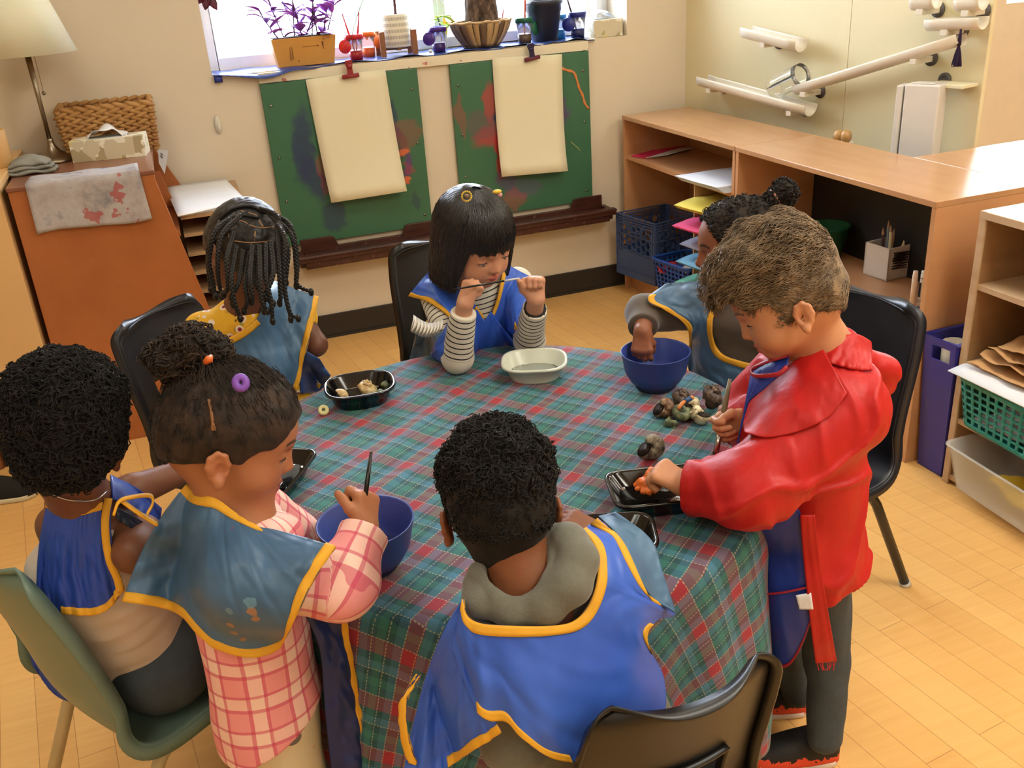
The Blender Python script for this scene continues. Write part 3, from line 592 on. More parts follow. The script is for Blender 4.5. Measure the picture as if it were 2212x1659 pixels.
# pencil box, pencils, markers
PB = thing('pencil_box', (2.08, 2.33, .429), 'square white box with dark scribbles holding pencils', 'pencil box'); PBM = mat('white_card_box', (226, 216, 200), .7)
pc = P(1888, 601, z=.429); PB.location = (pc.x + .06, pc.y + .01, .429); PB.rotation_euler = (0, 0, .08)
b = MB(); s_ = .054; hh = .112; t0 = .004
for bx in (((-s_, -s_, 0), (s_, -s_ + t0, hh)), ((-s_, s_ - t0, 0), (s_, s_, hh)), ((-s_, -s_, 0), (-s_ + t0, s_, hh)), ((s_ - t0, -s_, 0), (s_, s_, hh)), ((-s_, -s_, 0), (s_, s_, t0))): b.box(*bx)
b.build('box', PBM, PB)
b = MB(); SCB = mat('dark_marker_scribble', (50, 34, 40), .6)
for k in range(13): b.tube([(-.034 + .064 * ((k + i) % 2) + .003 * math.sin(k), -s_ - .0012, .094 - k * .0045 - .004 * i) for i in range(2)], .0016 if k > 6 else .003, 5)
b.build('scribble', SCB, PB)
for k, (dx, dy, tx, ty, cc, ln) in enumerate(((-.028, 0, -.02, 0, (60, 40, 50), .15), (-.008, -.012, 0, .01, (206, 190, 150), .155), (.006, 0, .01, 0, (150, 110, 80), .14), (.012, .01, .005, .02, (110, 120, 124), .16), (.02, -.004, .06, 0, (90, 50, 50), .13), (.028, .01, .09, 0, (110, 60, 66), .15), (.026, -.012, .11, .01, (96, 64, 80), .155), (.01, -.02, .05, 0, (200, 180, 140), .12))):
    pr = thing('pencil', (PB.location.x + dx * .6, PB.location.y + dy, .436), ('dark plum', 'cream', 'tan', 'slate grey', 'dark red', 'brownish red', 'mauve', 'pale')[k] + ' pencil standing in the white scribbled box', 'pencil', 'pencils in the white box')
    e = Vector((tx * .9, ty, ln * 1.08)); MB().tube([(0, 0, 0), e * .86], .0052, 6).build('shaft', mat('pencil_paint_%d' % k, tuple(min(255, int(q_ * 1.35)) for q_ in cc), .5), pr); MB().tube([e * .86, e], [.0052, .0008], 6).build('tip', mat('pencil_wood', (196, 160, 120), .7), pr)
for k, (u, v_, lab, c_, cap) in enumerate(((1971, 648, 'white marker with orange smears and a light blue cap, standing by the shelf side', (230, 190, 160), (60, 150, 180)), (1990, 636, 'white marker with black print and navy cap, standing against the shelf side', (226, 226, 222), (36, 30, 90)))):
    p = P(u, v_, x=1.985 + .02 * k); p.z = .429; r = thing('marker_pen', p, lab, 'marker'); L_ = .150
    MB().lathe([(0, .04), (.0078, .04), (.0078, L_ - .012), (.007, L_ - .01), (.0068, L_), (0, L_)], n=16).build('barrel', mat('marker_barrel_%d' % k, c_, .4, c2=(238, 232, 224), vs=60), r, smooth=True)
    MB().lathe([(0, 0), (.0076, 0), (.0084, .002), (.0082, .042), (0, .042)], n=16).build('cap', mat('marker_cap_%d' % k, cap, .35), r, smooth=True)
    if k: b = MB(); [b.lathe([(.0079, z), (.0082, z), (.0082, z + .0014), (.0079, z + .0014)], n=16) for z in (.055, .06, .128)]; b.box((-.0085, -.004, .07), (-.0078, .004, .115)); b.build('print', BLK, r)
GRN = mat('dark_green_plastic', (20, 92, 60), .45); r = thing('green_bin', (2.15, 2.75, .429), 'dark green plastic bin deep in the black-backed shelf', 'bin')
b = MB().lathe([(0, 0), (.06, 0), (.08, .11), (.09, .115), (.09, .12), (.076, .12), (.056, .006), (0, .006)], n=4 * 12, sx=1, sy=.9); b.build('tub', GRN, r, smooth=True)
# things behind the shelf
r = thing('white_appliance_box', PW(1988, 335, .12), 'tall white plastic unit standing behind the shelf against the yellow wall', 'appliance'); WPL = mat('glossy_white_plastic', (226, 222, 214), .3); p = r.location; r.location = (p.x, p.y, .62)
r.rotation_euler = (0, 0, math.atan2(WBD.y, WBD.x) + math.pi + .25)
b = MB(); b.prism([(-.055, -.03), (-.035, -.045), (.035, -.045), (.065, -.02), (.065, .04), (-.055, .04)], 0, .395); b.build('housing', WPL, r, bev=.006); MB().box((.07, -.02, 0), (.092, .04, .39)).build('side_rail', WPL, r, bev=.004); MB().box((-.03, -.01, .395), (.04, .035, .40)).build('top_cap', WPL, r, bev=.002)
EGG = wood('turned_wood_egg', (190, 150, 96), (170, 128, 76), 20, (1, 1, 1), .3)
cup = P(1820, 304, x=2.315); r = thing('wooden_bowl', (cup.x, cup.y, .74), 'small pale cup behind the shelf holding two wooden eggs', 'cup'); MB().lathe([(0, 0), (.03, 0), (.04, .06), (.038, .062), (.03, .01), (0, .01)], n=24).build('shell', mat('cream_cup', (226, 214, 190), .5), r, smooth=True)
for k, (u, v_) in enumerate(((1811, 295), (1828, 295))):
    p = P(u, v_, x=2.315); tag(MB().ell((0, 0, 0), (.02, .02, .025), 20).build('wooden_egg', EGG, smooth=True), ('left', 'right')[k] + ' one of the two wooden eggs peeking over the shelf', 'egg', 'wooden eggs'); COL.objects[-1].location = p
# wall shelf for the cup, hidden low
tag(MB().box((2.29, 2.7, .72), (2.36, 2.98, .738)).build('small_ledge', MAP), 'small ledge behind the shelf carrying the cup of eggs', 'ledge')
# ================================================================= ramps on the yellow wall
TUBW = mat('white_pvc', (232, 222, 200), .35); GREYM = mat('grey_magnet', (90, 86, 84), .5)
def trough(a, b_, rad, label, m=TUBW, mounts=(.5,), off=.085, openup=True, name='marble_ramp', full=False):
    A = PW(*a, off); B2 = PW(*b_, off); d = (B2 - A).normalized(); L_ = (B2 - A).length; r = thing(name, (A + B2) / 2, label, 'ramp', 'white ramps on the yellow wall')
    upv = Vector((0, 0, 1)); s = WBN; u = s.cross(d); 
    if u.z < 0: u = -u
    arc = np.linspace(0, 2 * math.pi, 25) if full else np.linspace(math.radians(165), math.radians(375), 17)
    G = [[A + d * (L_ * i / 6) + s * math.cos(t) * rad + u * math.sin(t) * rad for t in arc] for i in range(7)]
    parts_world(r, MB().sheet(G, .003).build('half_tube' if not full else 'clear_tube', m, smooth=True))
    for f in mounts:
        q = A + d * L_ * f - u * (rad + .006); w_ = q - WBN * (q - WB0).dot(WBN)
        parts_world(r, MB().lathe([(0, 0), (.026, 0), (.026, .006), (.02, .008), (.018, .012), (0, .012)], w_, 20, WBN).build('magnet_mount', GREYM, smooth=True), MB().bar(w_ + WBN * .01, q + WBN * .02, .026, .02).build('arm', TUBW, bev=.002))
    return r
trough((1612, 62), (1732, 92), .036, 'short white half-tube ramp, upper left on the yellow wall', mounts=(.38,))
trough((1517, 168), (1752, 232), .035, 'long white half-tube ramp low on the yellow wall, sloping down to the right', mounts=(.1, .85))
trough((2077, 78), (1722, 188), .029, 'longest thin white half-tube ramp, sloping down to the left', mounts=(.25, .95))
trough((2008, 46), (2125, 42), .030, 'short white half-tube ramp near the purple tassel, upper right', mounts=(.35,))
trough((1975, 2), (2025, -2), .03, 'white ramp cut off by the top edge, left of two', mounts=(.4,)); trough((2072, 4), (2125, 0), .03, 'white ramp cut off by the top edge, right of two', mounts=(.4,))
CLR = NT('clear_acrylic'); CLR.inp('Transmission Weight', .95); CLR.inp('Roughness', .05); CLR.inp('IOR', 1.3); CLR.inp('Base Color', (1, 1, .96, 1))
trough((1672, 190), (1733, 160), .042, 'short clear plastic tube joining two white ramps', CLR.m, (), full=True)
r = thing('tassel', PW(2075, 70, .1), 'dark purple tassel hanging at the top end of the longest ramp', 'tassel'); TAS = mat('dark_purple_yarn', (44, 22, 60), .9)
b = MB(); top = Vector((0, 0, .0))
for k in range(60):
    a = random.uniform(0, 6.28); q = random.random() ** .5; e = Vector((math.cos(a) * .020 * q, math.sin(a) * .014 * q, -.105 + random.uniform(-.004, .004))); b.tube([(0, 0, -.03), e * .6 + Vector((0, 0, -.005)), e], .0012, 4)
b.build('skirt', TAS, r); MB().tube([(0, 0, .012), (0, 0, -.02), (0, 0, -.04)], [.003, .006, .007], 10).build('head', TAS, r, smooth=True)
q = [PW(u, v_, 0) for u, v_ in ((2024, 185), (2045, 172))]; r = thing('wall_ledge', q[0], 'small cream square ledge fixed low on the yellow wall', 'ledge')
c0 = PW(2060, 182, .05); b = MB(); 
M_ = Matrix(((WBD.x, WBN.x, 0, c0.x), (WBD.y, WBN.y, 0, c0.y), (0, 0, 1, c0.z), (0, 0, 0, 1))); b.box((-.075, -.04, -.006), (.065, .05, .004), M_); parts_world(r, b.build('board', mat('cream_board', (230, 222, 186), .5), bev=.001)); b = MB().lathe([(0, 0), (.024, 0), (.024, .008), (.014, .01), (.014, .004), (0, .004)], PW(2042, 172, 0), 20, WBN); parts_world(r, b.build('mount', GREYM, smooth=True))
# ================================================================= near right bookcase with its contents, blue bin
OAK = wood('worn_plywood', (150, 112, 74), (170, 130, 88), 4, (1, 1, 5), .5); OAKE = wood('scuffed_pale_edge', (190, 158, 122), (206, 176, 142), 9, (1, 1, 4), .5); WTOP = mat('white_laminate_top', (222, 218, 212), .25)
bc = thing('bookcase', (2.1, 1.5, 0), 'worn plywood bookcase with a white top, cut off by the right edge', 'bookcase'); y1 = 1.878; y0 = 1.12; xf = 1.954; xb = 2.25
parts_world(bc, MB().box((xf, y1 - .02, 0), (xb, y1, ZT - .02)).build('side_panel', OAK), MB().box((xf - .002, y1 - .021, 0), (xf + .006, y1 + .001, ZT)).build('edge_strip', OAKE, bev=.002), MB().box((xf, y0, 0), (xb, y0 + .02, ZT - .02)).build('side_panel', OAK), MB().box((xf, y0, ZT - .02), (xb, y1, ZT)).build('top', WTOP, bev=.002), MB().box((xf - .003, y0, ZT - .02), (xf, y1, ZT - .001)).build('edge_strip', OAKE), MB().box((xb - .01, y0, 0), (xb, y1, ZT - .02)).build('back_panel', OAK))
for z in (.618, .39, .215, .03): parts_world(bc, MB().box((xf + .004, y0 + .02, z - .016), (xb - .01, y1 - .02, z)).build('shelf_board', OAKE, bev=.001))
KRA = mat('brown_kraft_paper', (200, 154, 100), .8, c2=(184, 138, 88), vs=5)
def crumple(name, m, x0, x1, ya, yb, z, amp, seed, label, th=.002, n=18, cat='paper', group=None):
    G = []
    for i in range(n):
        row = []
        for j in range(n):
            p = np.array([x0 + (x1 - x0) * i / (n - 1), ya + (yb - ya) * j / (n - 1), z]); s_ = snoise(p * 1.0, 28, seed); p = p + np.array([snoise(p + 3, 35, seed + 1) * .012, snoise(p + 7, 30, seed + 2) * .01, abs(s_) * amp]); row.append(p)
        G.append(row)
    return tag(MB().sheet(G, th).build(name, m, smooth=True), label, cat, group)
for k in range(4): crumple('kraft_paper', KRA, 1.945 + .008 * k, 2.18, 1.48, 1.835 - .02 * k, .398 + .022 * k, .018 + .006 * k, 20 + k, ('lowest', 'second lowest', 'second highest', 'topmost')[k] + ' crumpled brown paper in the bookcase pile', group='crumpled brown papers')
crumple('white_sheet', mat('manila', (220, 214, 196), .7), 1.975, 2.15, 1.3, 1.72, .622, .004, 5, 'manila sheets lying on the upper shelf of the bookcase')
r = thing('white_folder', (2.0, 1.6, .39), 'white paper sheet poking out below the brown papers', 'paper')
G = [[(1.898 + .25 * i / 7, 1.42 + .44 * j / 9 - .0 * i, .392 - .016 * max(0, 1 - i / 2.5)) for j in range(10)] for i in range(8)]; parts_world(r, MB().sheet(G, .003).build('sheet', WHITE, smooth=True))
TEAL = mat('teal_plastic', (16, 140, 128), .4); r = thing('teal_basket', (2.0, 1.6, .217), 'teal perforated basket in the bookcase', 'basket')
c4 = [(1.925, 1.855), (1.905, 1.47), (2.15, 1.47), (2.16, 1.855)]; ctr = np.mean(c4, 0); basket(r, c4, [tuple(ctr + (np.array(p) - ctr) * .88) for p in c4], .219, .362, TEAL, 6, 20, .0065, rc=.035, n=120)
for k in range(4): crumple('paper_scrap', WHITE, 1.95 + .02 * k, 2.09 + .01 * k, 1.55 + .03 * k, 1.80 - .03 * k, .235 + .02 * k, .03, 40 + k, ('lowest', 'lower', 'upper', 'topmost')[k] + ' white paper scrap inside the teal basket', n=12, group='white scraps in the teal basket', cat='scrap')
CLP = NT('clear_bin_plastic'); CLP.inp('Roughness', .25); CLP.inp('Alpha', .38); CLP.inp('Base Color', lin((235, 236, 236)))
r = thing('clear_bin', (2.0, 1.6, .032), 'clear plastic bin holding yellow paper at the bottom of the bookcase', 'bin')
c4 = [(1.895, 1.83), (1.875, 1.44), (2.14, 1.43), (2.16, 1.83)]; ctr = np.mean(c4, 0); bb = [tuple(ctr + (np.array(p) - ctr) * .86) for p in c4]
def rbox_ring(cn, rc, n=8):
    A = [np.array(p, float) for p in cn]; out = []
    for k in range(4):
        a, b_, c_ = A[k - 1], A[k], A[(k + 1) % 4]; u = (a - b_) / np.linalg.norm(a - b_); v_ = (c_ - b_) / np.linalg.norm(c_ - b_)
        for t in np.linspace(0, 1, n): out.append(b_ + u * rc * (1 - t) ** 2 + v_ * rc * t ** 2)
    return out
def loft(rings, closed_bottom=True):
    n = len(rings[0]); b = MB(); vs = [p for r_ in rings for p in r_]; fs = [(i * n + j, i * n + (j + 1) % n, (i + 1) * n + (j + 1) % n, (i + 1) * n + j) for i in range(len(rings) - 1) for j in range(n)]
    fs.append(tuple(range(n - 1, -1, -1))); fs.append(tuple((len(rings) - 1) * n + j for j in range(n))); return b.add(vs, fs)
def tub(cn_t, cn_b, z0, z1, th, rc, rimw=.008):
    ctr = np.mean(cn_t, 0); sc = lambda cn, k: [tuple(ctr + (np.array(p) - ctr) * k) for p in cn]
    L_ = max(np.linalg.norm(np.array(cn_t[0]) - np.array(cn_t[1])), .05); k = 1 - 2 * th / L_; kr = 1 + 2 * rimw / L_
    R = lambda cn, z: [(*p, z) for p in rbox_ring(cn, rc)]
    return loft([R(sc(cn_b, .97), z0), R(cn_b, z0 + .004), R(cn_t, z1 - .005), R(sc(cn_t, kr), z1 - .004), R(sc(cn_t, kr), z1), R(sc(cn_t, k), z1), R(sc(cn_b, k), z0 + .006), R(sc(cn_b, k * .96), z0 + .003)])
parts_world(r, tub(c4, bb, .034, .165, .003, .03).build('tub', CLP.m, smooth=True)); r2 = crumple('yellow_paper', mat('yellow_felt', (220, 180, 40), .8), 1.93, 2.08, 1.47, 1.70, .06, .06, 9, 'bright yellow paper inside the clear bin', .003, 14)
BIN = mat('royal_blue_bin', (54, 52, 150), .4); r = thing('blue_bin', (2.08, 1.94, 0), 'tall narrow royal blue bin between the shelf and the bookcase', 'bin')
c4 = [(1.938, 2.0), (1.945, 1.885), (2.24, 1.885), (2.24, 2.0)]; ctr = np.mean(c4, 0); c4b = [(1.963, 1.99), (1.965, 1.895), (2.22, 1.895), (2.22, 1.99)]
G = []
for side_ in range(4):
    t0_, t1_ = c4[side_], c4[(side_ + 1) % 4]; b0_, b1_ = c4b[side_], c4b[(side_ + 1) % 4]
    G = [[tuple(np.array((*b0_, .002)) * (1 - i / 20) * (1 - j / 12) + np.array((*b1_, .002)) * (1 - i / 20) * (j / 12) + np.array((*t0_, .43)) * (i / 20) * (1 - j / 12) + np.array((*t1_, .43)) * (i / 20) * (j / 12)) for j in range(13)] for i in range(21)]
    parts_world(r, MB().sheet(G, .004, skip=(lambda i, j: 17 <= i < 19 and 3 <= j < 10) if side_ == 0 else None).build('panel', BIN, smooth=False))
parts_world(r, MB().tube([(*c, .43) for c in c4], .006, 8, closed=True).build('rim', BIN, smooth=True), MB().add([(*p, .004) for p in c4b] + [(*p, .01) for p in c4b], [(3, 2, 1, 0), (4, 5, 6, 7)]).build('bottom', BIN))
for k, (x, y, rr, tz) in enumerate(((2.005, 1.945, .036, .46), (2.10, 1.94, .04, .5), (2.16, 1.925, .02, .44))):
    b = MB(); G = [[(x + rr * (1 - .02 * a) * math.cos(a * .55) - .012 * zz, y + rr * .9 * (1 - .02 * a) * math.sin(a * .55), .01 + tz * .88 * zz) for a in range(22)] for zz in np.linspace(0, 1, 6)]; tag(b.sheet(G, .0012).build('paper_roll', mat('offwhite_roll', (228, 222, 206), .8), smooth=True), ('slim cream', 'wide cream', 'small cream')[k] + ' rolled paper standing in the blue bin', 'paper roll', 'paper rolls in the blue bin')
# ================================================================= window sill and the things on it
BLP = NT('glossy_blue_sill_cloth'); BLP.col(BLP.ramp(BLP.noise(BLP.coord(scale=(1, 4, 1)), 40, 4, .7), [(.35, (20, 34, 96)), (.65, (70, 96, 170))])); BLP.inp('Roughness', .28); BLP.bump(BLP.noise(BLP.coord(), 90, 2), .25, .001)
G = []
for i in range(60):
    x = .203 + 1.62 * i / 59; row = []
    for j in range(14):
        t = j / 13; y = 4.19 - .205 * t; z = ZS + .003 + .0015 * math.sin(x * 40)
        if t > .7: z += .006 * (t - .7) / .3 * math.sin(x * 26 + 1) + (.004 if x > 1.4 else 0) * math.sin(x * 55)
        if t > .85 and x < .62: k = (t - .85) / .15; y -= .03 * k * math.sin((x - .2) / .42 * math.pi); z -= .020 * k * math.sin((x - .2) / .42 * math.pi)
        row.append((x, y, z))
    G.append(row)
tag(MB().sheet(G, .002).build('sill_cloth', BLP.m, smooth=True), 'wavy shiny blue cloth covering the window sill under the plants', 'cloth')
tag(MB().tube([(.205, 3.985, ZS - .012), (.235, 3.985, ZS - .012)], .012, 12).build('rolled_tape', mat('deep_blue_roll', (24, 38, 130), .4), smooth=True), 'small deep blue roll at the left end of the window sill', 'roll')
def leafpts(base, d, L_, W, droop, fold=.25, n=7, up=(0, 0, 1)):
    base = Vector(base); d, s, u = frame_of(d, up); G = []
    for i in range(n):
        t = i / (n - 1); w_ = W * (math.sin(math.pi * min(1, t * .93 + .05)) ** .8); c_ = base + d * (L_ * t) - Vector((0, 0, 1)) * droop * L_ * t * t
        G.append([c_ - s * w_ + u * w_ * fold, c_, c_ + s * w_ + u * w_ * fold])
    return G
SOIL = mat('potting_soil', (50, 36, 26), .95)
def leafmat(name, c, c2, tr=.25):
    t = NT(name); t.col(t.ramp(t.noise(t.coord(), 30, 3), [(.35, c), (.65, c2)])); t.inp('Roughness', .45); t.inp('Transmission Weight', 0); t.inp('Subsurface Weight', tr); t.inp('Subsurface Scale', .01); return t.m
PURL = leafmat('purple_leaf', (112, 34, 140), (180, 96, 200), 0); PSTEM = mat('dark_purple_stem', (70, 30, 60), .6)
r = thing('planter_box', (.575, 4.07, ZS + .004), 'ochre yellow trapezoid planter box full of purple leaves on the left of the sill', 'planter'); OCH = wood('ochre_planter_paint', (206, 148, 70), (214, 158, 80), 14, (1, 1, 1), .45)
b = MB(); z1 = .108
def trap(b, w0, w1, d0, d1, z0, z1_): b.add([(-w0, -d0, z0), (w0, -d0, z0), (w0, d0, z0), (-w0, d0, z0), (-w1, -d1, z1_), (w1, -d1, z1_), (w1, d1, z1_), (-w1, d1, z1_)], [(3, 2, 1, 0), (4, 5, 6, 7), (0, 1, 5, 4), (1, 2, 6, 5), (2, 3, 7, 6), (3, 0, 4, 7)])
trap(b, .112, .128, .038, .05, 0, z1); b.build('box', OCH, r, bev=.002)
b = MB()
for (x, z, w_, h_) in ((-.06, .06, .0012, .035), (-.052, .062, .0012, .032), (.072, .078, .003, .008), (.073, .064, .0015, .006), (.078, .095, .003, .002), (.02, .072, .03, .0006), (-.03, .02, .002, .003), (.052, .072, .004, .0018)):
    yf = -(.038 + .012 * z / z1) - .0008; b.box((x - w_, yf - .0008, z - h_), (x + w_, yf + .002, z + h_))
b.build('scratches', mat('brown_scratch', (120, 74, 34), .6), r)
MB().box((-.12, -.044, z1 - .002), (.12, .044, z1 + .003)).build('soil', SOIL, r)
random.seed(3)
for sx, lean, h_, nl in ((-.095, -.5, .12, 9), (-.07, -.25, .16, 8), (-.03, .1, .24, 9), (.0, -.12, .13, 8), (.04, .15, .20, 9), (.06, .0, .30, 10), (.09, .25, .26, 10), (.105, .35, .16, 8), (.02, .5, .10, 7)):
    st = thing('x', (0, 0, 0), None, None); COL.objects.unlink(st); bpy.data.objects.remove(st)
    b = MB(); base = Vector((sx, random.uniform(-.03, .03), z1)); tip = base + Vector((lean * h_, random.uniform(-.03, .03), h_)); pts = cr([base, base.lerp(tip, .5) + Vector((lean * .02, 0, .01)), tip], 8); b.tube(pts, .0026, 6)
    s_ = b.build('stem', PSTEM, r, smooth=True); b = MB()
    for k in range(nl):
        t = (k + .6) / nl; q = pts[min(7, int(t * 7))]; a = random.uniform(0, 6.28); b.sheet(leafpts(q, (math.cos(a), math.sin(a) * .6, random.uniform(.2, .9)), random.uniform(.055, .10), random.uniform(.016, .026), random.uniform(0, .5)), .0012)
    b.build('leaves', PURL, s_, smooth=True)
tw = MB(); tw.tube(cr([(-.02, 0, z1), (-.06, .0, .26), (-.10, 0, .40)], 8), .0018, 5); tw.tube([(-.06, 0, .26), (-.11, 0, .30)], .001, 4); tw.build('dry_stem', mat('grey_stem', (110, 100, 100), .7), r)
def paint_cup(x, y, col, label, paint, brushes=(), lidc=None, flap=-1, s=1.0, clear=True):
    r = thing('paint_cup', (x, y, ZS + .005), label, 'paint cup', 'spill-proof paint cups on the sill'); nm = '_'.join(map(str, col)); m = mat('cup_plastic_' + nm, col, .35); pm = mat('cup_paint_' + nm, paint, .4)
    MB().lathe([(0, 0), (.026 * s, 0), (.028 * s, .036 * s), (0, .036 * s)], n=28).build('paint', pm, r, smooth=True)
    if clear:
        cm = bpy.data.materials.get('clear_cup_plastic')
        if not cm: t = NT('clear_cup_plastic'); t.inp('Transmission Weight', .9); t.inp('Roughness', .15); t.inp('IOR', 1.2); t.inp('Base Color', (.95, .95, .98, 1)); cm = t.m
        MB().lathe([(.0285 * s, .036 * s), (.0335 * s, .082 * s), (.0315 * s, .082 * s), (.0265 * s, .036 * s)], n=28).build('cup', cm, r, smooth=True)
    MB().lathe([(.012 * s, .082 * s), (.036 * s, .08 * s), (.037 * s, .098 * s), (.034 * s, .1 * s), (.014 * s, .094 * s), (.008 * s, .06 * s), (.006 * s, .06 * s), (.012 * s, .082 * s)], n=28).build('lid', m, r, smooth=True)
    b = MB().lathe([(0, -.002), (.026 * s, -.002), (.027 * s, 0), (.026 * s, .002), (0, .002)], (flap * .044 * s, -.012, .055 * s), 24, (flap * .5, -.86, .1)); b.bar((flap * .036 * s, -.004, .09 * s), (flap * .042 * s, -.01, .07 * s), .012, .003); b.build('stopper_flap', m, r, smooth=True)
    for bi, (dx, dy, L_, bc) in enumerate(brushes):
        d = Vector((dx, dy, 1)).normalized(); br = thing('paint_brush', (x, y, ZS + .02), '', 'paint brush'); br['label'] = '%s brush handle leaning %s in the %s' % (('red', 'dark')[bc[0] < 100], ('left', 'right')[dx > 0], ' '.join(label.split()[:(4 if 'blue' in label else 3)]))
        MB().tube([d * .0, d * (L_ * .55), d * L_], [.0028, .0045, .0025], 8).build('handle', mat('brush_%d' % bc[0], bc, .35), br, smooth=True)
    return r
paint_cup(.852, 4.14, (240, 120, 40), 'orange paint cup half hidden behind the red cup', (220, 100, 30), flap=1)
paint_cup(.782, 4.055, (206, 36, 44), 'red paint cup beside the planter', (170, 30, 36), ((-.22, 0, .17, (220, 40, 60)), (.2, 0, .175, (206, 30, 50))))
paint_cup(1.135, 4.05, (70, 34, 140), 'purple paint cup beside the round basket', (60, 30, 110), flap=-1)
paint_cup(1.52, 4.05, (24, 96, 70), 'green paint cup with brown paint beside the round basket', (92, 70, 56), ((.08, .02, .26, (214, 70, 50)),), flap=1, s=1.05)
paint_cup(1.715, 4.13, (40, 140, 200), 'light blue paint cup behind the dark blue one', (40, 150, 210), ((-.15, .05, .26, (190, 30, 60)),), s=1.0)
paint_cup(1.775, 4.06, (34, 48, 140), 'dark blue paint cup at the right end of the row', (22, 28, 90), ((-.3, 0, .18, (50, 24, 50)),), flap=-1, s=1.08)
# pot in a wooden stand
WPT = NT('dashed_white_ceramic'); bk_ = WPT.n('TexBrick'); mp = WPT.coord('Object', scale=(1, 1, 1)); sx_ = WPT.n('SeparateXYZ'); WPT.l(mp, sx_.inputs[0]); an_ = WPT.math('ARCTAN2', sx_.outputs[1], sx_.outputs[0]); cb = WPT.n('CombineXYZ'); WPT.l(WPT.math('MULTIPLY', an_, .06), cb.inputs[0]); WPT.l(sx_.outputs[2], cb.inputs[1])
f1 = WPT.math('GREATER_THAN', WPT.math('FRACT', WPT.math('MULTIPLY', sx_.outputs[2], 42)), .45); f2 = WPT.math('GREATER_THAN', WPT.math('FRACT', WPT.math('MULTIPLY', an_, 13)), .6)
WPT.col(WPT.mix(WPT.math('MULTIPLY', f1, f2), (228, 220, 200), (120, 112, 100))); WPT.inp('Roughness', .5)
r = thing('plant_pot', (.965, 4.10, ZS + .036), 'white dashed ceramic pot with a stem and long leaves, held in a wooden stand', 'plant pot')
MB().lathe([(0, 0), (.056, 0), (.060, .006), (.064, .128), (.061, .13), (.058, .12), (.056, .01), (0, .01)], n=44).build('pot', WPT.m, r, smooth=True); MB().lathe([(0, .118), (.058, .118)], n=24).build('soil', SOIL, r)
MB().tube([(.01, 0, .11), (.012, 0, .3)], .006, 8).build('stem', mat('reddish_stem', (96, 50, 50), .6), r, smooth=True)
LGR = leafmat('green_strap_leaf', (60, 100, 50), (110, 140, 90)); b = MB()
for a, L_, el in ((-.3, .28, .5), (.1, .16, .5), (3.0, .30, .6), (3.4, .24, .3), (1.6, .2, .9), (-1.2, .16, .8)): b.sheet(leafpts((.012, 0, .28), (math.cos(a), math.sin(a) - .1, el), L_, .010, 1.25, .3, 12), .0008)
b.build('leaves', LGR, r, smooth=True)
r = thing('plant_stand', (.965, 4.10, ZS + .004), 'four-legged wooden stand holding the white dashed pot', 'plant stand'); WAL = wood('walnut', (130, 84, 54), (156, 104, 70), 6, (1, 1, .3), .45)
for sx in (-1, 1):
    for sy in (-1, 1): b = MB(); b.box((sx * .068 - .011, sy * .045 - .006, 0), (sx * .068 + .011, sy * .045 + .006, .098)); b.build('leg', WAL, r, bev=.002)
b = MB(); b.box((-.07, -.008, .022), (.07, .008, .032)); b.box((-.008, -.05, .022), (.008, .05, .032)); b.build('crossbar', WAL, r)
# leafy green sprig behind the purple cup
r = thing('leafy_plant', (1.17, 4.12, ZS + .005), 'bright green leafy sprig with one yellow leaf behind the purple cup', 'plant'); b = MB(); b.tube(cr([(0, 0, 0), (.0, 0, .08), (-.01, 0, .13)], 6), .003, 6); st = b.build('stem', PSTEM, r, smooth=True)
b = MB(); LG2 = leafmat('lime_leaf', (120, 190, 40), (150, 214, 60))
for a, L_, el, q in ((3.1, .075, -.2, .12), (2.7, .07, .3, .12), (.2, .08, -.1, .135), (.5, .07, .4, .13), (-1.2, .05, .1, .11), (3.6, .06, -.7, .10), (1.6, .05, .5, .13)): b.sheet(leafpts((0, 0, q), (math.cos(a), math.sin(a), el), L_, .024, .5, .15), .0008)
b.build('leaves', LG2, r, smooth=True); b = MB().sheet(leafpts((.01, -.02, .13), (.0, -.3, -.9), .075, .009, .0, .2), .0008); b.build('yellow_leaf', leafmat('yellow_leaf', (220, 196, 50), (236, 210, 70)), r, smooth=True)
# slatted bowl with bark trunk
r = thing('slatted_basket', (1.335, 4.085, ZS + .005), 'round basket of wooden slats holding a thick bark stump', 'basket'); SL = wood('split_ash', (150, 118, 76), (196, 164, 116), 8, (1, 1, .3), .6); SLD = wood('split_ash_dark', (96, 74, 56), (120, 96, 70), 8, (1, 1, .3), .6)
for k in range(26):
    a = 2 * math.pi * k / 26; G = []
    for i in range(8):
        t = i / 7; rr = .078 + .058 * math.sin(t * 1.35); z = .004 + .098 * t; w_ = .0105 * (1 + .25 * t) * (1.15 if k % 3 else .9)
        c_, s_ = math.cos(a), math.sin(a); G.append([Vector((rr * c_ * 1.0 - s_ * w_ * q, (rr * s_) * .68 + c_ * w_ * q * .8, z)) for q in (-1, 0, 1)])
    MB().sheet(G, .002 + .0015 * (k % 2)).build('slat', (SL, SLD)[k % 3 == 1 or k in (13, 14, 15, 16)], r, smooth=True)
MB().lathe([(0, .002), (.082, .002), (.125, .09), (.122, .09), (.08, .006), (0, .006)], n=40, sy=.66).build('lining', SLD, r, smooth=True)
b = MB(); b.tube([(.135 * math.cos(a) * (1 + .01 * math.sin(9 * a)), .135 * .68 * math.sin(a), .103 + .002 * math.sin(11 * a)) for a in np.linspace(0, 6.283, 60)[:-1]], [.005 + .0018 * math.sin(i * 2.3) for i in range(59)], 7, closed=True); b.build('twisted_rim', mat('raffia', (196, 164, 120), .8), r, smooth=True)
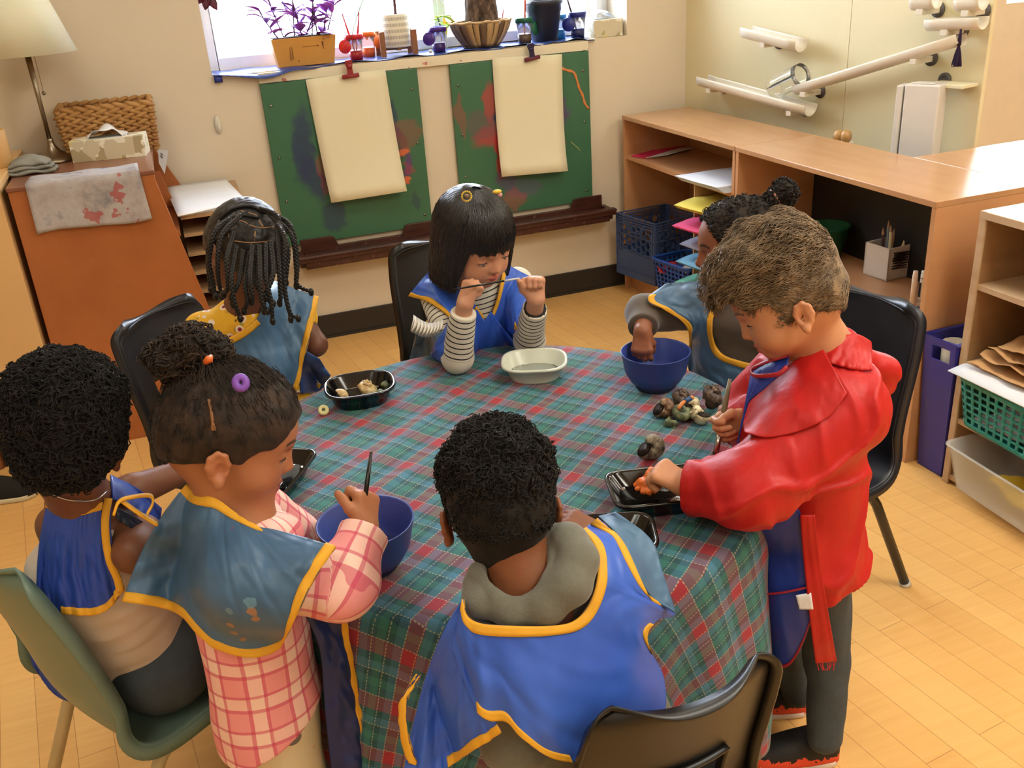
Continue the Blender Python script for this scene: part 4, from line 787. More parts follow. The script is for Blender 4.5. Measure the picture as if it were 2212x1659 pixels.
bark = NT('rough_bark'); co = bark.coord(scale=(1, 1, .45)); bark.col(bark.ramp(bark.noise(co, 40, 6, .7), [(.35, (44, 32, 26)), (.55, (96, 78, 64)), (.7, (150, 130, 112))])); bark.inp('Roughness', .95); bark.bump(bark.noise(co, 60, 6, .7), 1, .006)
vs = []; N1, N2 = 48, 30
for i in range(N2):
    z = .06 + .26 * i / (N2 - 1)
    for j in range(N1):
        a = 2 * math.pi * j / N1; p = np.array([math.cos(a), math.sin(a), z * 4]); rr = (.078 - .10 * abs(z - .11) * (1 if z > .11 else .4)) * (1 + .16 * float(snoise(p, 3.2, 5)) + .07 * float(snoise(p, 11, 8))); vs.append((rr * math.cos(a) + .012, .7 * rr * math.sin(a), z))
b = MB().add(vs, [(i * N1 + j, i * N1 + (j + 1) % N1, (i + 1) * N1 + (j + 1) % N1, (i + 1) * N1 + j) for i in range(N2 - 1) for j in range(N1)] + [tuple(range(N1 - 1, -1, -1)), tuple((N2 - 1) * N1 + j for j in range(N1))]); o = b.build('stump', bark.m, r, smooth=True)
b = MB().sheet(leafpts((.09, -.03, .10), (.2, -.1, 1), .06, .012, .1, .3), .001); b.build('red_leaf', leafmat('red_leaf', (150, 20, 40), (180, 30, 50)), r, smooth=True)
r = thing('dark_pot', (1.628, 4.085, ZS + .006), 'tall dark grey tapered plastic pot with a thin twig', 'plant pot'); b = MB().lathe([(0, 0), (.056, 0), (.079, .148), (.084, .15), (.084, .165), (.079, .165), (.077, .12), (0, .12)], n=40); b.build('pot', mat('charcoal_plastic', (46, 50, 66), .4), r, smooth=True)
MB().tube(cr([(.01, 0, .12), (.02, 0, .17), (.014, 0, .22), (.03, 0, .27)], 9), .0025, 6).build('twig', mat('grey_stem', (110, 100, 100), .7), r); MB().ell((.035, 0, .225), (.018, .01, .014)).build('pale_leaf', mat('pale_leaf', (196, 200, 170), .6), r, smooth=True)
tissue_box((1.905, 4.085, ZS + .001), .0, (.14, .13, .072), 'patterned tissue box at the right end of the window sill')
r = thing('poinsettia', (.235, 4.05, 1.55), 'dark red leaves hanging in at the top left of the window', 'plant'); b = MB(); RDL = leafmat('wine_red_leaf', (70, 12, 40), (96, 20, 54), 0); c0 = P(448, -14, y=4.04) - r.location
for a, L_ in ((-.25, .065), (-1.2, .065), (-1.9, .06), (-2.7, .07), (.5, .06), (1.6, .06)): b.sheet(leafpts(c0, (math.cos(a), -.1, math.sin(a)), L_, .017, .0, .1, 7, up=(0, -1, 0)), .001)
b.build('leaves', RDL, r, smooth=True); MB().tube([c0, c0 + Vector((-.02, .05, .3))], .003, 6).build('stem', LGR, r)
tag(MB().ell((0, 0, 0), (.009, .009, .008), 12).build('white_bead', mat('white_glaze', (232, 232, 236), .3), smooth=True), 'small white bead on the sill beside the purple cup', 'bead'); COL.objects[-1].location = (1.088, 4.02, ZS + .013)
# ================================================================= chairs
def chair(loc, face, m, mleg, label, mfoot, s=1.0, hole=True):
    rz = math.atan2(face[1], face[0]) - math.pi / 2; r = thing('shell_chair', (loc[0], loc[1], 0), label, 'chair', rz=rz); r.scale = (s, s, s)
    prof = [(.200, .330), (.212, .348), (.200, .368), (.15, .374), (.05, .362), (-.07, .352), (-.125, .362), (-.158, .40), (-.172, .46), (-.184, .53), (-.200, .60), (-.218, .67), (-.236, .735), (-.2395, .752), (-.2415, .762)]
    wd = [.150, .165, .172, .178, .184, .186, .184, .176, .170, .168, .168, .166, .158, .146, .118]
    pr = cr([(a, b_, 0) for a, b_ in prof], 64); ww = np.interp(np.linspace(0, 14, 64), range(15), wd); G = []
    for i in range(64):
        row = []; back = max(0, min(1, (pr[i][1] - .37) / .1)) if pr[i][0] < -.1 else 0
        for j in range(33):
            q = (j - 16) / 16; x = ww[i] * q; row.append((x, pr[i][0] + back * .040 * q * q - .010 * back, pr[i][1] + (1 - back) * .016 * q * q))
        G.append(row)
    A = np.array(G); sk = (lambda i, j: (A[i][j][1] < -.15 and .485 < A[i][j][2] < .595 and abs(j - 15.5) < (8 if .49 < A[i][j][2] < .585 else 7))) if hole else None
    MB().sheet(G, .007, skip=sk).build('shell', m, r, smooth=True)
    du = np.gradient(A, axis=0); dv = np.gradient(A, axis=1); N = np.cross(du, dv); N /= np.linalg.norm(N, axis=2, keepdims=True); 
    if N[40, 16, 1] > 0: N = -N      # pointing behind / below the shell
    loop = [(i, 0) for i in range(64)] + [(63, j) for j in range(1, 33)] + [(i, 32) for i in range(62, -1, -1)] + [(0, j) for j in range(31, 0, -1)]
    def flange(lp, w_, out=0.0):
        n = len(lp); G2 = [[A[i][j] + N[i][j] * w_ * t for (i, j) in lp] + [A[lp[0][0]][lp[0][1]] + N[lp[0][0]][lp[0][1]] * w_ * t] for t in (0, .5, 1)]; return MB().sheet(G2, .005)
    flange(loop, .024).build('rim', m, r, smooth=True)
    if hole:
        ii = [i for i in range(64) if A[i][16][1] < -.15 and .485 < A[i][16][2] < .595]; i0, i1 = ii[0], ii[-1] + 1
        lp = [(i, 8) for i in range(i0, i1)] + [(i1, j) for j in range(8, 24)] + [(i, 24) for i in range(i1, i0, -1)] + [(i0, j) for j in range(24, 8, -1)]; flange(lp, .014).build('handle_rim', m, r, smooth=True)
    for sx in (-1, 1):
        for pts in ([(sx * .15, .02, .332), (sx * .15, .10, .334), (sx * .152, .14, .325), (sx * .158, .165, .29), (sx * .185, .215, .0)], [(sx * .15, .02, .332), (sx * .15, -.06, .330), (sx * .153, -.10, .318), (sx * .158, -.125, .285), (sx * .19, -.25, .0)]):
            c = cr(pts[:4], 12); pp = [Vector(p) for p in c] + [Vector(pts[4])]; l_ = MB().tube(pp, .0125, 12).build('leg', mleg, r, smooth=True); MB().tube([pp[-1] + Vector((0, 0, .0)), pp[-1].lerp(pp[-2], .05)], [.015, .0145], 12).build('foot_glide', mfoot, l_, smooth=True)
    MB().tube([(-.15, -.05, .332), (.15, -.05, .332)], .009, 8).build('cross_tube', mleg, r)
    return r
NAVY = mat('navy_shell_plastic', (22, 27, 38), .38, bump=(350, .12, .0005)); BLKL = mat('black_enamel_tube', (14, 14, 15), .3); GLIDE = mat('white_glide', (206, 204, 196), .4); BLKS = mat('black_shell_plastic', (20, 20, 21), .36, bump=(350, .12, .0005)); TEALS = mat('sage_teal_shell', (108, 132, 118), .35, bump=(350, .08, .0005)); CRML = mat('cream_enamel_tube', (196, 178, 134), .35, c2=(176, 156, 112), vs=18)
chair((1.235, 1.63), (-.96, -.27), NAVY, BLKL, 'navy shell chair on the right, standing between the boy in red and the shelf', GLIDE, .95)
chair((.70, 2.45), (.02, -1), BLKS, BLKL, 'black shell chair of the girl with the bob haircut, in front of the window wall', GLIDE, .96)
chair((.03, 2.33), (.73, -.68), NAVY, BLKL, 'dark navy shell chair in front of the orange cabinet, seat of the child with braids', GLIDE, .94)
chair((.465, .995), (-.04, 1), BLKS, BLKL, 'black shell chair in the foreground, seen from behind at the bottom right', GLIDE, .85)
chair((-.21, 1.53), (.86, .51), TEALS, CRML, 'sage green shell chair with cream tube legs at the bottom left', GLIDE, .95, hole=False)
# ================================================================= table and cloth
TC = (.50, 1.60); TR = .540; ZTB = .6
r = thing('round_table', (TC[0], TC[1], 0), 'round low table hidden under the plaid tablecloth', 'table'); TT = wood('table_laminate', (190, 150, 100), (200, 160, 110), 3, (1, 1, 1), .4)
MB().lathe([(0, .572), (TR - .004, .572), (TR, .576), (TR, .590), (TR - .004, .594), (0, .594)], n=64).build('tabletop', TT, r, smooth=False)
for k in range(4): a = math.pi / 4 + k * math.pi / 2; MB().tube([(.36 * math.cos(a), .36 * math.sin(a), .572), (.40 * math.cos(a), .40 * math.sin(a), 0)], .018, 12).build('leg', mat('steel_tube', (150, 150, 150), .3, 1), r, smooth=True)
PL = NT('plaid_woven_cloth'); uvn = PL.n('UVMap'); uvn.uv_map = 'UVMap'; mp = PL.n('Mapping'); PL.l(uvn.outputs[0], mp.inputs[0]); nz = PL.n('TexNoise'); PL.l(uvn.outputs[0], nz.inputs[0]); nz.inputs['Scale'].default_value = 9; sc = PL.n('VectorMath', operation='SCALE'); PL.l(nz.outputs['Color'], sc.inputs[0]); sc.inputs['Scale'].default_value = .008; ad = PL.n('VectorMath', operation='ADD'); PL.l(mp.outputs[0], ad.inputs[0]); PL.l(sc.outputs[0], ad.inputs[1])
sp_ = PL.n('SeparateXYZ'); PL.l(ad.outputs[0], sp_.inputs[0]); U, V = sp_.outputs[0], sp_.outputs[1]
fu = PL.math('FRACT', PL.math('DIVIDE', U, .1085)); fv = PL.math('FRACT', PL.math('DIVIDE', V, .1045))
BAND = [(0, (156, 66, 86)), (.27, (40, 108, 112)), (.43, (56, 138, 124)), (.58, (34, 90, 98)), (.72, (74, 140, 166)), (.87, (32, 98, 98)), (.995, (24, 84, 84))]
BAND2 = [(0, (162, 60, 82)), (.25, (66, 128, 156)), (.40, (28, 84, 90)), (.56, (54, 136, 120)), (.70, (44, 98, 116)), (.85, (78, 142, 168)), (.995, (30, 88, 84))]
ca, cb_ = PL.ramp(fu, BAND, 'CONSTANT'), PL.ramp(fv, BAND2, 'CONSTANT'); base = PL.mix(.5, ca, cb_)
red = PL.math('MULTIPLY', PL.math('LESS_THAN', fu, .27), PL.math('LESS_THAN', fv, .25)); base = PL.mix(PL.math('MULTIPLY', red, .75), base, (176, 34, 52))
base = PL.mix(.35, base, PL.mix(PL.noise(mp.outputs[0], 5, 3), (150, 120, 140), (10, 40, 44)), 'OVERLAY')
def thread(f, offs, along, dens=150):
    out = None
    for o in offs:
        d_ = PL.math('LESS_THAN', PL.math('ABSOLUTE', PL.math('SUBTRACT', f, o)), .009); out = d_ if out is None else PL.math('MAXIMUM', out, d_)
    return PL.math('MULTIPLY', out, PL.math('GREATER_THAN', PL.math('FRACT', PL.math('MULTIPLY', along, dens)), .35))
th = PL.math('MAXIMUM', thread(fv, (.02, .25, .52, .78), U), thread(fu, (.27, .72), V))
base = PL.mix(PL.math('MULTIPLY', th, .45), base, (200, 200, 160)); PL.col(base); PL.inp('Roughness', .85); PL.inp('Sheen Weight', .15); PL.bump(PL.noise(mp.outputs[0], 500, 1), .15, .0006)
nr_t, NTH = 26, 240; A_ = math.radians(37.7); vs, uvs, fs = [], [], []
def ridge(x, y):
    z = 0
    for (p0, p1, w_, h_) in (((.24, 1.62), (.62, 2.05), .018, .008), ((.35, 1.88), (.55, 2.0), .02, .006), ((.20, 1.52), (.34, 1.62), .014, .006), ((.5, 1.5), (.62, 1.62), .012, .004), ((.62, 1.85), (.80, 2.02), .02, .004)):
        a = np.array(p0); b2 = np.array(p1); p = np.array([x, y]); t = np.clip((p - a) @ (b2 - a) / ((b2 - a) @ (b2 - a)), 0, 1); d = np.linalg.norm(p - a - t * (b2 - a)); z += h_ * math.exp(-(d / w_) ** 2) * math.sin(math.pi * min(1, max(.02, t))) 
    return z
rr_list = list(np.linspace(0, TR + .003, nr_t)) + [TR + .012] + list(TR + .012 + np.linspace(.02, .50, 30))
for r_ in rr_list:
    for k in range(NTH):
        a = 2 * math.pi * k / NTH; c_, s_ = math.cos(a), math.sin(a)
        if r_ <= TR + .004:
            x, y = TC[0] + r_ * c_, TC[1] + r_ * s_; z = .5985 + ridge(x, y) * (1 - (r_ / TR) ** 8) + .0012 * float(snoise(np.array([x, y, 0]), 22, 3))
        else:
            dp = r_ - TR - .003; fr = min(1, dp / .35); ang = a + .02 * math.sin(3 * a)
            fold = (.5 + .5 * math.sin(11 * ang + 1.1 + .6 * math.sin(2 * ang))) * .075 * fr ** 1.1 + .012 * fr * math.sin(29 * a)
            out = TR + .004 + .008 * min(1, dp / .02) ** .5 + fold * .5 + .004 * fr; x, y = TC[0] + out * c_, TC[1] + out * s_; z = .598 - dp * (1 - .10 * fr) + .006 * math.exp(-dp / .02) * 0
        vs.append((x, y, z)); X, Y = r_ * c_ + TC[0] - .588, r_ * s_ + TC[1] - 1.437
        uvs.append((X * math.cos(A_) + Y * math.sin(A_) + .0147 + 5.425 - .0, -X * math.sin(A_) + Y * math.cos(A_) + .013 + 5.225))
nrr = len(rr_list); fs = [(i * NTH + j, (i + 1) * NTH + j, (i + 1) * NTH + (j + 1) % NTH, i * NTH + (j + 1) % NTH) for i in range(nrr - 1) for j in range(NTH)]
me = bpy.data.meshes.new('cloth'); me.from_pydata(vs, [], fs); uvl = me.uv_layers.new(name='UVMap')
for lp in me.loops: uvl.data[lp.index].uv = uvs[lp.vertex_index]
bmx = bmesh.new(); bmx.from_mesh(me); bmesh.ops.remove_doubles(bmx, verts=bmx.verts, dist=1e-5); bmesh.ops.recalc_face_normals(bmx, faces=bmx.faces); bmx.to_mesh(me); bmx.free()
o = link('tablecloth', me, PL.m, smooth=True); sm = o.modifiers.new('thickness', 'SOLIDIFY'); sm.thickness = .0015; sm.offset = 1
tag(o, 'teal, blue and crimson plaid tablecloth with dashed gold threads covering the round table', 'tablecloth')
# ================================================================= things on the table
ZC = .6015
BTRAY = mat('glossy_black_plastic', (9, 9, 11), .12, coat=.3); WTRAY = mat('milky_white_plastic', (216, 222, 206), .3); BOWL = mat('matte_blue_bowl', (52, 72, 150), .45); BASE_B = mat('navy_rubber_ring', (26, 34, 76), .5)
def water(r, rings, z, name='water'):
    pass
WATER = NT('clear_water'); WATER.inp('Transmission Weight', 1); WATER.inp('Roughness', .0); WATER.inp('IOR', 1.33); WATER.inp('Base Color', (.95, .98, 1, 1))
def tray(px, ax, hl, hw, h, m, label, rc, z=.636, taper=.84, water_=True, rim=.006, octo=False):
    c = P(*px, z=z); a = Vector((math.cos(ax), math.sin(ax), 0)); n_ = Vector((-a.y, a.x, 0)); r = thing('food_tray', (c.x, c.y, ZC), label, 'tray'); r.rotation_euler = (0, 0, ax)
    cn = [(-hl, hw), (-hl, -hw), (hl, -hw), (hl, hw)]; cb2 = [(x * taper, y * taper) for x, y in cn]; R = lambda cn_, z_, k=1, d=0: [(p[0] * k + math.copysign(d, p[0]), p[1] * k + math.copysign(d, p[1]), z_) for p in rbox_ring(cn_, rc, 12)]
    loft([R(cb2, 0, .97), R(cb2, .004), R(cn, h - .006, .985), R(cn, h - .006, 1, rim), R(cn, h - .001, 1, rim), R(cn, h, 1, rim * .4), R(cn, h - .003, .985), R(cb2, .006, .96), R(cb2, .004, .9)]).build('tray', m, r, smooth=True)
    if water_: loft([R(cb2, .0052, .9), R([(x * (taper + .03), y * (taper + .03)) for x, y in cn], .010, .955)]).build('water', WATER.m, r, smooth=True)
    return r
tray((777, 834), math.radians(-6), .074, .064, .042, BTRAY, 'small oval black tray holding four shells, far left of the table', .060)
tray((1154, 782), math.radians(-22), .071, .062, .042, WTRAY, 'white oval tray of water in front of the girl with the bob', .058)
tray((1448, 1044), math.radians(-14), .104, .058, .036, BTRAY, 'black tray under the hand of the boy in red', .030)
tray((568, 1026), math.radians(58), .105, .066, .036, BTRAY, 'black tray of water beside the face of the girl in pink plaid', .035)
tray((1302, 1150), math.radians(-20), .082, .052, .036, BTRAY, 'black tray mostly hidden by the child in the grey hood', .035)
def bowl(px, label, rr=.077, h=.086):
    c = P(*px, z=ZC); r = thing('bowl', (c.x, c.y, ZC), label, 'bowl')
    MB().lathe([(.045, .010), (.056, .018), (.068, .040), (rr - .001, h - .002), (rr, h), (rr - .002, h), (rr - .004, h - .002), (.0635, .040), (.052, .022), (.04, .014), (0, .012)], n=56).build('bowl', BOWL, r, smooth=True)
    MB().lathe([(.0, .0), (.042, 0), (.046, .004), (.046, .014), (.0, .0135)], n=40).build('foot_ring', BASE_B, r, smooth=True); MB().lathe([(0, .026), (.057, .026)], n=40).build('water', WATER.m, r); return r
bowlE = bowl((1416, 834), 'matte blue bowl in front of the child with grey sleeves, far right of the table'); bowlB = bowl((803, 1222), 'matte blue bowl under the brush of the girl in pink plaid', .079, .088)
def shellmat(name, stops, sc=70):
    if name in MATS: return MATS[name]
    t = NT(name); t.col(t.ramp(t.noise(t.coord(), sc, 4, .65), stops)); t.inp('Roughness', .45); t.bump(t.noise(t.coord(), sc * 2, 3), .4, .001); MATS[name] = t.m; return t.m
SM = dict(brown=shellmat('brown_spotted_shell', [(.35, (66, 44, 34)), (.55, (140, 104, 78)), (.7, (206, 186, 150))]), green=shellmat('mossy_green_shell', [(.35, (52, 60, 40)), (.55, (110, 122, 84)), (.7, (180, 180, 140))]), tan=shellmat('tan_shell', [(.3, (150, 116, 76)), (.55, (204, 178, 126)), (.7, (236, 222, 186))]), ivory=shellmat('ivory_shell', [(.35, (120, 100, 74)), (.5, (220, 208, 168)), (.7, (240, 232, 204))]), grey=shellmat('grey_barnacled_shell', [(.35, (70, 64, 54)), (.55, (150, 142, 122)), (.7, (214, 206, 184))]), dark=shellmat('dark_spiny_shell', [(.4, (40, 30, 26)), (.6, (92, 72, 58)), (.75, (180, 160, 130))]))
def shell(px, z, s, m, label, rot=(0, 0, 0), spikes=0, turns=3.0, hgt=1.1, group='shells on the table'):
    c = P(*px, z=z); pts, rad = [], []; n = int(turns * 22)
    for i in range(n + 1):
        t = i / n; th_ = t * turns * 6.283; g = math.exp(-2.2 * (1 - t)); R_ = s * .46 * g; rad.append(s * .50 * g * (1 + spikes * .32 * (1 if i % 5 == 0 else 0) * (1 if t > .4 else .4) + .04 * (i % 2))); pts.append(Vector((R_ * math.cos(th_), R_ * math.sin(th_), s * hgt * (1 - g))))
    b = MB().tube(pts, rad, 14, cap=False); e = pts[-1]; d = (pts[-1] - pts[-2]).normalized(); r = thing('sea_shell', c, label, 'shell', group, 0); r.rotation_euler = rot
    b.build('whorls', SM[m], r, smooth=True)
    if spikes:
        b = MB()
        for i in range(int(n * .35), n, 4):
            t = i / n; ctr_ = Vector((0, 0, pts[i].z)); o_ = (pts[i] - ctr_).normalized(); q = pts[i] + o_ * rad[i] * .75; b.tube([q, q + (o_ + Vector((0, 0, .5))).normalized() * s * .24 * spikes], [s * .085, s * .02], 6)
        b.build('spines', SM[m], r, smooth=True)
    b = MB().tube([e - d * .001, e + d * .0005, e - d * s * .25], [rad[-1] * .98, rad[-1] * .78, rad[-1] * .3], 14, cap=True); b.build('aperture', mat('dark_aperture', (50, 36, 28), .6), r, smooth=True)
    return r
shell((736, 858), .617, .022, 'tan', 'speckled tan shell at the left in the oval black tray', (1.2, .4, .3), turns=2.4)
shell((789, 842), .620, .026, 'tan', 'spiny tan shell in the middle of the oval black tray', (.2, .3, 0), .8)
shell((815, 852), .614, .021, 'green', 'pale green shell at the right in the oval black tray', (1.4, .2, 1.0)); shell((831, 840), .612, .020, 'green', 'striped green shell against the right rim of the oval black tray', (.6, .5, 2))
shell((1467, 868), .628, .033, 'dark', 'dark spiny shell with a white spiral, back left of the shell pile', (.3, -.2, 1), .7); shell((1435, 884), .622, .030, 'brown', 'reddish brown knobbly shell at the left of the shell pile', (1.2, .2, 2.2), .5)
shell((1468, 892), .620, .027, 'green', 'round mossy green shell in the front of the shell pile', (.5, 0, 0), hgt=.8); shell((1448, 905), .613, .021, 'green', 'small green cone shell at the front tip of the shell pile', (2.4, .3, .4), hgt=1.4)
shell((1497, 878), .626, .027, 'ivory', 'ivory shell with open mouth in the middle of the shell pile', (1.3, .6, 3.0), .3); shell((1519, 893), .620, .029, 'ivory', 'broken ivory shell with dark holes, front right of the shell pile', (1.6, -.3, 4.2), .5)
shell((1530, 862), .632, .034, 'dark', 'darkest spiny shell at the back right of the shell pile', (.4, .4, .5), .9); shell((1494, 897), .613, .019, 'brown', 'little brown shell tucked under the ivory ones', (1, 0, 1), .4)
shell((1408, 968), .628, .034, 'grey', 'grey ribbed shell with dark opening alone behind the black tray', (1.35, .3, 2.4), .15, group=None)
b = MB(); p0 = P(1478, 870, z=.655)
r = thing('diver_figurine', p0, 'tiny blue and orange toy figure lying on the shell pile', 'toy'); MB().tube([(-.02, -.012, -.004), (-.008, -.004, .001), (.004, .002, .002)], .004, 8).build('legs', mat('toy_orange', (214, 130, 66), .5), r, smooth=True); MB().tube([(.002, .001, .002), (.018, .006, .003)], [.006, .005], 8).build('torso', mat('toy_blue', (30, 74, 120), .5), r, smooth=True); MB().tube([(.016, .006, .003), (.024, .010, .002)], [.004, .005], 8).build('head', mat('toy_orange', (214, 130, 66), .5), r, smooth=True)
c = P(699, 886, z=.612); r = thing('bead_ring', c, 'pale yellow bead with a heart-shaped hollow on the cloth left of the oval tray', 'bead'); b = MB().lathe([(.004, -.004), (.008, -.006), (.0115, -.004), (.0122, 0), (.0115, .004), (.008, .006), (.004, .003)], n=28, axis=(-.15, -.75, .64)); b.build('ring', mat('pale_yellow_resin', (222, 214, 150), .4), r, smooth=True); MB().lathe([(0, 0), (.005, 0)], n=16, axis=(-.15, -.75, .64)).build('hollow', SM['green'], r)
# small scraps floating in the white tray
c = P(1118, 806, z=.612); r = thing('paper_flower', c, 'tiny yellow-white flower scrap in the white tray', 'scrap'); b = MB(); [b.ell((.007 * math.cos(a), .007 * math.sin(a), 0), (.004, .004, .0015), 8) for a in np.linspace(0, 6.28, 7)[:-1]]; b.build('petals', mat('pale_cream', (230, 222, 170), .6), r, smooth=True)
c = P(1423, 792, z=.632); shell((1414, 800), .628, .016, 'brown', 'small brown shell lying in the far blue bowl', (.5, 0, 0), group=None)
# ================================================================= organic shapes: smooth unions meshed on a grid
def prim_d(p, X):
    t = p[0].lstrip('-')
    if t == 'c':
        a, b, ra, rb = np.array(p[1], float), np.array(p[2], float), p[3], p[4]; ab = b - a; L2 = ab @ ab + 1e-12
        h = np.clip((X - a) @ ab / L2, 0, 1); return np.linalg.norm(X - a - h[..., None] * ab, axis=-1) - (ra + (rb - ra) * h)
    c, r = np.array(p[1], float), np.array(p[2], float); q = X - c
    if p[3] is not None: q = q @ np.array(p[3], float)
    k0 = np.linalg.norm(q / r, axis=-1); k1 = np.linalg.norm(q / (r * r), axis=-1) + 1e-9; return k0 * (k0 - 1) / k1
def prim_k(p): return p[5] if p[0].endswith('c') else p[4]
def prim_box(p, pad):
    if p[0].endswith('c'):
        a, b = np.array(p[1], float), np.array(p[2], float); r = max(p[3], p[4]); return np.minimum(a, b) - r - pad, np.maximum(a, b) + r + pad
    c = np.array(p[1], float); r = max(p[2]) if p[3] is not None else np.array(p[2]); return c - r - pad, c + r + pad
def comb(D, d, k, neg):
    if neg:
        h = np.maximum(k - np.abs(-d - D), 0) / k if k > 0 else 0; return np.maximum(D, -d) + h * h * k * .25
    h = np.maximum(k - np.abs(D - d), 0) / k if k > 0 else 0; return np.minimum(D, d) - h * h * k * .25
def sdf_pts(prims, X):
    D = np.full(X.shape[:-1], 1.0)
    for p in prims: D = comb(D, prim_d(p, X), prim_k(p), p[0][0] == '-')
    return D
def surfnet(D, lo, vox):
    s = D < 0; nx, ny, nz = D.shape
    cs = np.zeros((nx - 1, ny - 1, nz - 1), np.uint8); offs = [(i, j, k) for i in (0, 1) for j in (0, 1) for k in (0, 1)]
    for i, j, k in offs: cs += s[i:nx - 1 + i, j:ny - 1 + j, k:nz - 1 + k]
    act = (cs > 0) & (cs < 8); I = np.argwhere(act); idx = np.full(act.shape, -1, np.int64); idx[act] = np.arange(len(I))
    val = np.stack([D[I[:, 0] + i, I[:, 1] + j, I[:, 2] + k] for i, j, k in offs], 1); O = np.array(offs, float); acc = np.zeros((len(I), 3)); cnt = np.zeros(len(I))
    for a in range(8):
        for b in range(a + 1, 8):
            if np.abs(O[a] - O[b]).sum() != 1: continue
            va, vb = val[:, a], val[:, b]; m = (va < 0) != (vb < 0); t = np.where(m, va / np.where(m, va - vb, 1), 0)[:, None]; acc += np.where(m[:, None], O[a] + (O[b] - O[a]) * t, 0); cnt += m
    V = (I + acc / cnt[:, None]) * vox + lo; F = []
    for ax in range(3):
        sl0 = [slice(None)] * 3; sl1 = [slice(None)] * 3; sl0[ax] = slice(0, -1); sl1[ax] = slice(1, None); s0, s1 = s[tuple(sl0)], s[tuple(sl1)]; E = np.argwhere(s0 != s1)
        b, c = (ax + 1) % 3, (ax + 2) % 3; E = E[(E[:, b] > 0) & (E[:, c] > 0) & (E[:, b] < act.shape[b]) & (E[:, c] < act.shape[c])]
        def g(db, dc): q = E.copy(); q[:, b] -= db; q[:, c] -= dc; return idx[q[:, 0], q[:, 1], q[:, 2]]
        f = np.stack([g(1, 1), g(0, 1), g(0, 0), g(1, 0)], 1); fl = ~s0[tuple(E.T)]; f[fl] = f[fl][:, ::-1]; F.append(f[(f >= 0).all(1)])
    return V, np.concatenate(F)
def sdf_mesh(prims, vox, disp=None, smooth=1, clip=None):
    """prims -> (verts, quads).  clip: list of (point, normal): keep the side the normal points away from"""
    pos = [p for p in prims if p[0][0] != '-']; bx = [prim_box(p, vox * 3 + .004) for p in pos]; lo = np.min([b[0] for b in bx], 0); hi = np.max([b[1] for b in bx], 0); n = np.ceil((hi - lo) / vox).astype(int) + 1
    D = np.full(n, .5, np.float32); ax = [lo[i] + vox * np.arange(n[i]) for i in range(3)]
    for p in prims:
        k = prim_k(p); b0, b1 = prim_box(p, k + 3 * vox); i0 = np.clip(np.floor((b0 - lo) / vox).astype(int), 0, n); i1 = np.clip(np.ceil((b1 - lo) / vox).astype(int) + 1, 0, n)
        if (i1 <= i0).any(): continue
        X = np.stack(np.meshgrid(*[ax[i][i0[i]:i1[i]] for i in range(3)], indexing='ij'), -1); S = tuple(slice(i0[i], i1[i]) for i in range(3)); D[S] = comb(D[S], prim_d(p, X), k, p[0][0] == '-')
    if disp or clip:
        near = np.argwhere(np.abs(D) < .03 if disp else D < .02); X = lo + near * vox; v = D[tuple(near.T)]
        if disp: v = v - disp(X)
        if clip:
            for c_, nn in clip: v = np.maximum(v, (X - np.array(c_)) @ np.array(nn))
        D[tuple(near.T)] = v
    V, F = surfnet(D, lo, vox)
    for _ in range(smooth):
        A = np.zeros_like(V); c = np.zeros(len(V))
        for a, b in ((0, 1), (1, 2), (2, 3), (3, 0)): np.add.at(A, F[:, a], V[F[:, b]]); np.add.at(A, F[:, b], V[F[:, a]]); np.add.at(c, F[:, a], 1); np.add.at(c, F[:, b], 1)
        V = V * .45 + A / np.maximum(c, 1)[:, None] * .55
    return V, F
def np_mesh(name, V, F, m, parent=None, colors=None, uv=None, smooth=True):
    me = bpy.data.meshes.new(name); me.vertices.add(len(V)); me.vertices.foreach_set('co', np.asarray(V, np.float32).ravel()); F = np.asarray(F, np.int32); me.loops.add(F.size); me.loops.foreach_set('vertex_index', F.ravel()); me.polygons.add(len(F)); me.polygons.foreach_set('loop_start', np.arange(0, F.size, F.shape[1], dtype=np.int32)); me.update(calc_edges=True)
    if colors is not None: ca = me.color_attributes.new('Col', 'FLOAT_COLOR', 'POINT'); ca.data.foreach_set('color', np.hstack([colors, np.ones((len(V), 1))]).astype(np.float32).ravel())
    if uv is not None: ul = me.uv_layers.new(name='UVMap'); ul.data.foreach_set('uv', np.asarray(uv, np.float32)[F.ravel()].ravel())
    me.validate(); o = link(name, me, m, None, smooth)
    if parent: parts_world(parent, o)
    return o
def bone_uv(V, prims):
    """(around, along) metres on the nearest capsule"""
    best = np.full(len(V), 9.); uv = np.zeros((len(V), 2)); L0 = np.linalg.norm(np.array(prims[0][2], float) - np.array(prims[0][1], float)); acc = (math.ceil(L0 * 70) + .2) / 70 - L0
    for p in prims:
        if p[0] != 'c': continue
        a, b = np.array(p[1], float), np.array(p[2], float); ab = b - a; L_ = np.linalg.norm(ab); d = ab / L_; t = (V - a) @ d; q = V - a - np.clip(t, 0, L_)[:, None] * d; dist = np.linalg.norm(q, axis=1) - p[3]
        e1 = np.cross(d, [.3, .2, 1]); e1 /= np.linalg.norm(e1); e2 = np.cross(d, e1); ang = np.arctan2(q @ e2, q @ e1) * (p[3] + p[4]) / 2; m = dist < best; best[m] = dist[m]; tc = np.clip(t, 0, L_); uv[m] = np.stack([ang, tc + .05 * (t - tc) + acc], 1)[m]; acc += L_
    return uv
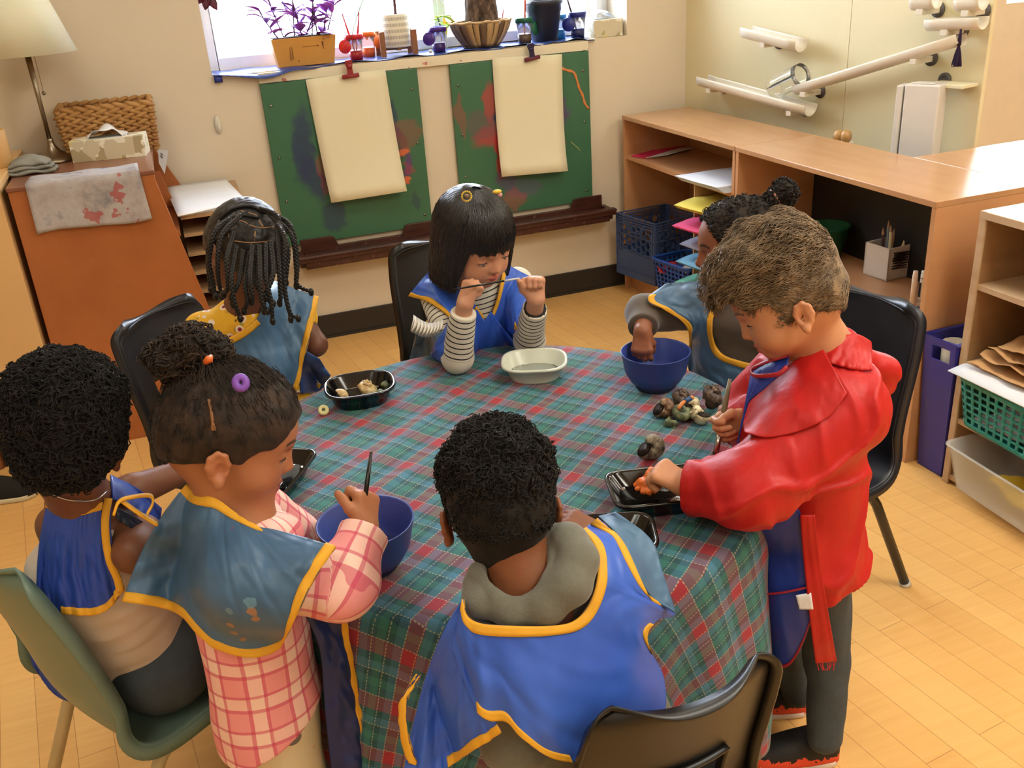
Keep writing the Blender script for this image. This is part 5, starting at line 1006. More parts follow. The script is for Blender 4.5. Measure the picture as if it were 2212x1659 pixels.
# ---------------------------------------------------------------- view frames: image right, image down, away
def vframe(u, v):
    w_ = ray(u, v); w_ /= np.linalg.norm(w_); r_ = CM[0] - w_ * (CM[0] @ w_); r_ /= np.linalg.norm(r_); return r_, np.cross(w_, r_), w_
def Q(u, v, D): return np.array(P(u, v, D=D))
class Head:
    """child head: origin midway between the ears; columns of R = right, forward, up"""
    def __init__(s, u, v, D, F, U, sc=1.0):
        fr = vframe(u, v); s.o = Q(u, v, D); f = sum(a * b for a, b in zip(F, fr)); f /= np.linalg.norm(f); up = sum(a * b for a, b in zip(U, fr)); up -= f * (up @ f); up /= np.linalg.norm(up)
        s.R = np.stack([np.cross(f, up), f, up], 1); s.s = sc
    def w(s, x, y, z): return s.o + s.R @ (np.array([x, y, z]) * s.s)
    def loc(s, X): return ((X - s.o) @ s.R) / s.s
    def E(s, c, r, k, neg=False, tilt=None):
        R = s.R if tilt is None else s.R @ np.array(Matrix.Rotation(tilt[0], 3, tilt[1])); return ('-e' if neg else 'e', s.w(*c), tuple(np.array(r) * s.s), R, k)
    def C(s, a, b, ra, rb, k, neg=False): return ('-c' if neg else 'c', s.w(*a), s.w(*b), ra * s.s, rb * s.s, k)
    def prims(s, neck_to, neck_r=.043, mouth=0.0):
        P_ = [s.E((0, 0, .055), (.075, .093, .082), 0), s.E((0, .044, .052), (.060, .048, .056), .03), s.E((0, .034, 0), (.057, .054, .055), .03), s.E((0, .040, -.032), (.042, .040, .028), .025),
              s.E((0, -.045, .02), (.055, .045, .05), .03), ('c', s.w(0, -.018, -.005), neck_to, neck_r * s.s, neck_r * 1.08 * s.s, .03)]
        for x in (-1, 1): P_ += [s.E((x * .033, .053, -.016), (.025, .026, .024), .02)]
        P_ += [s.E((0, .066, -.050), (.016, .014, .013), .018)]
        for x in (-1, 1): P_ += [s.E((x * .030, .096, .020), (.017, .014, .011), .014, True), s.E((x * .030, .0755, .0205), (.0155, .0125, .0105), .004), s.C((x * .014, .088, .037), (x * .040, .074, .039), .006, .005, .012)]
        P_ += [s.C((0, .084, .024), (0, .097, -.003), .0055, .0088, .012)]
        for x in (-1, 1): P_ += [s.E((x * .0088, .0905, -.006), (.0062, .0075, .006), .006), s.E((x * .0055, .0975, -.0115), (.0028, .0035, .003), .003, True)]
        P_ += [s.E((0, .0855, -.0265), (.0165, .0085, .0052), .007), s.E((0, .083, -.0375), (.0135, .0085, .0058), .006)]
        for x in (-1, 1): P_ += [s.C((0, .0955, -.0322), (x * .014, .087, -.0325), .0016 + mouth, .0012, .003, True)]
        P_ += [s.E((0, .088, -.018), (.003, .004, .006), .005, True)]
        for x in (-1, 1):
            e = [(.073, .005, -.020), (.075, .008, -.006), (.077, .009, .008), (.080, .003, .020), (.083, -.009, .023), (.084, -.018, .014), (.083, -.019, 0), (.078, -.012, -.014), (.074, -.002, -.022)]
            for a, b in zip(e[:-1], e[1:]): P_.append(s.C((x * a[0], a[1], a[2]), (x * b[0], b[1], b[2]), .0038, .0038, .003))
            P_ += [s.E((x * .079, -.004, .002), (.0045, .012, .019), .005), s.E((x * .080, .001, -.022), (.0055, .007, .009), .006), s.E((x * .085, .000, -.001), (.008, .0085, .012), .003, True), s.C((x * .082, -.012, .014), (x * .083, -.012, -.006), .0035, .003, .003)]
        return P_
    def color(s, V, skin, lip=None, brow=None, scalp=None, scalp_fn=None, blush=.06):
        L_ = s.loc(V); skin = np.array(lin(skin)[:3]); C = np.tile(skin, (len(V), 1)) * (1 + .05 * snoise(V, 60, 4)[:, None])
        def blend(m, c): nonlocal C; m = np.clip(m, 0, 1)[:, None]; C = C * (1 - m) + np.array(c) * m
        g = lambda c, r: np.linalg.norm((L_ - np.array(c)) / np.array(r), axis=1)
        red = skin * np.array([1.05, .72, .66])
        for x in (-1, 1): blend((1.3 - g((x * .035, .068, -.012), (.02, .02, .018))) * blush * 5, red); blend((1 - g((x * .08, -.004, .002), (.03, .03, .035))) * .35, red)
        blend((1.3 - g((0, .098, -.004), (.013, .013, .012))) * .3, red)
        lipc = np.array(lin(lip)[:3]) if lip else skin * np.array([.95, .55, .55])
        blend((1.15 - np.minimum(g((0, .091, -.0268), (.0165, .012, .0048)), g((0, .088, -.0378), (.0145, .012, .0056)))) * 6, lipc)
        blend((1.1 - g((0, .094, -.0322), (.0155, .012, .0014))) * 4 * (L_[:, 1] > .075), skin * .25)
        bc = np.array(lin(brow)[:3]) if brow else skin * .25
        for x in (-1, 1):
            arch = .0395 + .004 * (1 - ((np.abs(L_[:, 0]) - .028) / .018) ** 2); blend(np.clip(1.2 - np.abs(L_[:, 2] - arch) / .0034, 0, 1) * 1.5 * (np.abs(L_[:, 0] * x - .028) < .018) * (L_[:, 1] > .05) * .75, bc)
        if scalp_fn is not None: blend(scalp_fn(L_), np.array(lin(scalp)[:3]))
        return C
def skin_mat(name, r=.48):
    t = NT(name); a = t.n('Attribute', attribute_name='Col'); n = t.noise(t.coord(), 90, 3); t.col(t.mix(t.math('MULTIPLY', n, .12), a.outputs['Color'], (60, 30, 20), 'MULTIPLY')); t.inp('Roughness', r); t.inp('Subsurface Weight', .12); t.inp('Subsurface Radius', (.01, .004, .002)); t.inp('Subsurface Scale', .6); t.inp('Specular IOR Level', .4); t.bump(t.noise(t.coord(), 400, 2), .08, .0005); return t.m
SKIN = skin_mat('skin')
def eyes(h, root, iris=(40, 24, 16), look=(0, 0), lid=.0, only=None):
    wm = mat('eye_white', (226, 220, 212), .2); im = mat('iris_%d' % iris[0], iris, .1); lm = mat('dark_lash', (22, 14, 12), .6)
    for x in (-1, 1):
        if only and x != only: continue
        c = np.array([x * .030, .0735, .0175]); R = Matrix([list(r_) for r_ in h.R]); rr = .0135 * h.s
        e = MB().ell(h.w(*c), (rr, rr, rr), 24).build('eye', wm, smooth=True); parts_world(root, e); d = Vector((look[0] + x * .05, 1, look[1])).normalized(); cc = c + np.array(d) * .0078
        i_ = MB().ell(h.w(*cc), (.0064 * h.s,) * 3, 16).build('iris', im, smooth=True); i_.parent = e
        pts = [h.w(x * (.030) + q * .0135, .0735 + .0145 * math.sqrt(max(0, 1 - (q * .93) ** 2)), .0155 + lid + .0035 * (1 - q * q)) for q in np.linspace(-1, 1, 11)]
        parts_world(root, MB().tube(pts, [.0006 + .0006 * math.sin(math.pi * k / 10) for k in range(11)], 6).build('eyelashes', lm, smooth=True))
def hand(wr, X, N, side, curls, sc=1.0, thumb=(.5, .2, .3), spread=.06, fist=0):
    """wr wrist, X towards fingers, N out of the back of the hand, side +1: thumb on X x N side.  curls: per finger 3 angles (deg)"""
    X = np.array(X, float); X /= np.linalg.norm(X); N = np.array(N, float); N -= X * (N @ X); N /= np.linalg.norm(N); S = np.cross(X, N) * side; wr = np.array(wr, float); P_ = []
    pl = .052 * sc; pos = (.020, .0065, -.007, -.0195); fl = ((.021, .015, .012), (.023, .017, .013), (.021, .016, .012), (.017, .012, .011))
    for i in range(4):
        kn = wr + X * (pl - .0025 * abs(i - 1.2) * sc) + S * pos[i] * sc; P_.append(('c', wr + S * pos[i] * .55 * sc + X * .004, kn, .0115 * sc, .0098 * sc, .010 * sc))
        d = X + S * spread * (1.2 - i) ; d /= np.linalg.norm(d); n = N.copy(); p = kn; a = 0
        for j in range(3):
            th = math.radians(curls[i][j]); d, n = d * math.cos(th) - n * math.sin(th), n * math.cos(th) + d * math.sin(th); q = p + d * fl[i][j] * sc; r0 = (.0080, .0072, .0066)[j] * sc; P_.append(('c', p, q, r0, r0 * .93, .0022 if j else .005)); p = q
    a, b, c = thumb; t0 = wr + X * .014 * sc + S * .014 * sc - N * .002; d = X * .62 + S * a - N * b; d /= np.linalg.norm(d); t1 = t0 + d * .024 * sc; d2 = X * .8 + S * (a - .55) - N * (b + c); d2 /= np.linalg.norm(d2); t2 = t1 + d2 * .018 * sc; t3 = t2 + (d2 - N * c * .5) / np.linalg.norm(d2 - N * c * .5) * .014 * sc
    P_ += [('c', t0, t1, .0115 * sc, .0090 * sc, .009), ('c', t1, t2, .0086 * sc, .0078 * sc, .003), ('c', t2, t3, .0078 * sc, .0068 * sc, .003)]
    return P_
def shirt(name, prims, vox, m, root, amp=.003, sc=30, seed=1, clip=None, dirn=None, smooth=1, uvp=None):
    dv = np.array(dirn if dirn is not None else (1, 1, 1), float)
    V, F = sdf_mesh(prims, vox, disp=lambda X: amp * snoise(X * dv, sc, seed), clip=clip, smooth=smooth); return np_mesh(name, V, F, m, root, uv=bone_uv(V, uvp or prims))
# ---------------------------------------------------------------- garment panels traced between two edges, laid over a body volume
def resamp(pts, n):
    A = cr(pts, 200) if len(pts) > 2 else cr(pts, 200); d = np.r_[0, np.cumsum(np.linalg.norm(np.diff(A, axis=0), axis=1))]; q = np.linspace(0, d[-1], n); return np.stack([np.interp(q, d, A[:, k]) for k in range(A.shape[1])], 1)
def drape(pix, body, Dr, off):
    sh = pix.shape[:2]; R = np.array([ray(u, v) for u, v in pix.reshape(-1, 2)]); R /= np.linalg.norm(R, axis=1, keepdims=True); T = np.arange(Dr[0], Dr[1], .008); X = np.array([0, 0, CAMH]) + R[:, None, :] * T[None, :, None]; S = sdf_pts(body, X) - off
    hit = S < 0; first = np.where(hit.any(1), hit.argmax(1), S.argmin(1)); t = T[first]
    k = np.clip(first, 1, len(T) - 1); s0, s1 = S[np.arange(len(k)), k - 1], S[np.arange(len(k)), k]; h = hit.any(1) & (first > 0); t = np.where(h, T[k - 1] + .008 * np.clip(s0 / (s0 - s1 + 1e-9), 0, 1), t)
    return t.reshape(sh), R.reshape(*sh, 3)
def panel(name, inner, outer, body, Dr, m, root, off=.012, bind='', bm_=None, folds=(.004, 18, 1), nu=44, nv=90, sm=6, width=.014, pull=0.0, th=.0025, mid=None, rng=None, foldfn=None, part='binding'):
    A, B = resamp(inner, nv), resamp(outer, nv); t = np.linspace(0, 1, nu)[:, None, None]
    pix = A * (1 - t) + B * t
    if mid is not None: Mm = resamp(mid, nv); pix = A * (1 - t) * (1 - 2 * t) + 4 * Mm * t * (1 - t) - B * t * (1 - 2 * t)
    D, R = drape(pix, body, Dr, off)
    for _ in range(sm):
        E = np.pad(D, 1, mode='edge'); D = .4 * D + .15 * (E[:-2, 1:-1] + E[2:, 1:-1] + E[1:-1, :-2] + E[1:-1, 2:])
    tt = t[..., 0] * np.ones((1, nv)); ss = np.linspace(0, 1, nv)[None] * np.ones((nu, 1)); amp, fr, seed = folds
    X0 = np.stack([ss * 3.0, tt * .9, ss * 0], -1); D = D - pull * tt + amp * (.25 + tt) * snoise(X0, fr, seed) 
    if foldfn is not None: D = D + foldfn(ss, tt)
    G = np.array([0, 0, CAMH]) + R * D[..., None]; o = MB().sheet(G, th).build(name, m, smooth=True); parts_world(root, o)
    ds = np.linalg.norm(G[1:] - G[:-1], axis=2)
    def strip(line, dirn):
        # line: n x 3 points on the edge, dirn: m x n x 3 samples walking inwards
        out = []
        for j in range(line.shape[0]):
            w_ = np.r_[0, np.cumsum(np.linalg.norm(np.diff(dirn[:, j], axis=0), axis=1))]; qq = np.linspace(-.0015, width, 4); out.append([np.array([np.interp(max(0, q_), w_, dirn[:, j, k]) for k in range(3)]) for q_ in qq])
        S_ = np.array(out)
        for kk in range(2): S_[1:-1] = .5 * S_[1:-1] + .25 * (S_[:-2] + S_[2:])
        parts_world(root, MB().sheet(S_, th + .004).build(part, bm_, smooth=True))
    for b in bind.split():
        e = b[0]; a0, a1 = (0, 1) if len(b) == 1 else [float(q_) for q_ in b[1:].split('-')]; 
        if e in 'io': i0, i1 = int(a0 * (nv - 1)), int(a1 * (nv - 1)) + 1; GG = G[:, i0:i1]; GG = GG if e == 'i' else GG[::-1]; strip(GG[0], GG)
        else: i0, i1 = int(a0 * (nu - 1)), int(a1 * (nu - 1)) + 1; GG = np.swapaxes(G, 0, 1)[:, i0:i1]; GG = GG if e == 's' else GG[::-1]; strip(GG[0], GG)
    return o, G
# ---------------------------------------------------------------- hair
def hair_cap(h, root, m, off=.006, line=.075, low=-.02, side=.035, disp=None, vox=.003, extra=(), back=-.03, name='hair'):
    """close hair: thickened cranium minus the face"""
    s = off; pr = [h.E((0, 0, .055), (.075 + s, .093 + s, .082 + s), 0), h.E((0, .044, .052), (.060 + s, .048 + s * .7, .056 + s), .03), h.E((0, -.045, .02), (.057 + s, .045 + s, .052 + s), .03)] + list(extra)
    pr += [h.E((0, .135, line - .095), (.115, .10, .105), .006, True), h.E((0, .02, -.10 + low + .02), (.2, .13, .075), .01, True)]
    for x in (-1, 1): pr += [h.E((x * .092, -.004, -.002), (.026, .020, .032), .006, True), h.E((x * .080, .068, line - .085), (.036, .044, .047), .006, True)]
    V, F = sdf_mesh(pr, vox, disp=disp, smooth=1); return np_mesh(name, V, F, m, root), pr
def surf_samples(V, F, n, seed=0):
    g = np.random.default_rng(seed); a, b, c, d = V[F[:, 0]], V[F[:, 1]], V[F[:, 2]], V[F[:, 3]]; N = np.cross(c - a, d - b); ar = np.linalg.norm(N, axis=1); N = N / (ar[:, None] + 1e-12); k = g.choice(len(F), n, p=ar / ar.sum()); u, v = g.random((2, n, 1)); Pn = (a[k] * (1 - u) + b[k] * u) * (1 - v) + (d[k] * (1 - u) + c[k] * u) * v; return Pn, N[k]
def tubes_np(paths, rad, sides=4):
    """many small tubes: paths (n, k, 3), rad scalar or (k,)"""
    n, k, _ = paths.shape; T = np.gradient(paths, axis=1); T /= np.linalg.norm(T, axis=2, keepdims=True) + 1e-9; ref = np.tile(np.array([.31, .17, .93]), (n, k, 1)); s = np.cross(T, ref); s /= np.linalg.norm(s, axis=2, keepdims=True) + 1e-9; u = np.cross(s, T); rad = np.broadcast_to(rad, (k,))[None, :, None]
    A = np.arange(sides) * 2 * np.pi / sides; V = paths[:, :, None, :] + (s[:, :, None, :] * np.cos(A)[None, None, :, None] + u[:, :, None, :] * np.sin(A)[None, None, :, None]) * rad[..., None]
    base = (np.arange(n) * k * sides)[:, None, None]; i = np.arange(k - 1)[None, :, None] * sides; j = np.arange(sides)[None, None, :]; jn = (j + 1) % sides
    F = np.stack([base + i + j, base + i + jn, base + i + sides + jn, base + i + sides + j], -1).reshape(-1, 4); return V.reshape(-1, 3), F
def curls(h, root, V, F, n, m, rad=.006, tr=.0011, out=.006, seed=0, name='curls', keep=None, sides=4, turns=1.6):
    Pn, N = surf_samples(V, F, n, seed)
    if keep is not None: k = keep(h.loc(Pn)); Pn, N = Pn[k], N[k]
    g = np.random.default_rng(seed + 5); n = len(Pn); a = g.normal(size=(n, 3)); a -= N * (a * N).sum(1, keepdims=True); a /= np.linalg.norm(a, axis=1, keepdims=True); b = np.cross(N, a); axd = (N * g.uniform(.2, .9, (n, 1)) + a * .5); t = np.linspace(0, 1, 11)[None, :, None]; th = t * 2 * np.pi * turns + g.uniform(0, 6.28, (n, 1, 1)); r = rad * g.uniform(.7, 1.2, (n, 1, 1))
    e1, e2 = (a * .6 + N * .6)[:, None], b[:, None]; path = Pn[:, None] + (e1 * np.cos(th) + e2 * np.sin(th)) * r + axd[:, None] * t * out + N[:, None] * .001
    V2, F2 = tubes_np(path, tr, sides); return np_mesh(name, V2, F2, m, root)
def hair_mat(name, c, c2, r=.5, spec=.4):
    t = NT(name); t.col(t.ramp(t.noise(t.coord(), 45, 3), [(.35, c), (.65, c2)])); t.inp('Roughness', r); t.inp('Specular IOR Level', spec); t.inp('Sheen Weight', .05); return t.m
def person(name_loc, label): return thing('person', name_loc, label, 'child')
BIND = mat('yellow_bias_binding', (232, 172, 36), .7, c2=(214, 156, 40), vs=40)
def vinyl(name, c, c2, r=.42, stains=()):
    t = NT(name); co = t.coord(); c1 = t.ramp(t.noise(co, 7, 3), [(.35, c), (.65, c2)])
    for (pos, rad, rgb) in stains:
        d = t.n('VectorMath', operation='DISTANCE'); t.l(co, d.inputs[0]); d.inputs[1].default_value = tuple(pos); mm = t.math('LESS_THAN', t.math('ADD', d.outputs['Value'], t.math('MULTIPLY', t.noise(co, 60, 2), rad * 1.2)), rad * 1.3); c1 = t.mix(t.math('MULTIPLY', mm, .7), c1, rgb)
    t.col(c1); t.inp('Roughness', r); t.inp('Specular IOR Level', .4); t.bump(t.noise(co, 600, 1), .06, .0004); return t.m
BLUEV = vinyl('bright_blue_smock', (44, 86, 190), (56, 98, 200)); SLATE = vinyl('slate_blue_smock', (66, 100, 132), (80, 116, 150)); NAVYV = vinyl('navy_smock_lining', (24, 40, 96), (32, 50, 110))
# ================================================================= people
def torso(nb, sh, ch, pv, r=(.040, .078, .082), k=.04, wide=.03):
    """neck base, (shoulder, shoulder), chest, pelvis"""
    nb, ch, pv = map(np.array, (nb, ch, pv)); s0, s1 = map(np.array, sh); w_ = (s1 - s0) / np.linalg.norm(s1 - s0)
    P_ = [('c', nb, ch, .045, r[1] * .9, k), ('c', s0 * .72 + s1 * .28, s1 * .72 + s0 * .28, r[0], r[0], k)]
    for q in (-1, 1): P_ += [('c', ch + w_ * q * wide, pv + w_ * q * wide * 1.1, r[1], r[2], k)]
    return P_
def arm(s_, e_, w_, r=(.034, .028, .019), k=.02, g=0):
    return [('c', s_, e_, r[0] + g, r[1] + g, k), ('c', e_, w_, r[1] + g, r[2] + g, k * .5)]
def build_body(root, h, prims, hands, colkw, vox=.0028, head_k=dict()):
    V, F = sdf_mesh(prims, vox); n = len(V); Vs, Fs = [V], [F]
    for hp in hands: v, f = sdf_mesh(hp, .0016); Vs.append(v); Fs.append(f + n); n += len(v)
    V = np.concatenate(Vs); F = np.concatenate(Fs); C = h.color(V, **colkw)
    return np_mesh('body', V, F, SKIN, root, colors=C)
def lerp(a, b, t): return np.array(a) * (1 - t) + np.array(b) * t
def vec(u, v, a): r_ = vframe(u, v); x = sum(p * q for p, q in zip(a, r_)); return x / np.linalg.norm(x)
def brush(pts, label, hm, hr, fm, br_m, tip=.018, fer=.024, bristle=.004):
    """handle end first, bristle end last"""
    a, b = np.array(pts[0]), np.array(pts[-1]); L_ = np.linalg.norm(b - a); d = (b - a) / L_; r = thing('paint_brush', Vector(a), label, 'paint brush')
    parts_world(r, MB().tube([a, a + d * L_ * .3, b - d * (tip + fer)], [hr * .6, hr, hr], 12).build('handle', hm, smooth=True), MB().tube([b - d * (tip + fer), b - d * tip], [hr * 1.02, hr * .95], 12).build('ferrule', fm, smooth=True), MB().tube([b - d * tip, b - d * tip * .5, b], [hr * .9, bristle, .0006], 12).build('bristles', br_m, smooth=True)); return r
STEEL = mat('ferrule_metal', (190, 190, 190), .25, 1); BLKH = mat('black_lacquer', (14, 14, 15), .3); WHB = mat('white_bristle', (226, 226, 230), .6)
# ---------------------------------------------------------------- girl with the black bob
r = person((.65, 2.3, .38), 'seated child with black bob haircut and striped sleeves, raising a thin brush in both hands')
h = Head(1018, 538, 2.28, (.60, .46, -.66), (.08, -.83, -.50), 1.04)
nb = np.array((.645, 2.175, .775)); SR, SL = np.array((.545, 2.175, .735)), np.array((.765, 2.185, .735)); ch, pv = (.655, 2.225, .64), (.68, 2.34, .45)
eR, eL = np.array(P(988, 772, z=.642)), np.array(P(1143, 735, z=.635)); wR, wL = Q(1004, 658, 2.15), Q(1158, 648, 2.19)
XR, NR = vec(1010, 640, (.30, -.95, -.05)), vec(1010, 640, (-.72, -.15, -.65)); XL, NL = vec(1150, 640, (-.12, -1, -.1)), vec(1150, 640, (.25, -.1, .95))
hR = [('c', lerp(eR, wR, .6), wR, .021, .019, .01)] + hand(wR, XR, NR, -1, [(62, 88, 45), (70, 92, 50), (78, 92, 50), (84, 90, 50)], .92, (.5, .45, .5)); hL = [('c', lerp(eL, wL, .6), wL, .021, .019, .01)] + hand(wL, XL, NL, 1, [(78, 95, 55), (82, 96, 55), (84, 96, 55), (84, 96, 55)], .92, (.55, .55, .1))
KD = dict(skin=(206, 150, 118), lip=(196, 104, 92), brow=(40, 30, 28))
tp = torso(nb, (SR, SL), ch, pv)
build_body(r, h, h.prims(nb, .040) + tp + arm(SR, eR, wR) + arm(SL, eL, wL), [hR, hL], KD)
eyes(h, r, look=(0, -.6), lid=-.001)
ST = NT('black_and_white_stripes'); uvn = ST.n('UVMap'); uvn.uv_map = 'UVMap'; sx_ = ST.n('SeparateXYZ'); ST.l(uvn.outputs[0], sx_.inputs[0]); f = ST.math('GREATER_THAN', ST.math('FRACT', ST.math('ADD', ST.math('MULTIPLY', sx_.outputs[1], 70), ST.math('MULTIPLY', ST.noise(ST.coord(), 12, 2), .35))), .78); ST.col(ST.mix(f, (214, 208, 192), (26, 24, 26))); ST.inp('Roughness', .85)
cuffR, cuffL = lerp(eR, wR, .86), lerp(eL, wL, .80)
for (a, b, c) in ((SR, eR, cuffR), (SL, eL, cuffL)): shirt('striped_sleeve', [('c', a, b, .040, .037, .02), ('c', b, c, .037, .030, .012)], .003, ST.m, r, amp=.002, sc=55, seed=3, clip=[(c, (c - b) / np.linalg.norm(c - b))])
shirt('striped_shirt', [('c', p[1], p[2], p[3] + .007, p[4] + .007, p[5]) for p in tp], .004, ST.m, r, amp=.001, uvp=[tp[0]])
ruf = []
for k in range(80):
    t = k / 79; u = 893 + 64 * t; v = 688 + 18 * math.sin(t * 2.6); w_ = math.sin(k * .72); ruf.append([Q(u, v - 8, 2.18), Q(u, v + 2 + w_, 2.160 + .006 * w_), Q(u - 3 + 1.5 * w_, v + 14 + 2 * w_, 2.155 + .012 * w_), Q(u - 6 + 3 * w_, v + 27 - 10 * t + 3 * w_, 2.165 + .016 * w_)])
parts_world(r, MB().sheet(ruf, .0012).build('sleeve_ruffle', mat('white_cotton', (226, 220, 208), .85), smooth=True))
body = [(p[0], p[1], p[2], p[3] + .010, p[4] + .010, p[5]) for p in tp + arm(SR, lerp(SR, eR, .8), lerp(SR, eR, .85)) + arm(SL, lerp(SL, eL, .8), lerp(SL, eL, .85))]
panel('smock', [(952, 556), (975, 600), (1012, 642), (1040, 676), (1052, 698), (1066, 668), (1077, 630), (1083, 590), (1086, 566)], [(883, 638), (930, 655), (974, 697), (930, 765), (1000, 792), (1080, 770), (1112, 742), (1122, 680), (1150, 655), (1178, 616)], body, (2.0, 2.6), BLUEV, r, .008, 'i0.42-.97 o0-.2 o.66-.8', BIND, (.006, 14, 3), width=.013)
panel('smock_front', [(1030, 668), (1046, 690), (1060, 672)], [(925, 770), (1020, 800), (1115, 745)], body, (2.0, 2.6), BLUEV, r, .016, '', BIND, (.006, 9, 5), nu=30, nv=40)
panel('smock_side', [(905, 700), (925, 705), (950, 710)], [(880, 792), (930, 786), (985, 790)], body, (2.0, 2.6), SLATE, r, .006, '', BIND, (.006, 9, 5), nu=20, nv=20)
HB = hair_mat('black_straight_hair', (8, 8, 11), (20, 19, 24), .34, .6)
def fallhair(h, root, m, zend, rx=.088, ry=.104, rz=.097, n=2400, seed=2, bang=48, name='hair', bangr=.0):
    g = np.random.default_rng(seed)
    def pt(a, t, k=1.0, ze=None):
        ze = zend(a) if ze is None else ze; s_, c_ = np.sin(a), np.cos(a); zc = .055; tot = rz * 1.57 + np.maximum(0, zc - ze); q = t * tot; th_ = np.minimum(q / rz, 1.57); dr = np.maximum(0, q - rz * 1.57); inw = 1 - .5 * dr * (1 if True else 0)
        fr = np.clip(c_, 0, 1); yy = ry * np.sin(th_) * c_ * k * inw; return np.stack([rx * np.sin(th_) * s_ * k * inw * (1 + .10 * np.clip(dr / .1, 0, 1)), yy - .0 * fr, zc + rz * np.cos(th_) * k - dr], -1)
    a = np.linspace(0, 2 * np.pi, 181); G = [[h.w(*pt(np.array(x), np.array(t), .965)) for t in np.linspace(0, 1, 30)] for x in a]; sh = MB().sheet(G, .004).build(name, m, smooth=True); parts_world(root, sh)
    A = g.uniform(0, 2 * np.pi, n); Z = np.array([zend(x) for x in A]) + g.normal(0, .003, n); T = np.linspace(.04, 1, 14); L_ = np.stack([pt(A + .02 * np.sin(t * 6 + A * 9), np.full(n, t), 1.0 + g.uniform(-.018, .012, n) * 1.0, Z) for t in T], 1) + g.normal(0, .0004, (n, 14, 3))
    W = h.o + (L_ * h.s) @ h.R.T; V, F = tubes_np(W, np.r_[np.full(11, .0011), .0009, .0007, .0003], 4); np_mesh('hair_strands', V, F, m, sh).parent = sh
    return sh
def zD(a):
    d = abs((a + math.pi) % (2 * math.pi) - math.pi); dd = math.degrees(d)
    if dd < 44: return .046 + .004 * math.sin(a * 30)
    if dd < 58: return .046 - (dd - 44) / 14 * .10
    return -.068 - .018 * (1 - math.cos(d - 1)) 
fallhair(h, r, HB, zD)
YEL = mat('yellow_clip_plastic', (232, 196, 60), .45); c = P(1008, 424, D=2.125); n_ = -ray(1008, 424) / np.linalg.norm(ray(1008, 424)); b = MB()
cl = thing('hair_clip', c, 'yellow sunflower hair clip on the black bob hair', 'hair clip'); fr = frame_of(Vector(n_))
for k in range(14): a = 2 * math.pi * k / 14; b.ell(Vector(c) + fr[1] * math.cos(a) * .0105 + fr[2] * math.sin(a) * .0105, (.0026, .0026, .0024), 8)
parts_world(cl, b.build('petals', YEL, smooth=True), MB().ell(Vector(c) + Vector(n_) * .0035, (.0062, .0062, .0052), 14).build('centre', mat('brown_centre', (120, 96, 60), .6), smooth=True))
c = P(1074, 414, D=2.14); cl = thing('hair_clip', c, 'small yellow and pink hair clip at the right of the black bob hair', 'hair clip'); parts_world(cl, MB().ell(c, (.011, .006, .005), 14).build('yellow_bead', YEL, smooth=True), MB().ell(Vector(c) + Vector((.006, 0, -.008)), (.006, .005, .005), 12).build('pink_bead', mat('pink_clip', (222, 160, 160), .5), smooth=True))
brush([Q(976, 626, 2.11), Q(1123, 601, 2.13)], 'thin black brush with white bristles held by the girl with the bob', BLKH, .0024, mat('white_ferrule', (206, 206, 210), .3), WHB, .012, .024, .0022)
# ---------------------------------------------------------------- child with bun, grey sleeves
r = person((1.17, 1.75, .38), 'seated child in profile with a hair bun and brown-grey sleeves, reaching into the far bowl')
h = Head(1602, 563, 2.15, (-.96, .03, -.26), (.03, -.97, -.23), .97)
nb = np.array((1.165, 1.745, .765)); S1, S2 = np.array((1.06, 1.80, .725)), np.array((1.20, 1.63, .715)); ch, pv = (1.175, 1.76, .62), (1.19, 1.74, .44)
e1 = np.array(P(1392, 676, y=1.84)); w1 = np.array(P(1388, 716, y=1.76)); e2, w2 = np.array((1.16, 1.53, .60)), Q(1632, 880, 1.86)
X1, N1 = vec(1390, 730, (-.02, .95, -.1)), vec(1390, 730, (-.1, -.15, -.95)); KE = dict(skin=(146, 90, 62), lip=(120, 66, 60), brow=(20, 14, 12), scalp=(30, 22, 20), scalp_fn=lambda L_: np.clip((L_[:, 2] - .07 - .5 * np.clip(L_[:, 1] - .05, 0, 1)) * 60, 0, 1) * .0)
h1 = [('c', lerp(e1, w1, .8), w1, .021, .019, .01)] + hand(w1, X1, N1, -1, [(30, 50, 35), (36, 55, 35), (44, 58, 40), (52, 60, 40)], .85, (.5, .6, .3)); h2 = [('c', lerp(e2, w2, .7), w2, .02, .018, .01)] + hand(w2, vec(1600, 870, (-.9, .0, -.2)), vec(1600, 870, (.0, -.9, -.3)), 1, [(30, 50, 30)] * 4, .9)
tp = torso(nb, (S1, S2), ch, pv)
build_body(r, h, h.prims(nb, .040) + tp + arm(S1, e1, w1) + arm(S2, e2, w2), [h1, h2], KE); eyes(h, r, (30, 18, 14), look=(0, -.35), lid=.0, only=None)
GRS = mat('brown_grey_fleece', (92, 82, 74), .95, c2=(78, 70, 62), vs=20, sheen=.3)
cf = lerp(e1, w1, .75); shirt('sleeve', [('c', S1, e1, .044, .040, .02), ('c', e1, cf, .040, .033, .02)] + [('c', lerp(S1, e1, t), lerp(S1, e1, t + .03), .047 - .004 * t, .047 - .004 * t, .006) for t in (.55, .75, .93)], .0032, GRS, r, .003, 45, 2, clip=[(cf, (cf - e1) / np.linalg.norm(cf - e1))])
shirt('sleeve', [('c', S2, e2, .046, .042, .02), ('c', e2, lerp(e2, w2, .7), .042, .034, .02)], .004, GRS, r, .003, 45, 2)
shirt('shirt', [('c', p[1], p[2], p[3] + .008, p[4] + .008, p[5]) for p in tp], .004, GRS, r, amp=.002)
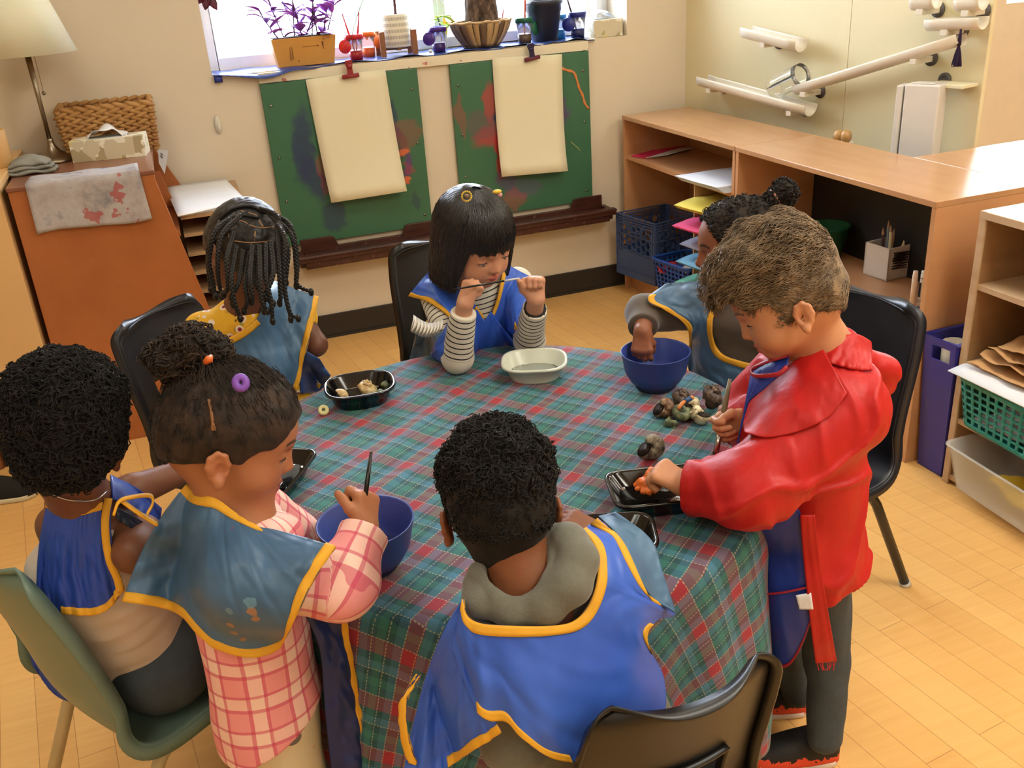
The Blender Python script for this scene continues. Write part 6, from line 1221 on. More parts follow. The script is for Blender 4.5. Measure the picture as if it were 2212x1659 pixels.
body = [(p[0], p[1], p[2], p[3] + .014, p[4] + .014, p[5]) for p in tp + [('c', S1, lerp(S1, e1, .75), .042, .04, .03), ('c', S2, e2, .042, .04, .03)]]
panel('smock', [(1530, 606), (1562, 640), (1541, 683), (1540, 733), (1560, 765), (1600, 780), (1638, 786), (1690, 775)], [(1440, 612), (1398, 648), (1440, 672), (1486, 712), (1488, 800), (1530, 850), (1590, 900), (1680, 900)], body, (1.8, 2.5), SLATE, r, .006, 'i.14-.95 o.1-.44', BIND, (.007, 13, 8), width=.014)
HE = hair_mat('dark_coily_hair', (16, 13, 12), (46, 36, 30), .7, .2)
capE, _ = hair_cap(h, r, HE, .006, line=.098, low=.0, disp=lambda X: .0035 * np.abs(snoise(X * np.array((1, 1, 1)), 160, 3, 1)), vox=.0026)
bun = [h.E((0, -.085, .150), (.030, .028, .026), 0), h.E((0, -.068, .135), (.026, .026, .018), .01)]; V, F = sdf_mesh(bun, .0026, disp=lambda X: .006 * snoise(X, 190, 7)); np_mesh('bun', V, F, HE, r); curls(h, r, V, F, 260, HE, .006, .001, .004, 3, 'bun_curls')
vv = np.array([v.co for v in capE.data.vertices]); ff = np.array([p.vertices[:] for p in capE.data.polygons]); curls(h, r, vv, ff, 1500, HE, .004, .0009, .002, 4, 'hair_texture', keep=lambda L_: (L_[:, 2] > .03))
c = h.w(0, -.060, .143); parts_world(r, MB().tube([h.w(.024 * math.cos(a), -.066 + .01 * math.sin(a), .138 + .018 * math.sin(a)) for a in np.linspace(0, 6.28, 14)[:-1]], .003, 6, closed=True).build('hair_tie', mat('pinkish_tie', (190, 140, 120), .6), smooth=True))
# ---------------------------------------------------------------- child with braids
r = person((.08, 2.3, .38), 'child with long thin black braids seen from behind, wearing a yellow flowered dress')
h = Head(533, 560, 2.25, (-.45, .33, .82), (.06, -1, .12))
nb = np.array((.095, 2.215, .775)); S1, S2 = np.array((-.01, 2.20, .745)), np.array((.20, 2.27, .745)); ch, pv = (.10, 2.24, .63), (.09, 2.27, .44)
e2 = Q(682, 745, 2.36); w2 = e2 + np.array((-.05, .10, .03)); e1 = np.array((-.04, 2.28, .62)); w1 = e1 + np.array((.05, .12, .0))
KC = dict(skin=(112, 70, 50)); tp = torso(nb, (S1, S2), ch, pv)
h2 = hand(w2, (w2 - e2), (0, 0, 1), -1, [(30, 40, 30)] * 4, .9); h1 = hand(w1, (w1 - e1), (0, 0, 1), 1, [(30, 40, 30)] * 4, .9)
build_body(r, h, h.prims(nb, .040) + tp + arm(S1, e1, w1) + arm(S2, e2, w2), [h1, h2], KC); eyes(h, r)
FL = NT('yellow_flower_print'); v = FL.n('TexVoronoi'); co = FL.coord(); FL.l(co, v.inputs['Vector']); v.inputs['Scale'].default_value = 40; base = FL.ramp(FL.noise(FL.coord(), 40, 3), [(.45, (232, 178, 40)), (.6, (226, 170, 36)), (.68, (130, 140, 70))]); c1 = FL.mix(FL.math('LESS_THAN', v.outputs['Distance'], .40), base, (236, 214, 190)); c1 = FL.mix(FL.math('LESS_THAN', v.outputs['Distance'], .20), c1, (140, 40, 60)); FL.col(c1); FL.inp('Roughness', .8); FL.bump(FL.noise(co, 120, 2), .2, .001)
shirt('dress', [('c', p[1], p[2], p[3] + .009, p[4] + .012, p[5]) for p in tp[1:]] + [('c', lerp(nb, ch, .22), ch, .072, .085, .03), ('c', S1, lerp(S1, e1, .35), .05, .052, .02), ('c', S2, lerp(S2, e2, .3), .046, .046, .02), ('c', pv, (.16, 2.30, .40), .10, .09, .03), ('-c', nb + np.array((0, -.01, .035)), nb + np.array((0, -.01, .08)), .044, .06, .01)], .0035, FL.m, r, .003, 40, 4)
b = MB().tube([Q(508, 668, 2.14), Q(509, 695, 2.14)], .002, 5); parts_world(r, b.build('back_opening', mat('dark_slit', (90, 50, 20), .8))); parts_world(r, MB().ell(Q(509, 688, 2.135), (.004, .004, .004), 10).build('button', YEL, smooth=True))
body = [(p[0], p[1], p[2], p[3] + .014, p[4] + .014, p[5]) for p in tp + [('c', S1, e1, .04, .035, .03), ('c', S2, e2, .045, .04, .03)]]
panel('smock', [(419, 705), (428, 728), (445, 741), (480, 736), (520, 716), (548, 694), (560, 680), (570, 645), (590, 606)], [(425, 900), (470, 930), (540, 940), (600, 900), (643, 838), (655, 780), (668, 730), (680, 680), (687, 642)], body, (2.0, 2.7), SLATE, r, .008, 'i0-.66 o.47-1', BIND, (.008, 12, 12), width=.015)
panel('smock_front', [(640, 745), (668, 762), (690, 775)], [(650, 850), (690, 845), (714, 812)], body, (2.1, 2.7), vinyl('deep_blue_smock', (40, 72, 130), (50, 84, 146)), r, .0, '', BIND, (.004, 9, 5), nu=20, nv=20)
panel('dress_skirt', [(635, 770), (655, 790), (668, 800)], [(640, 850), (680, 848), (694, 832)], body, (2.1, 2.7), FL.m, r, -.004, '', BIND, (.004, 9, 5), nu=16, nv=16)
HC = hair_mat('black_braid_hair', (8, 7, 7), (24, 20, 19), .45, .4)
capC, capp = hair_cap(h, r, HC, .006, line=.075, low=-.050, disp=lambda X: .0018 * np.abs(snoise(X, 200, 3, 1)), vox=.0028, extra=[h.E((0, -.036, -.020), (.052, .036, .044), .02)])
def on(pix, prims, Dr, off): A = resamp(pix, max(6, len(pix) * 5)); D, R = drape(A[None], prims, Dr, off); return np.array([0, 0, CAMH]) + R[0] * D[0][:, None]
PT = mat('scalp_parting', (150, 112, 76), .6); b = MB()
for pix in ([(500, 486), (520, 477), (545, 488), (570, 492), (600, 488)], [(551, 492), (550, 508), (549, 520)], [(557, 470), (562, 480), (568, 490)], [(503, 492), (494, 505), (497, 520)], [(505, 520), (540, 524), (590, 520)], [(520, 455), (540, 460), (560, 468)]): b.tube(on(pix, capp, (2.0, 2.4), .0), .0026, 6, flat=.5)
parts_world(r, b.build('scalp_partings', PT, smooth=True))
def braid_tube(pts, rad, root, m, name='braid', knot=True, tw=.0085):
    pts = cr(pts, 60); d = np.r_[0, np.cumsum(np.linalg.norm(np.diff(pts, axis=0), axis=1))]; n = max(24, int(d[-1] / .0022)); q = np.linspace(0, d[-1], n); Pp = np.stack([np.interp(q, d, pts[:, k]) for k in range(3)], 1); T = np.gradient(Pp, axis=0); T /= np.linalg.norm(T, axis=1, keepdims=True); s = np.cross(T, (.2, .9, .1)); s /= np.linalg.norm(s, axis=1, keepdims=True); u = np.cross(s, T); b = MB(); tap = np.interp(np.linspace(0, 1, n), [0, .1, .9, 1], [1, 1, .85, .6])
    for ph in (0, 2.09, 4.19): a = q / tw * 2.2 + ph; b.tube(Pp + (s * np.cos(a)[:, None] + u * np.sin(2 * a)[:, None] * .6) * (rad * .55 * tap)[:, None], rad * .62 * tap, 6)
    if knot: b.ell(Pp[-1], (rad * 1.25, rad * 1.25, rad * 1.9), 8)
    o = b.build(name, m, smooth=True); parts_world(root, o)
BR = [([(500, 470), (465, 500), (452, 560), (458, 600), (466, 640)], 2.13), ([(520, 465), (478, 510), (470, 580), (478, 640)], 2.10), ([(505, 500), (490, 560), (492, 620), (482, 636)], 2.08), ([(510, 530), (500, 600), (506, 650), (519, 688)], 2.07), ([(525, 540), (515, 610), (500, 640), (503, 658)], 2.08), ([(545, 530), (540, 600), (545, 640), (543, 652)], 2.06), ([(560, 530), (562, 600), (565, 650), (577, 672)], 2.06), ([(575, 525), (575, 600), (585, 650), (589, 694)], 2.07), ([(585, 520), (590, 590), (572, 640), (570, 672)], 2.07), ([(600, 500), (603, 580), (606, 640), (604, 655)], 2.09), ([(600, 480), (622, 540), (615, 620), (628, 690)], 2.11), ([(598, 485), (616, 520), (612, 600), (625, 672), (644, 688)], 2.10), ([(590, 470), (630, 510), (640, 580), (642, 615), (672, 631)], 2.14), ([(595, 465), (628, 490), (642, 560), (640, 618)], 2.16), ([(580, 460), (612, 500), (620, 560), (618, 610)], 2.15), ([(560, 450), (600, 470), (612, 530), (610, 600)], 2.17), ([(475, 480), (456, 520), (449, 560), (455, 625)], 2.16), ([(540, 545), (530, 610), (534, 650), (527, 672)], 2.07), ([(555, 545), (552, 610), (576, 645), (590, 655)], 2.07)]
for k, (pix, D) in enumerate(BR): braid_tube([Q(u, v_, D - .02 * math.sin(i / (len(pix) - 1) * 3.14) + (.03 if i == 0 else 0)) for i, (u, v_) in enumerate(pix)], .0052, r, HC)
b = MB()
for pix in ([(470, 478), (500, 452), (540, 445), (575, 460)], [(455, 505), (480, 480), (520, 465), (560, 470)], [(450, 540), (462, 520), (485, 505), (500, 495)]): b.tube(on(pix, capp, (2.0, 2.5), .003), .0045, 6)
parts_world(r, b.build('cornrows', HC, smooth=True))
# ---------------------------------------------------------------- boy with tight curls on the green chair
r = person((-.22, 1.53, .38), 'seated child with curly black hair at the left edge, bare arms and jeans')
h = Head(132, 976, 1.5, (-.05, -.30, .95), (.04, -.95, -.30), .95)
nb = np.array((-.235, 1.405, .765)); S1, S2 = np.array((-.290, 1.475, .715)), np.array((-.165, 1.365, .72)); ch, pv = (-.25, 1.435, .62), (-.235, 1.50, .43)
e2 = Q(262, 1118, 1.50); e2 = np.array(P(290, 1190, y=1.33)); w2 = Q(385, 1075, 1.60); w2 = np.array(P(400, 1215, z=.62)); e1 = Q(285, 1062, 1.72); w1 = Q(420, 1008, 1.82)
KA = dict(skin=(122, 78, 54)); tp = torso(nb, (S1, S2), ch, pv)
h1 = hand(w1, vec(420, 1008, (.9, -.3, .4)), vec(420, 1008, (0, -1, -.3)), -1, [(30, 40, 30)] * 4, .9); h2 = hand(w2, vec(400, 1200, (.9, -.2, .3)), vec(400, 1200, (0, -.9, -.3)), -1, [(30, 40, 30)] * 4, .9)
build_body(r, h, h.prims(nb, .043) + tp + arm(S1, e1, w1, (.034, .029, .02)) + arm(S2, e2, w2, (.038, .032, .022)), [h1, h2], KA); eyes(h, r)
WS = mat('white_tshirt', (206, 194, 180), .85, c2=(196, 184, 168), sheen=.1)
shirt('shirt', [('c', p[1], p[2], p[3] + .010, p[4] + .012, p[5]) for p in tp[1:]] + [('c', (-.22, 1.46, .50), (-.17, 1.49, .44), .075, .07, .02)], .0035, WS, r, .004, 38, 6, dirn=(1, 1, 2.2))
JN = mat('dark_denim', (48, 60, 70), .85, c2=(62, 76, 86), vs=60, bump=(300, .3)); hipA, hipB = np.array((-.27, 1.55, .435)), np.array((-.19, 1.44, .435)); kA, kB = np.array((-.08, 1.66, .44)), np.array((-.01, 1.55, .44))
shirt('jeans', [('c', hipA, kA, .070, .056, .02), ('c', hipB, kB, .074, .060, .02), ('c', kA, kA + np.array((.02, .02, -.34)), .054, .042, .02), ('c', kB, kB + np.array((.02, .02, -.34)), .054, .042, .02), ('c', hipA, hipB, .08, .08, .02), ('c', hipB, (-.15, 1.45, .475), .086, .072, .03)], .004, JN, r, .004, 34, 9)
for q, (hp, kn) in enumerate(((hipB, kB),)): pts = on([(300, 1462), (350, 1425), (400, 1420), (450, 1412)], [('c', hp, kn, .076, .062, .02)], (1.3, 1.9), .003); parts_world(r, MB().tube(pts, .0012, 5).build('seam', mat('pale_seam', (110, 116, 120), .8)))
body = [(p[0], p[1], p[2], p[3] + .018, p[4] + .018, p[5]) for p in tp]
BL2 = vinyl('royal_blue_smock', (36, 66, 158), (44, 78, 176))
panel('smock_back', [(106, 1078), (140, 1096), (180, 1095), (212, 1087), (243, 1080)], [(79, 1268), (106, 1312), (165, 1328), (225, 1322), (267, 1275)], body, (1.2, 1.8), BL2, r, .006, 'i0-.85 o.35-1', BIND, (.006, 12, 14), mid=[(88, 1160), (125, 1200), (170, 1205), (210, 1195), (242, 1170)], width=.012)
pts = on([(243, 1078), (236, 1120), (238, 1170), (247, 1215), (262, 1250), (268, 1278)], body, (1.2, 1.8), .012); sd = np.array(vec(240, 1180, (-1, 0, 0))) * .011; parts_world(r, MB().sheet([[p, p + sd * .5, p + sd] for p in pts], .005).build('side_binding', BIND, smooth=True))
panel('smock_front', [(238, 1026), (262, 1038), (300, 1056), (350, 1098)], [(242, 1078), (270, 1090), (305, 1115), (345, 1135)], body, (1.3, 1.9), BL2, r, .002, '', BIND, (.003, 9, 14), nu=16, nv=30)
NVG = mat('dark_shiny_strap', (30, 44, 66), .25); panel('shoulder_strap', [(250, 1095), (290, 1115), (340, 1150)], [(252, 1122), (290, 1145), (322, 1170)], body, (1.2, 1.9), NVG, r, .012, '', BIND, (.002, 9, 14), nu=12, nv=24)
lp = [Q(u, v_, d) for u, v_, d in ((246, 1108, 1.40), (258, 1080, 1.40), (290, 1070, 1.42), (325, 1068, 1.44), (330, 1085, 1.43), (318, 1108, 1.41))]; c_ = cr(lp, 30); sd = vec(290, 1080, (0, .35, -.9)) * .011; parts_world(r, MB().sheet([[p, p + sd * .5 + np.array((0, 0, .001)), p + sd] for p in c_], .003).build('tie_loop', BIND, smooth=True))
c_ = cr([Q(262, 1078, 1.41), Q(300, 1105, 1.42), Q(340, 1130, 1.44)], 20); parts_world(r, MB().sheet([[p, p + sd * .5, p + sd] for p in c_], .003).build('tie_loop', BIND, smooth=True))
parts_world(r, MB().tube(on([(112, 1068), (150, 1080), (200, 1082), (232, 1062)], h.prims(nb, .043)[5:6], (1.2, 1.8), .004), .0015, 6).build('necklace', STEEL, smooth=True))
panel('smock_tail', [(58, 1385), (118, 1440), (182, 1500)], [(72, 1440), (118, 1500), (186, 1528)], [('c', (-.42, 1.62, .42), (-.36, 1.60, .33), .05, .05, .02)], (1.6, 2.2), BL2, r, .0, '', BIND, (.003, 9, 14), nu=14, nv=24)
HA = hair_mat('black_afro_hair', (9, 8, 8), (30, 26, 25), .75, .2)
capA, _ = hair_cap(h, r, HA, .006, line=.10, low=-.040, disp=lambda X: .004 * snoise(X, 75, 5) + .003 * snoise(X, 210, 6) + .010 * np.clip((h.loc(X)[..., 2] - .04) / .07, 0, 1), vox=.003, extra=[h.E((0, -.036, -.018), (.050, .036, .040), .02)]); vv = np.array([v.co for v in capA.data.vertices]); ff = np.array([p.vertices[:] for p in capA.data.polygons])
curls(h, r, vv, ff, 3800, HA, .0065, .0010, .006, 7, keep=lambda L_: L_[:, 2] > -.035)
# ---------------------------------------------------------------- girl in pink plaid, standing
r = person((-.02, 1.27, 0), 'standing child in pink plaid shirt dipping a brush into the near blue bowl')
h = Head(480, 980, 1.42, (.98, .16, .03), (.17, -.94, -.28), .97)
nb = np.array((-.018, 1.262, .775)); SN, SF = np.array((-.015, 1.155, .735)), np.array((.005, 1.355, .735)); ch, pv = (-.025, 1.26, .64), (-.03, 1.26, .45)
eN = np.array(P(738, 1262, y=1.13)); wN = np.array(P(790, 1142, y=1.20)); eF, wF = np.array((.06, 1.40, .63)), np.array(P(640, 1168, z=.63))
XN, NN = vec(790, 1100, (.0, -1, .12)), vec(790, 1100, (.78, .02, -.6))
hN = [('c', lerp(eN, wN, .6), wN, .021, .019, .01)] + hand(wN, XN, NN, -1, [(55, 88, 50), (66, 90, 50), (72, 90, 50), (78, 90, 50)], .92, (.75, .25, .3), spread=.05); hF = [('c', lerp(eF, wF, .6), wF, .02, .018, .01)] + hand(wF, vec(670, 1155, (.95, -.15, -.1)), vec(670, 1155, (0, -.8, -.5)), 1, [(30, 45, 30)] * 4, .9)
KB = dict(skin=(176, 116, 80), lip=(160, 84, 74), brow=(60, 38, 28), scalp=(96, 62, 42), scalp_fn=lambda L_: np.clip((L_[:, 2] - .052 - 1.1 * np.clip(L_[:, 1] - .055, 0, 1)) * 40, 0, 1) * .8)
tp = torso(nb, (SN, SF), ch, pv, (.038, .068, .062))
build_body(r, h, h.prims(nb, .040) + tp + arm(SN, eN, wN) + arm(SF, eF, wF), [hN, hF], KB, .0024); eyes(h, r, (50, 30, 20), look=(0, -.7), lid=-.002)
PK = NT('pink_plaid_cotton'); uvn = PK.n('UVMap'); uvn.uv_map = 'UVMap'; sx_ = PK.n('SeparateXYZ'); PK.l(uvn.outputs[0], sx_.inputs[0]); nz = PK.noise(PK.coord(), 9, 2)
def band(c, per, off, lo, hi): f = PK.math('FRACT', PK.math('DIVIDE', PK.math('ADD', PK.math('ADD', c, off), PK.math('MULTIPLY', nz, .008)), per)); return PK.math('MULTIPLY', PK.math('GREATER_THAN', f, lo), PK.math('LESS_THAN', f, hi))
U_, V_ = sx_.outputs[0], sx_.outputs[1]; base = (234, 150, 150); c1 = PK.mix(PK.math('MULTIPLY', band(V_, .062, .3, .10, .42), .6), base, (244, 214, 196)); c1 = PK.mix(PK.math('MULTIPLY', band(U_, .060, .3, .10, .42), .6), c1, (246, 218, 200))
for (ax, per, lo, hi) in ((V_, .062, .02, .10), (V_, .062, .42, .52), (U_, .060, .02, .10), (U_, .060, .42, .52)): c1 = PK.mix(PK.math('MULTIPLY', band(ax, per, .3, lo, hi), .62), c1, (204, 72, 106))
PK.col(c1); PK.inp('Roughness', .85); PK.bump(PK.noise(PK.coord(), 30, 3), .35, .004)
c_n = lerp(eN, wN, .88); shirt('sleeve', [('c', SN, eN, .046, .049, .02), ('c', eN, c_n, .049, .033, .02), ('c', c_n, lerp(eN, wN, .9), .036, .036, .006)], .003, PK.m, r, .005, 34, 5, clip=[(lerp(eN, wN, .93), (wN - eN) / np.linalg.norm(wN - eN))])
c_f = lerp(eF, wF, .85); shirt('sleeve', [('c', SF, eF, .05, .05, .02), ('c', eF, c_f, .05, .034, .02)], .004, PK.m, r, .004, 34, 5)
hem = np.array((-.03, 1.25, .40)); shirt('plaid_shirt', [('c', p[1], p[2], p[3] + .010, p[4] + .016, p[5]) for p in tp[1:]] + [('c', np.array(pv) + np.array((0, -.03, 0)), hem + np.array((.0, -.025, 0)), .076, .084, .03), ('c', np.array(pv) + np.array((0, .03, 0)), hem + np.array((0, .025, 0)), .076, .084, .03), ('c', nb + np.array((.03, -.045, -.02)), nb + np.array((.06, -.01, -.04)), .030, .030, .02)], .0032, PK.m, r, .004, 30, 8, dirn=(1, 1, .4), clip=[((-.03, 1.2, .425), (.40, 0, -.92))], uvp=[('c', nb, hem, .09, .11, 0)])
CP = NT('cream_dotted_cotton'); v = CP.n('TexVoronoi'); CP.l(CP.coord(), v.inputs['Vector']); v.inputs['Scale'].default_value = 15; dot = CP.math('LESS_THAN', v.outputs['Distance'], .34); dc = CP.ramp(v.outputs['Color'], [(.0, (150, 50, 42)), (.42, (216, 170, 140)), (.62, (120, 112, 104)), (.8, (206, 190, 160))], 'CONSTANT'); CP.col(CP.mix(dot, (218, 206, 174), dc)); CP.inp('Roughness', .85)
shirt('trousers', [('c', (-.02, 1.225, .43), (-.02, 1.215, .20), .066, .052, .03), ('c', (-.02, 1.285, .43), (-.02, 1.30, .20), .066, .052, .03), ('c', (-.02, 1.20, .20), (-.02, 1.20, .05), .062, .055, .02), ('c', (-.02, 1.32, .20), (-.02, 1.32, .05), .062, .055, .02)], .004, CP.m, r, .004, 30, 8)
for yy in (1.20, 1.32): shoe(.17, .07, .06, lambda t: .65 if t < .5 else .65 - .4 * (t - .5), CREAM, BLKF, CREAM, r, M=Matrix.Translation((-.08, yy, 0)))
body = [(p[0], p[1], p[2], p[3] + .022, p[4] + .030, p[5]) for p in tp + [('c', SN, lerp(SN, eN, .8), .042, .045, .04), ('c', SF, eF, .04, .04, .04)]]
def surf(u, v): D_, R_ = drape(np.array([[[u, v]]], float), body, (1.05, 1.75), .004); return np.array([0, 0, CAMH]) + R_[0, 0] * (D_[0, 0] - .010)
st_ = [(surf(u, v), q, c) for u, v, q, c in ((545, 1325, .011, (176, 124, 70)), (552, 1340, .009, (176, 124, 70)), (498, 1352, .009, (176, 124, 70)), (508, 1366, .008, (170, 120, 74)), (524, 1380, .008, (160, 114, 70)), (541, 1302, .012, (104, 150, 176)), (493, 1322, .007, (110, 140, 160)), (498, 1137, .007, (176, 46, 60)))]
SLB = vinyl('stained_slate_smock', (62, 94, 126), (74, 108, 142), .40, st_)
panel('smock', [(403, 1045), (428, 1068), (471, 1079), (512, 1110), (552, 1136), (585, 1143)], [(265, 1299), (345, 1312), (395, 1330), (430, 1370), (470, 1402), (545, 1420), (600, 1402), (632, 1350), (672, 1262), (725, 1182)], body, (1.05, 1.75), SLB, r, .004, 'i0-.86 o', BIND, (.006, 9, 21), nu=60, nv=110, width=.0145, pull=.01, mid=[(322, 1160), (380, 1195), (440, 1220), (500, 1250), (560, 1250), (615, 1215), (662, 1163)])
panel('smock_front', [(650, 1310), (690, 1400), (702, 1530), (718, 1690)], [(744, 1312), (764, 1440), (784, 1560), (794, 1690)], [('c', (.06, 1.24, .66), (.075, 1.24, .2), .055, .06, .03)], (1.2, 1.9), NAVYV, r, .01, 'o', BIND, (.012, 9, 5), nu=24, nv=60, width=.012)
brush([Q(802, 976, 1.43), Q(777, 1163, 1.415)], 'dark brush held upright by the child in pink plaid', BLKH, .0036, STEEL, mat('dark_bristle', (60, 46, 36), .7), .016, .02, .004)
HBR = hair_mat('dark_brown_soft_hair', (24, 18, 15), (58, 42, 32), .6, .3)
capB, capp = hair_cap(h, r, HBR, .0065, line=.078, low=.012, disp=lambda X: .0022 * np.abs(snoise(X * np.array((1, 1, .5)), 130, 3)), vox=.0028); vv = np.array([v.co for v in capB.data.vertices]); ff = np.array([p.vertices[:] for p in capB.data.polygons])
def strands(h, root, V, F, n, m, comb, length, lift=.25, wave=(.002, 60), tr=(.0009, .0003), seed=1, keep=None, k=9, name='strands', clump=0):
    Pn, N = surf_samples(V, F, n, seed); L0 = h.loc(Pn)
    if keep is not None: q = keep(L0); Pn, N, L0 = Pn[q], N[q], L0[q]
    n = len(Pn); g = np.random.default_rng(seed); d = comb(L0) @ h.R.T; d = d - N * (d * N).sum(1, keepdims=True) * .8; d /= np.linalg.norm(d, axis=1, keepdims=True) + 1e-9; ln = (length(L0) * g.uniform(.7, 1.1, n))[:, None, None]; t = np.linspace(0, 1, k)[None, :, None]; side_ = np.cross(N, d)
    ph = snoise(Pn, 60, seed + 3)[:, None, None] * 5; base = Pn[:, None] - N[:, None] * .002 + d[:, None] * ln * t + N[:, None] * (lift * ln * t * (1.15 - t)) + side_[:, None] * wave[0] * np.sin(t * ln * wave[1] * 6.28 * 3 + ph) * t ** .5 + N[:, None] * wave[0] * .7 * np.cos(t * ln * wave[1] * 6.28 * 3 + ph) * t + g.normal(0, .0009, (n, 1, 3)) * t
    V2, F2 = tubes_np(base, np.linspace(tr[0], tr[1], k), 3); return np_mesh(name, V2, F2, m, root)
puff = h.w(-.0, -.058, .135)
def to_puff(L0): d = np.array((0, -.050, .150)) - L0; return d / np.linalg.norm(d, axis=1, keepdims=True)
strands(h, r, vv, ff, 3800, HBR, to_puff, lambda L_: .045 + 0 * L_[:, 0], .12, (.0014, 30), (.0009, .0004), 3, name='combed_hair')
pf = [h.E((-.0, -.070, .150), (.040, .032, .030), 0), h.E((.0, -.098, .125), (.030, .028, .028), .02), h.E((.0, -.040, .152), (.026, .024, .016), .01)]; V, F = sdf_mesh(pf, .003, disp=lambda X: .007 * snoise(X, 110, 7)); np_mesh('puff', V, F, HBR, r); curls(h, r, V, F, 700, HBR, .0065, .0009, .006, 3, 'puff_curls')
curls(h, r, vv, ff, 260, HBR, .005, .0006, .003, 9, 'flyaway_hair', keep=lambda L_: (L_[:, 1] < -.05))
PT2 = mat('scalp_parting_warm', (150, 104, 66), .6); b = MB(); b.tube(on([(452, 862), (458, 885), (462, 910), (462, 930)], capp, (1.2, 1.6), .0), [.004] * 20, 6, flat=.4); parts_world(r, b.build('scalp_parting', PT2, smooth=True))
tm = mat('purple_hair_tie', (130, 80, 190), .5); parts_world(r, MB().tube([np.array(P(520, 827, D=1.27)) + np.array((.0065 * math.cos(a), .004 * math.sin(a), .0065 * math.sin(a))) for a in np.linspace(0, 6.28, 14)[:-1]], .0052, 8, closed=True).build('purple_bobble', tm, smooth=True), MB().tube([Q(444, 782, 1.31), Q(452, 776, 1.30), Q(456, 770, 1.31)], [.004, .006, .003], 8).build('orange_tie', mat('orange_tie', (226, 110, 36), .5), smooth=True))
# ---------------------------------------------------------------- boy in the grey hoodie, foreground
r = person((.44, 1.0, .36), 'child with short curly black hair seen from behind, grey hood above a bright blue smock')
h = Head(1083, 1124, 1.30, (-.10, -.30, .95), (-.10, -.95, -.30), .95)
nb = np.array((.335, .995, .735)); S1, S2 = np.array((.272, .99, .69)), np.array((.43, .985, .69)); ch, pv = (.345, .975, .60), (.42, .985, .43)
e1 = np.array((.28, .93, .53)); w1 = np.array((.31, 1.05, .50)); e2 = np.array((.510, 1.04, .615)); w2 = np.array(P(1290, 1150, z=.655))
KF = dict(skin=(134, 82, 52)); tp = torso(nb, (S1, S2), ch, pv)
h1 = hand(w1, (w1 - e1), (0, 0, 1), 1, [(30, 40, 30)] * 4, .9); h2 = hand(w2, vec(1262, 1128, (-.9, -.35, .1)), vec(1262, 1128, (0, -.7, -.7)), -1, [(25, 40, 30)] * 4, .9)
build_body(r, h, h.prims(nb, .045) + tp + arm(S1, e1, w1) + arm(S2, e2, w2), [h1, h2], KF); eyes(h, r)
GH = mat('heather_grey_fleece', (116, 116, 104), .95, c2=(100, 100, 90), vs=120, sheen=.2, bump=(300, .3))
shirt('hoodie', [('c', p[1], p[2], p[3] + .008, p[4] + .010, p[5]) for p in tp[1:]] + [('c', S1, e1, .040, .044, .02), ('c', e1, w1, .044, .036, .02), ('c', S2, e2, .040, .036, .02), ('c', e2, lerp(e2, w2, .7), .036, .030, .02)], .004, GH, r, .004, 40, 3)
hd = [Q(1030, 1262, 1.275), Q(1040, 1300, 1.26), Q(1105, 1318, 1.25), Q(1180, 1305, 1.245), Q(1228, 1262, 1.24), Q(1248, 1210, 1.25), Q(1228, 1172, 1.27), Q(1190, 1160, 1.29)]; hr_ = [.018, .021, .023, .026, .028, .026, .024, .018]
hp = [('c', a, b, ra, rb, .012) for a, b, ra, rb in zip(hd[:-1], hd[1:], hr_[:-1], hr_[1:])]; h2_ = [Q(1040, 1240, 1.27), Q(1075, 1290, 1.25), Q(1140, 1285, 1.25), Q(1190, 1245, 1.25), Q(1212, 1195, 1.265), Q(1190, 1160, 1.285)]; hp += [('c', a, b, .018, .019, .003) for a, b in zip(h2_[:-1], h2_[1:])]
shirt('hood', hp + [('-c', Q(1110, 1180, 1.24), Q(1115, 1235, 1.26), .040, .040, .006)], .0028, GH, r, .0022, 70, 5)
shirt('trousers', [('c', (.37, .99, .43), (.36, 1.18, .43), .072, .06, .02), ('c', (.47, .99, .43), (.48, 1.18, .43), .072, .06, .02), ('c', (.36, 1.18, .43), (.36, 1.2, .1), .055, .04, .02), ('c', (.48, 1.18, .43), (.48, 1.2, .1), .055, .04, .02)], .005, JN, r, .003, 34, 3)
body = [(p[0], p[1], p[2], p[3] + .018, p[4] + .022, p[5]) for p in tp + [('c', S1, e1, .046, .044, .05), ('c', S2, e2, .044, .042, .05)]]
BLF = vinyl('bright_blue_smock_front', (50, 88, 190), (60, 102, 204))
panel('smock_left_flap', [(1000, 1296), (1008, 1330), (1024, 1344), (1046, 1352)], [(868, 1690), (915, 1692), (967, 1658), (1030, 1616), (1084, 1580)], body, (1.0, 1.7), BLF, r, .012, 'o.45-1', BIND, (.008, 8, 31), nu=50, nv=60, mid=[(925, 1450), (965, 1500), (1010, 1500), (1046, 1480)], width=.013)
panel('smock', [(1001, 1294), (1008, 1330), (1040, 1347), (1110, 1352), (1185, 1352), (1238, 1342), (1272, 1305), (1290, 1245), (1285, 1185), (1258, 1147)], [(975, 1400), (1038, 1545), (1095, 1556), (1130, 1596), (1200, 1640), (1320, 1640), (1425, 1560), (1433, 1466), (1394, 1378), (1420, 1340), (1458, 1326), (1400, 1286), (1345, 1175), (1291, 1119)], body, (1.0, 1.7), BLF, r, .018, 'i o.13-.34 o.66-.72 o.78-1', BIND, (.007, 7, 33), nu=60, nv=150, width=.0135, foldfn=lambda s_, t_: -.010 * t_ * np.exp(-((s_ - .14) / .02) ** 2))
panel('smock_front_flap', [(1293, 1116), (1345, 1172), (1398, 1280), (1456, 1322)], [(1330, 1106), (1405, 1165), (1432, 1240), (1458, 1322)], body + [('c', Q(1370, 1180, 1.42), Q(1430, 1300, 1.40), .05, .04, .03)], (1.1, 1.7), SLATE, r, .012, '', BIND, (.003, 9, 5), nu=16, nv=50, pull=-.01)
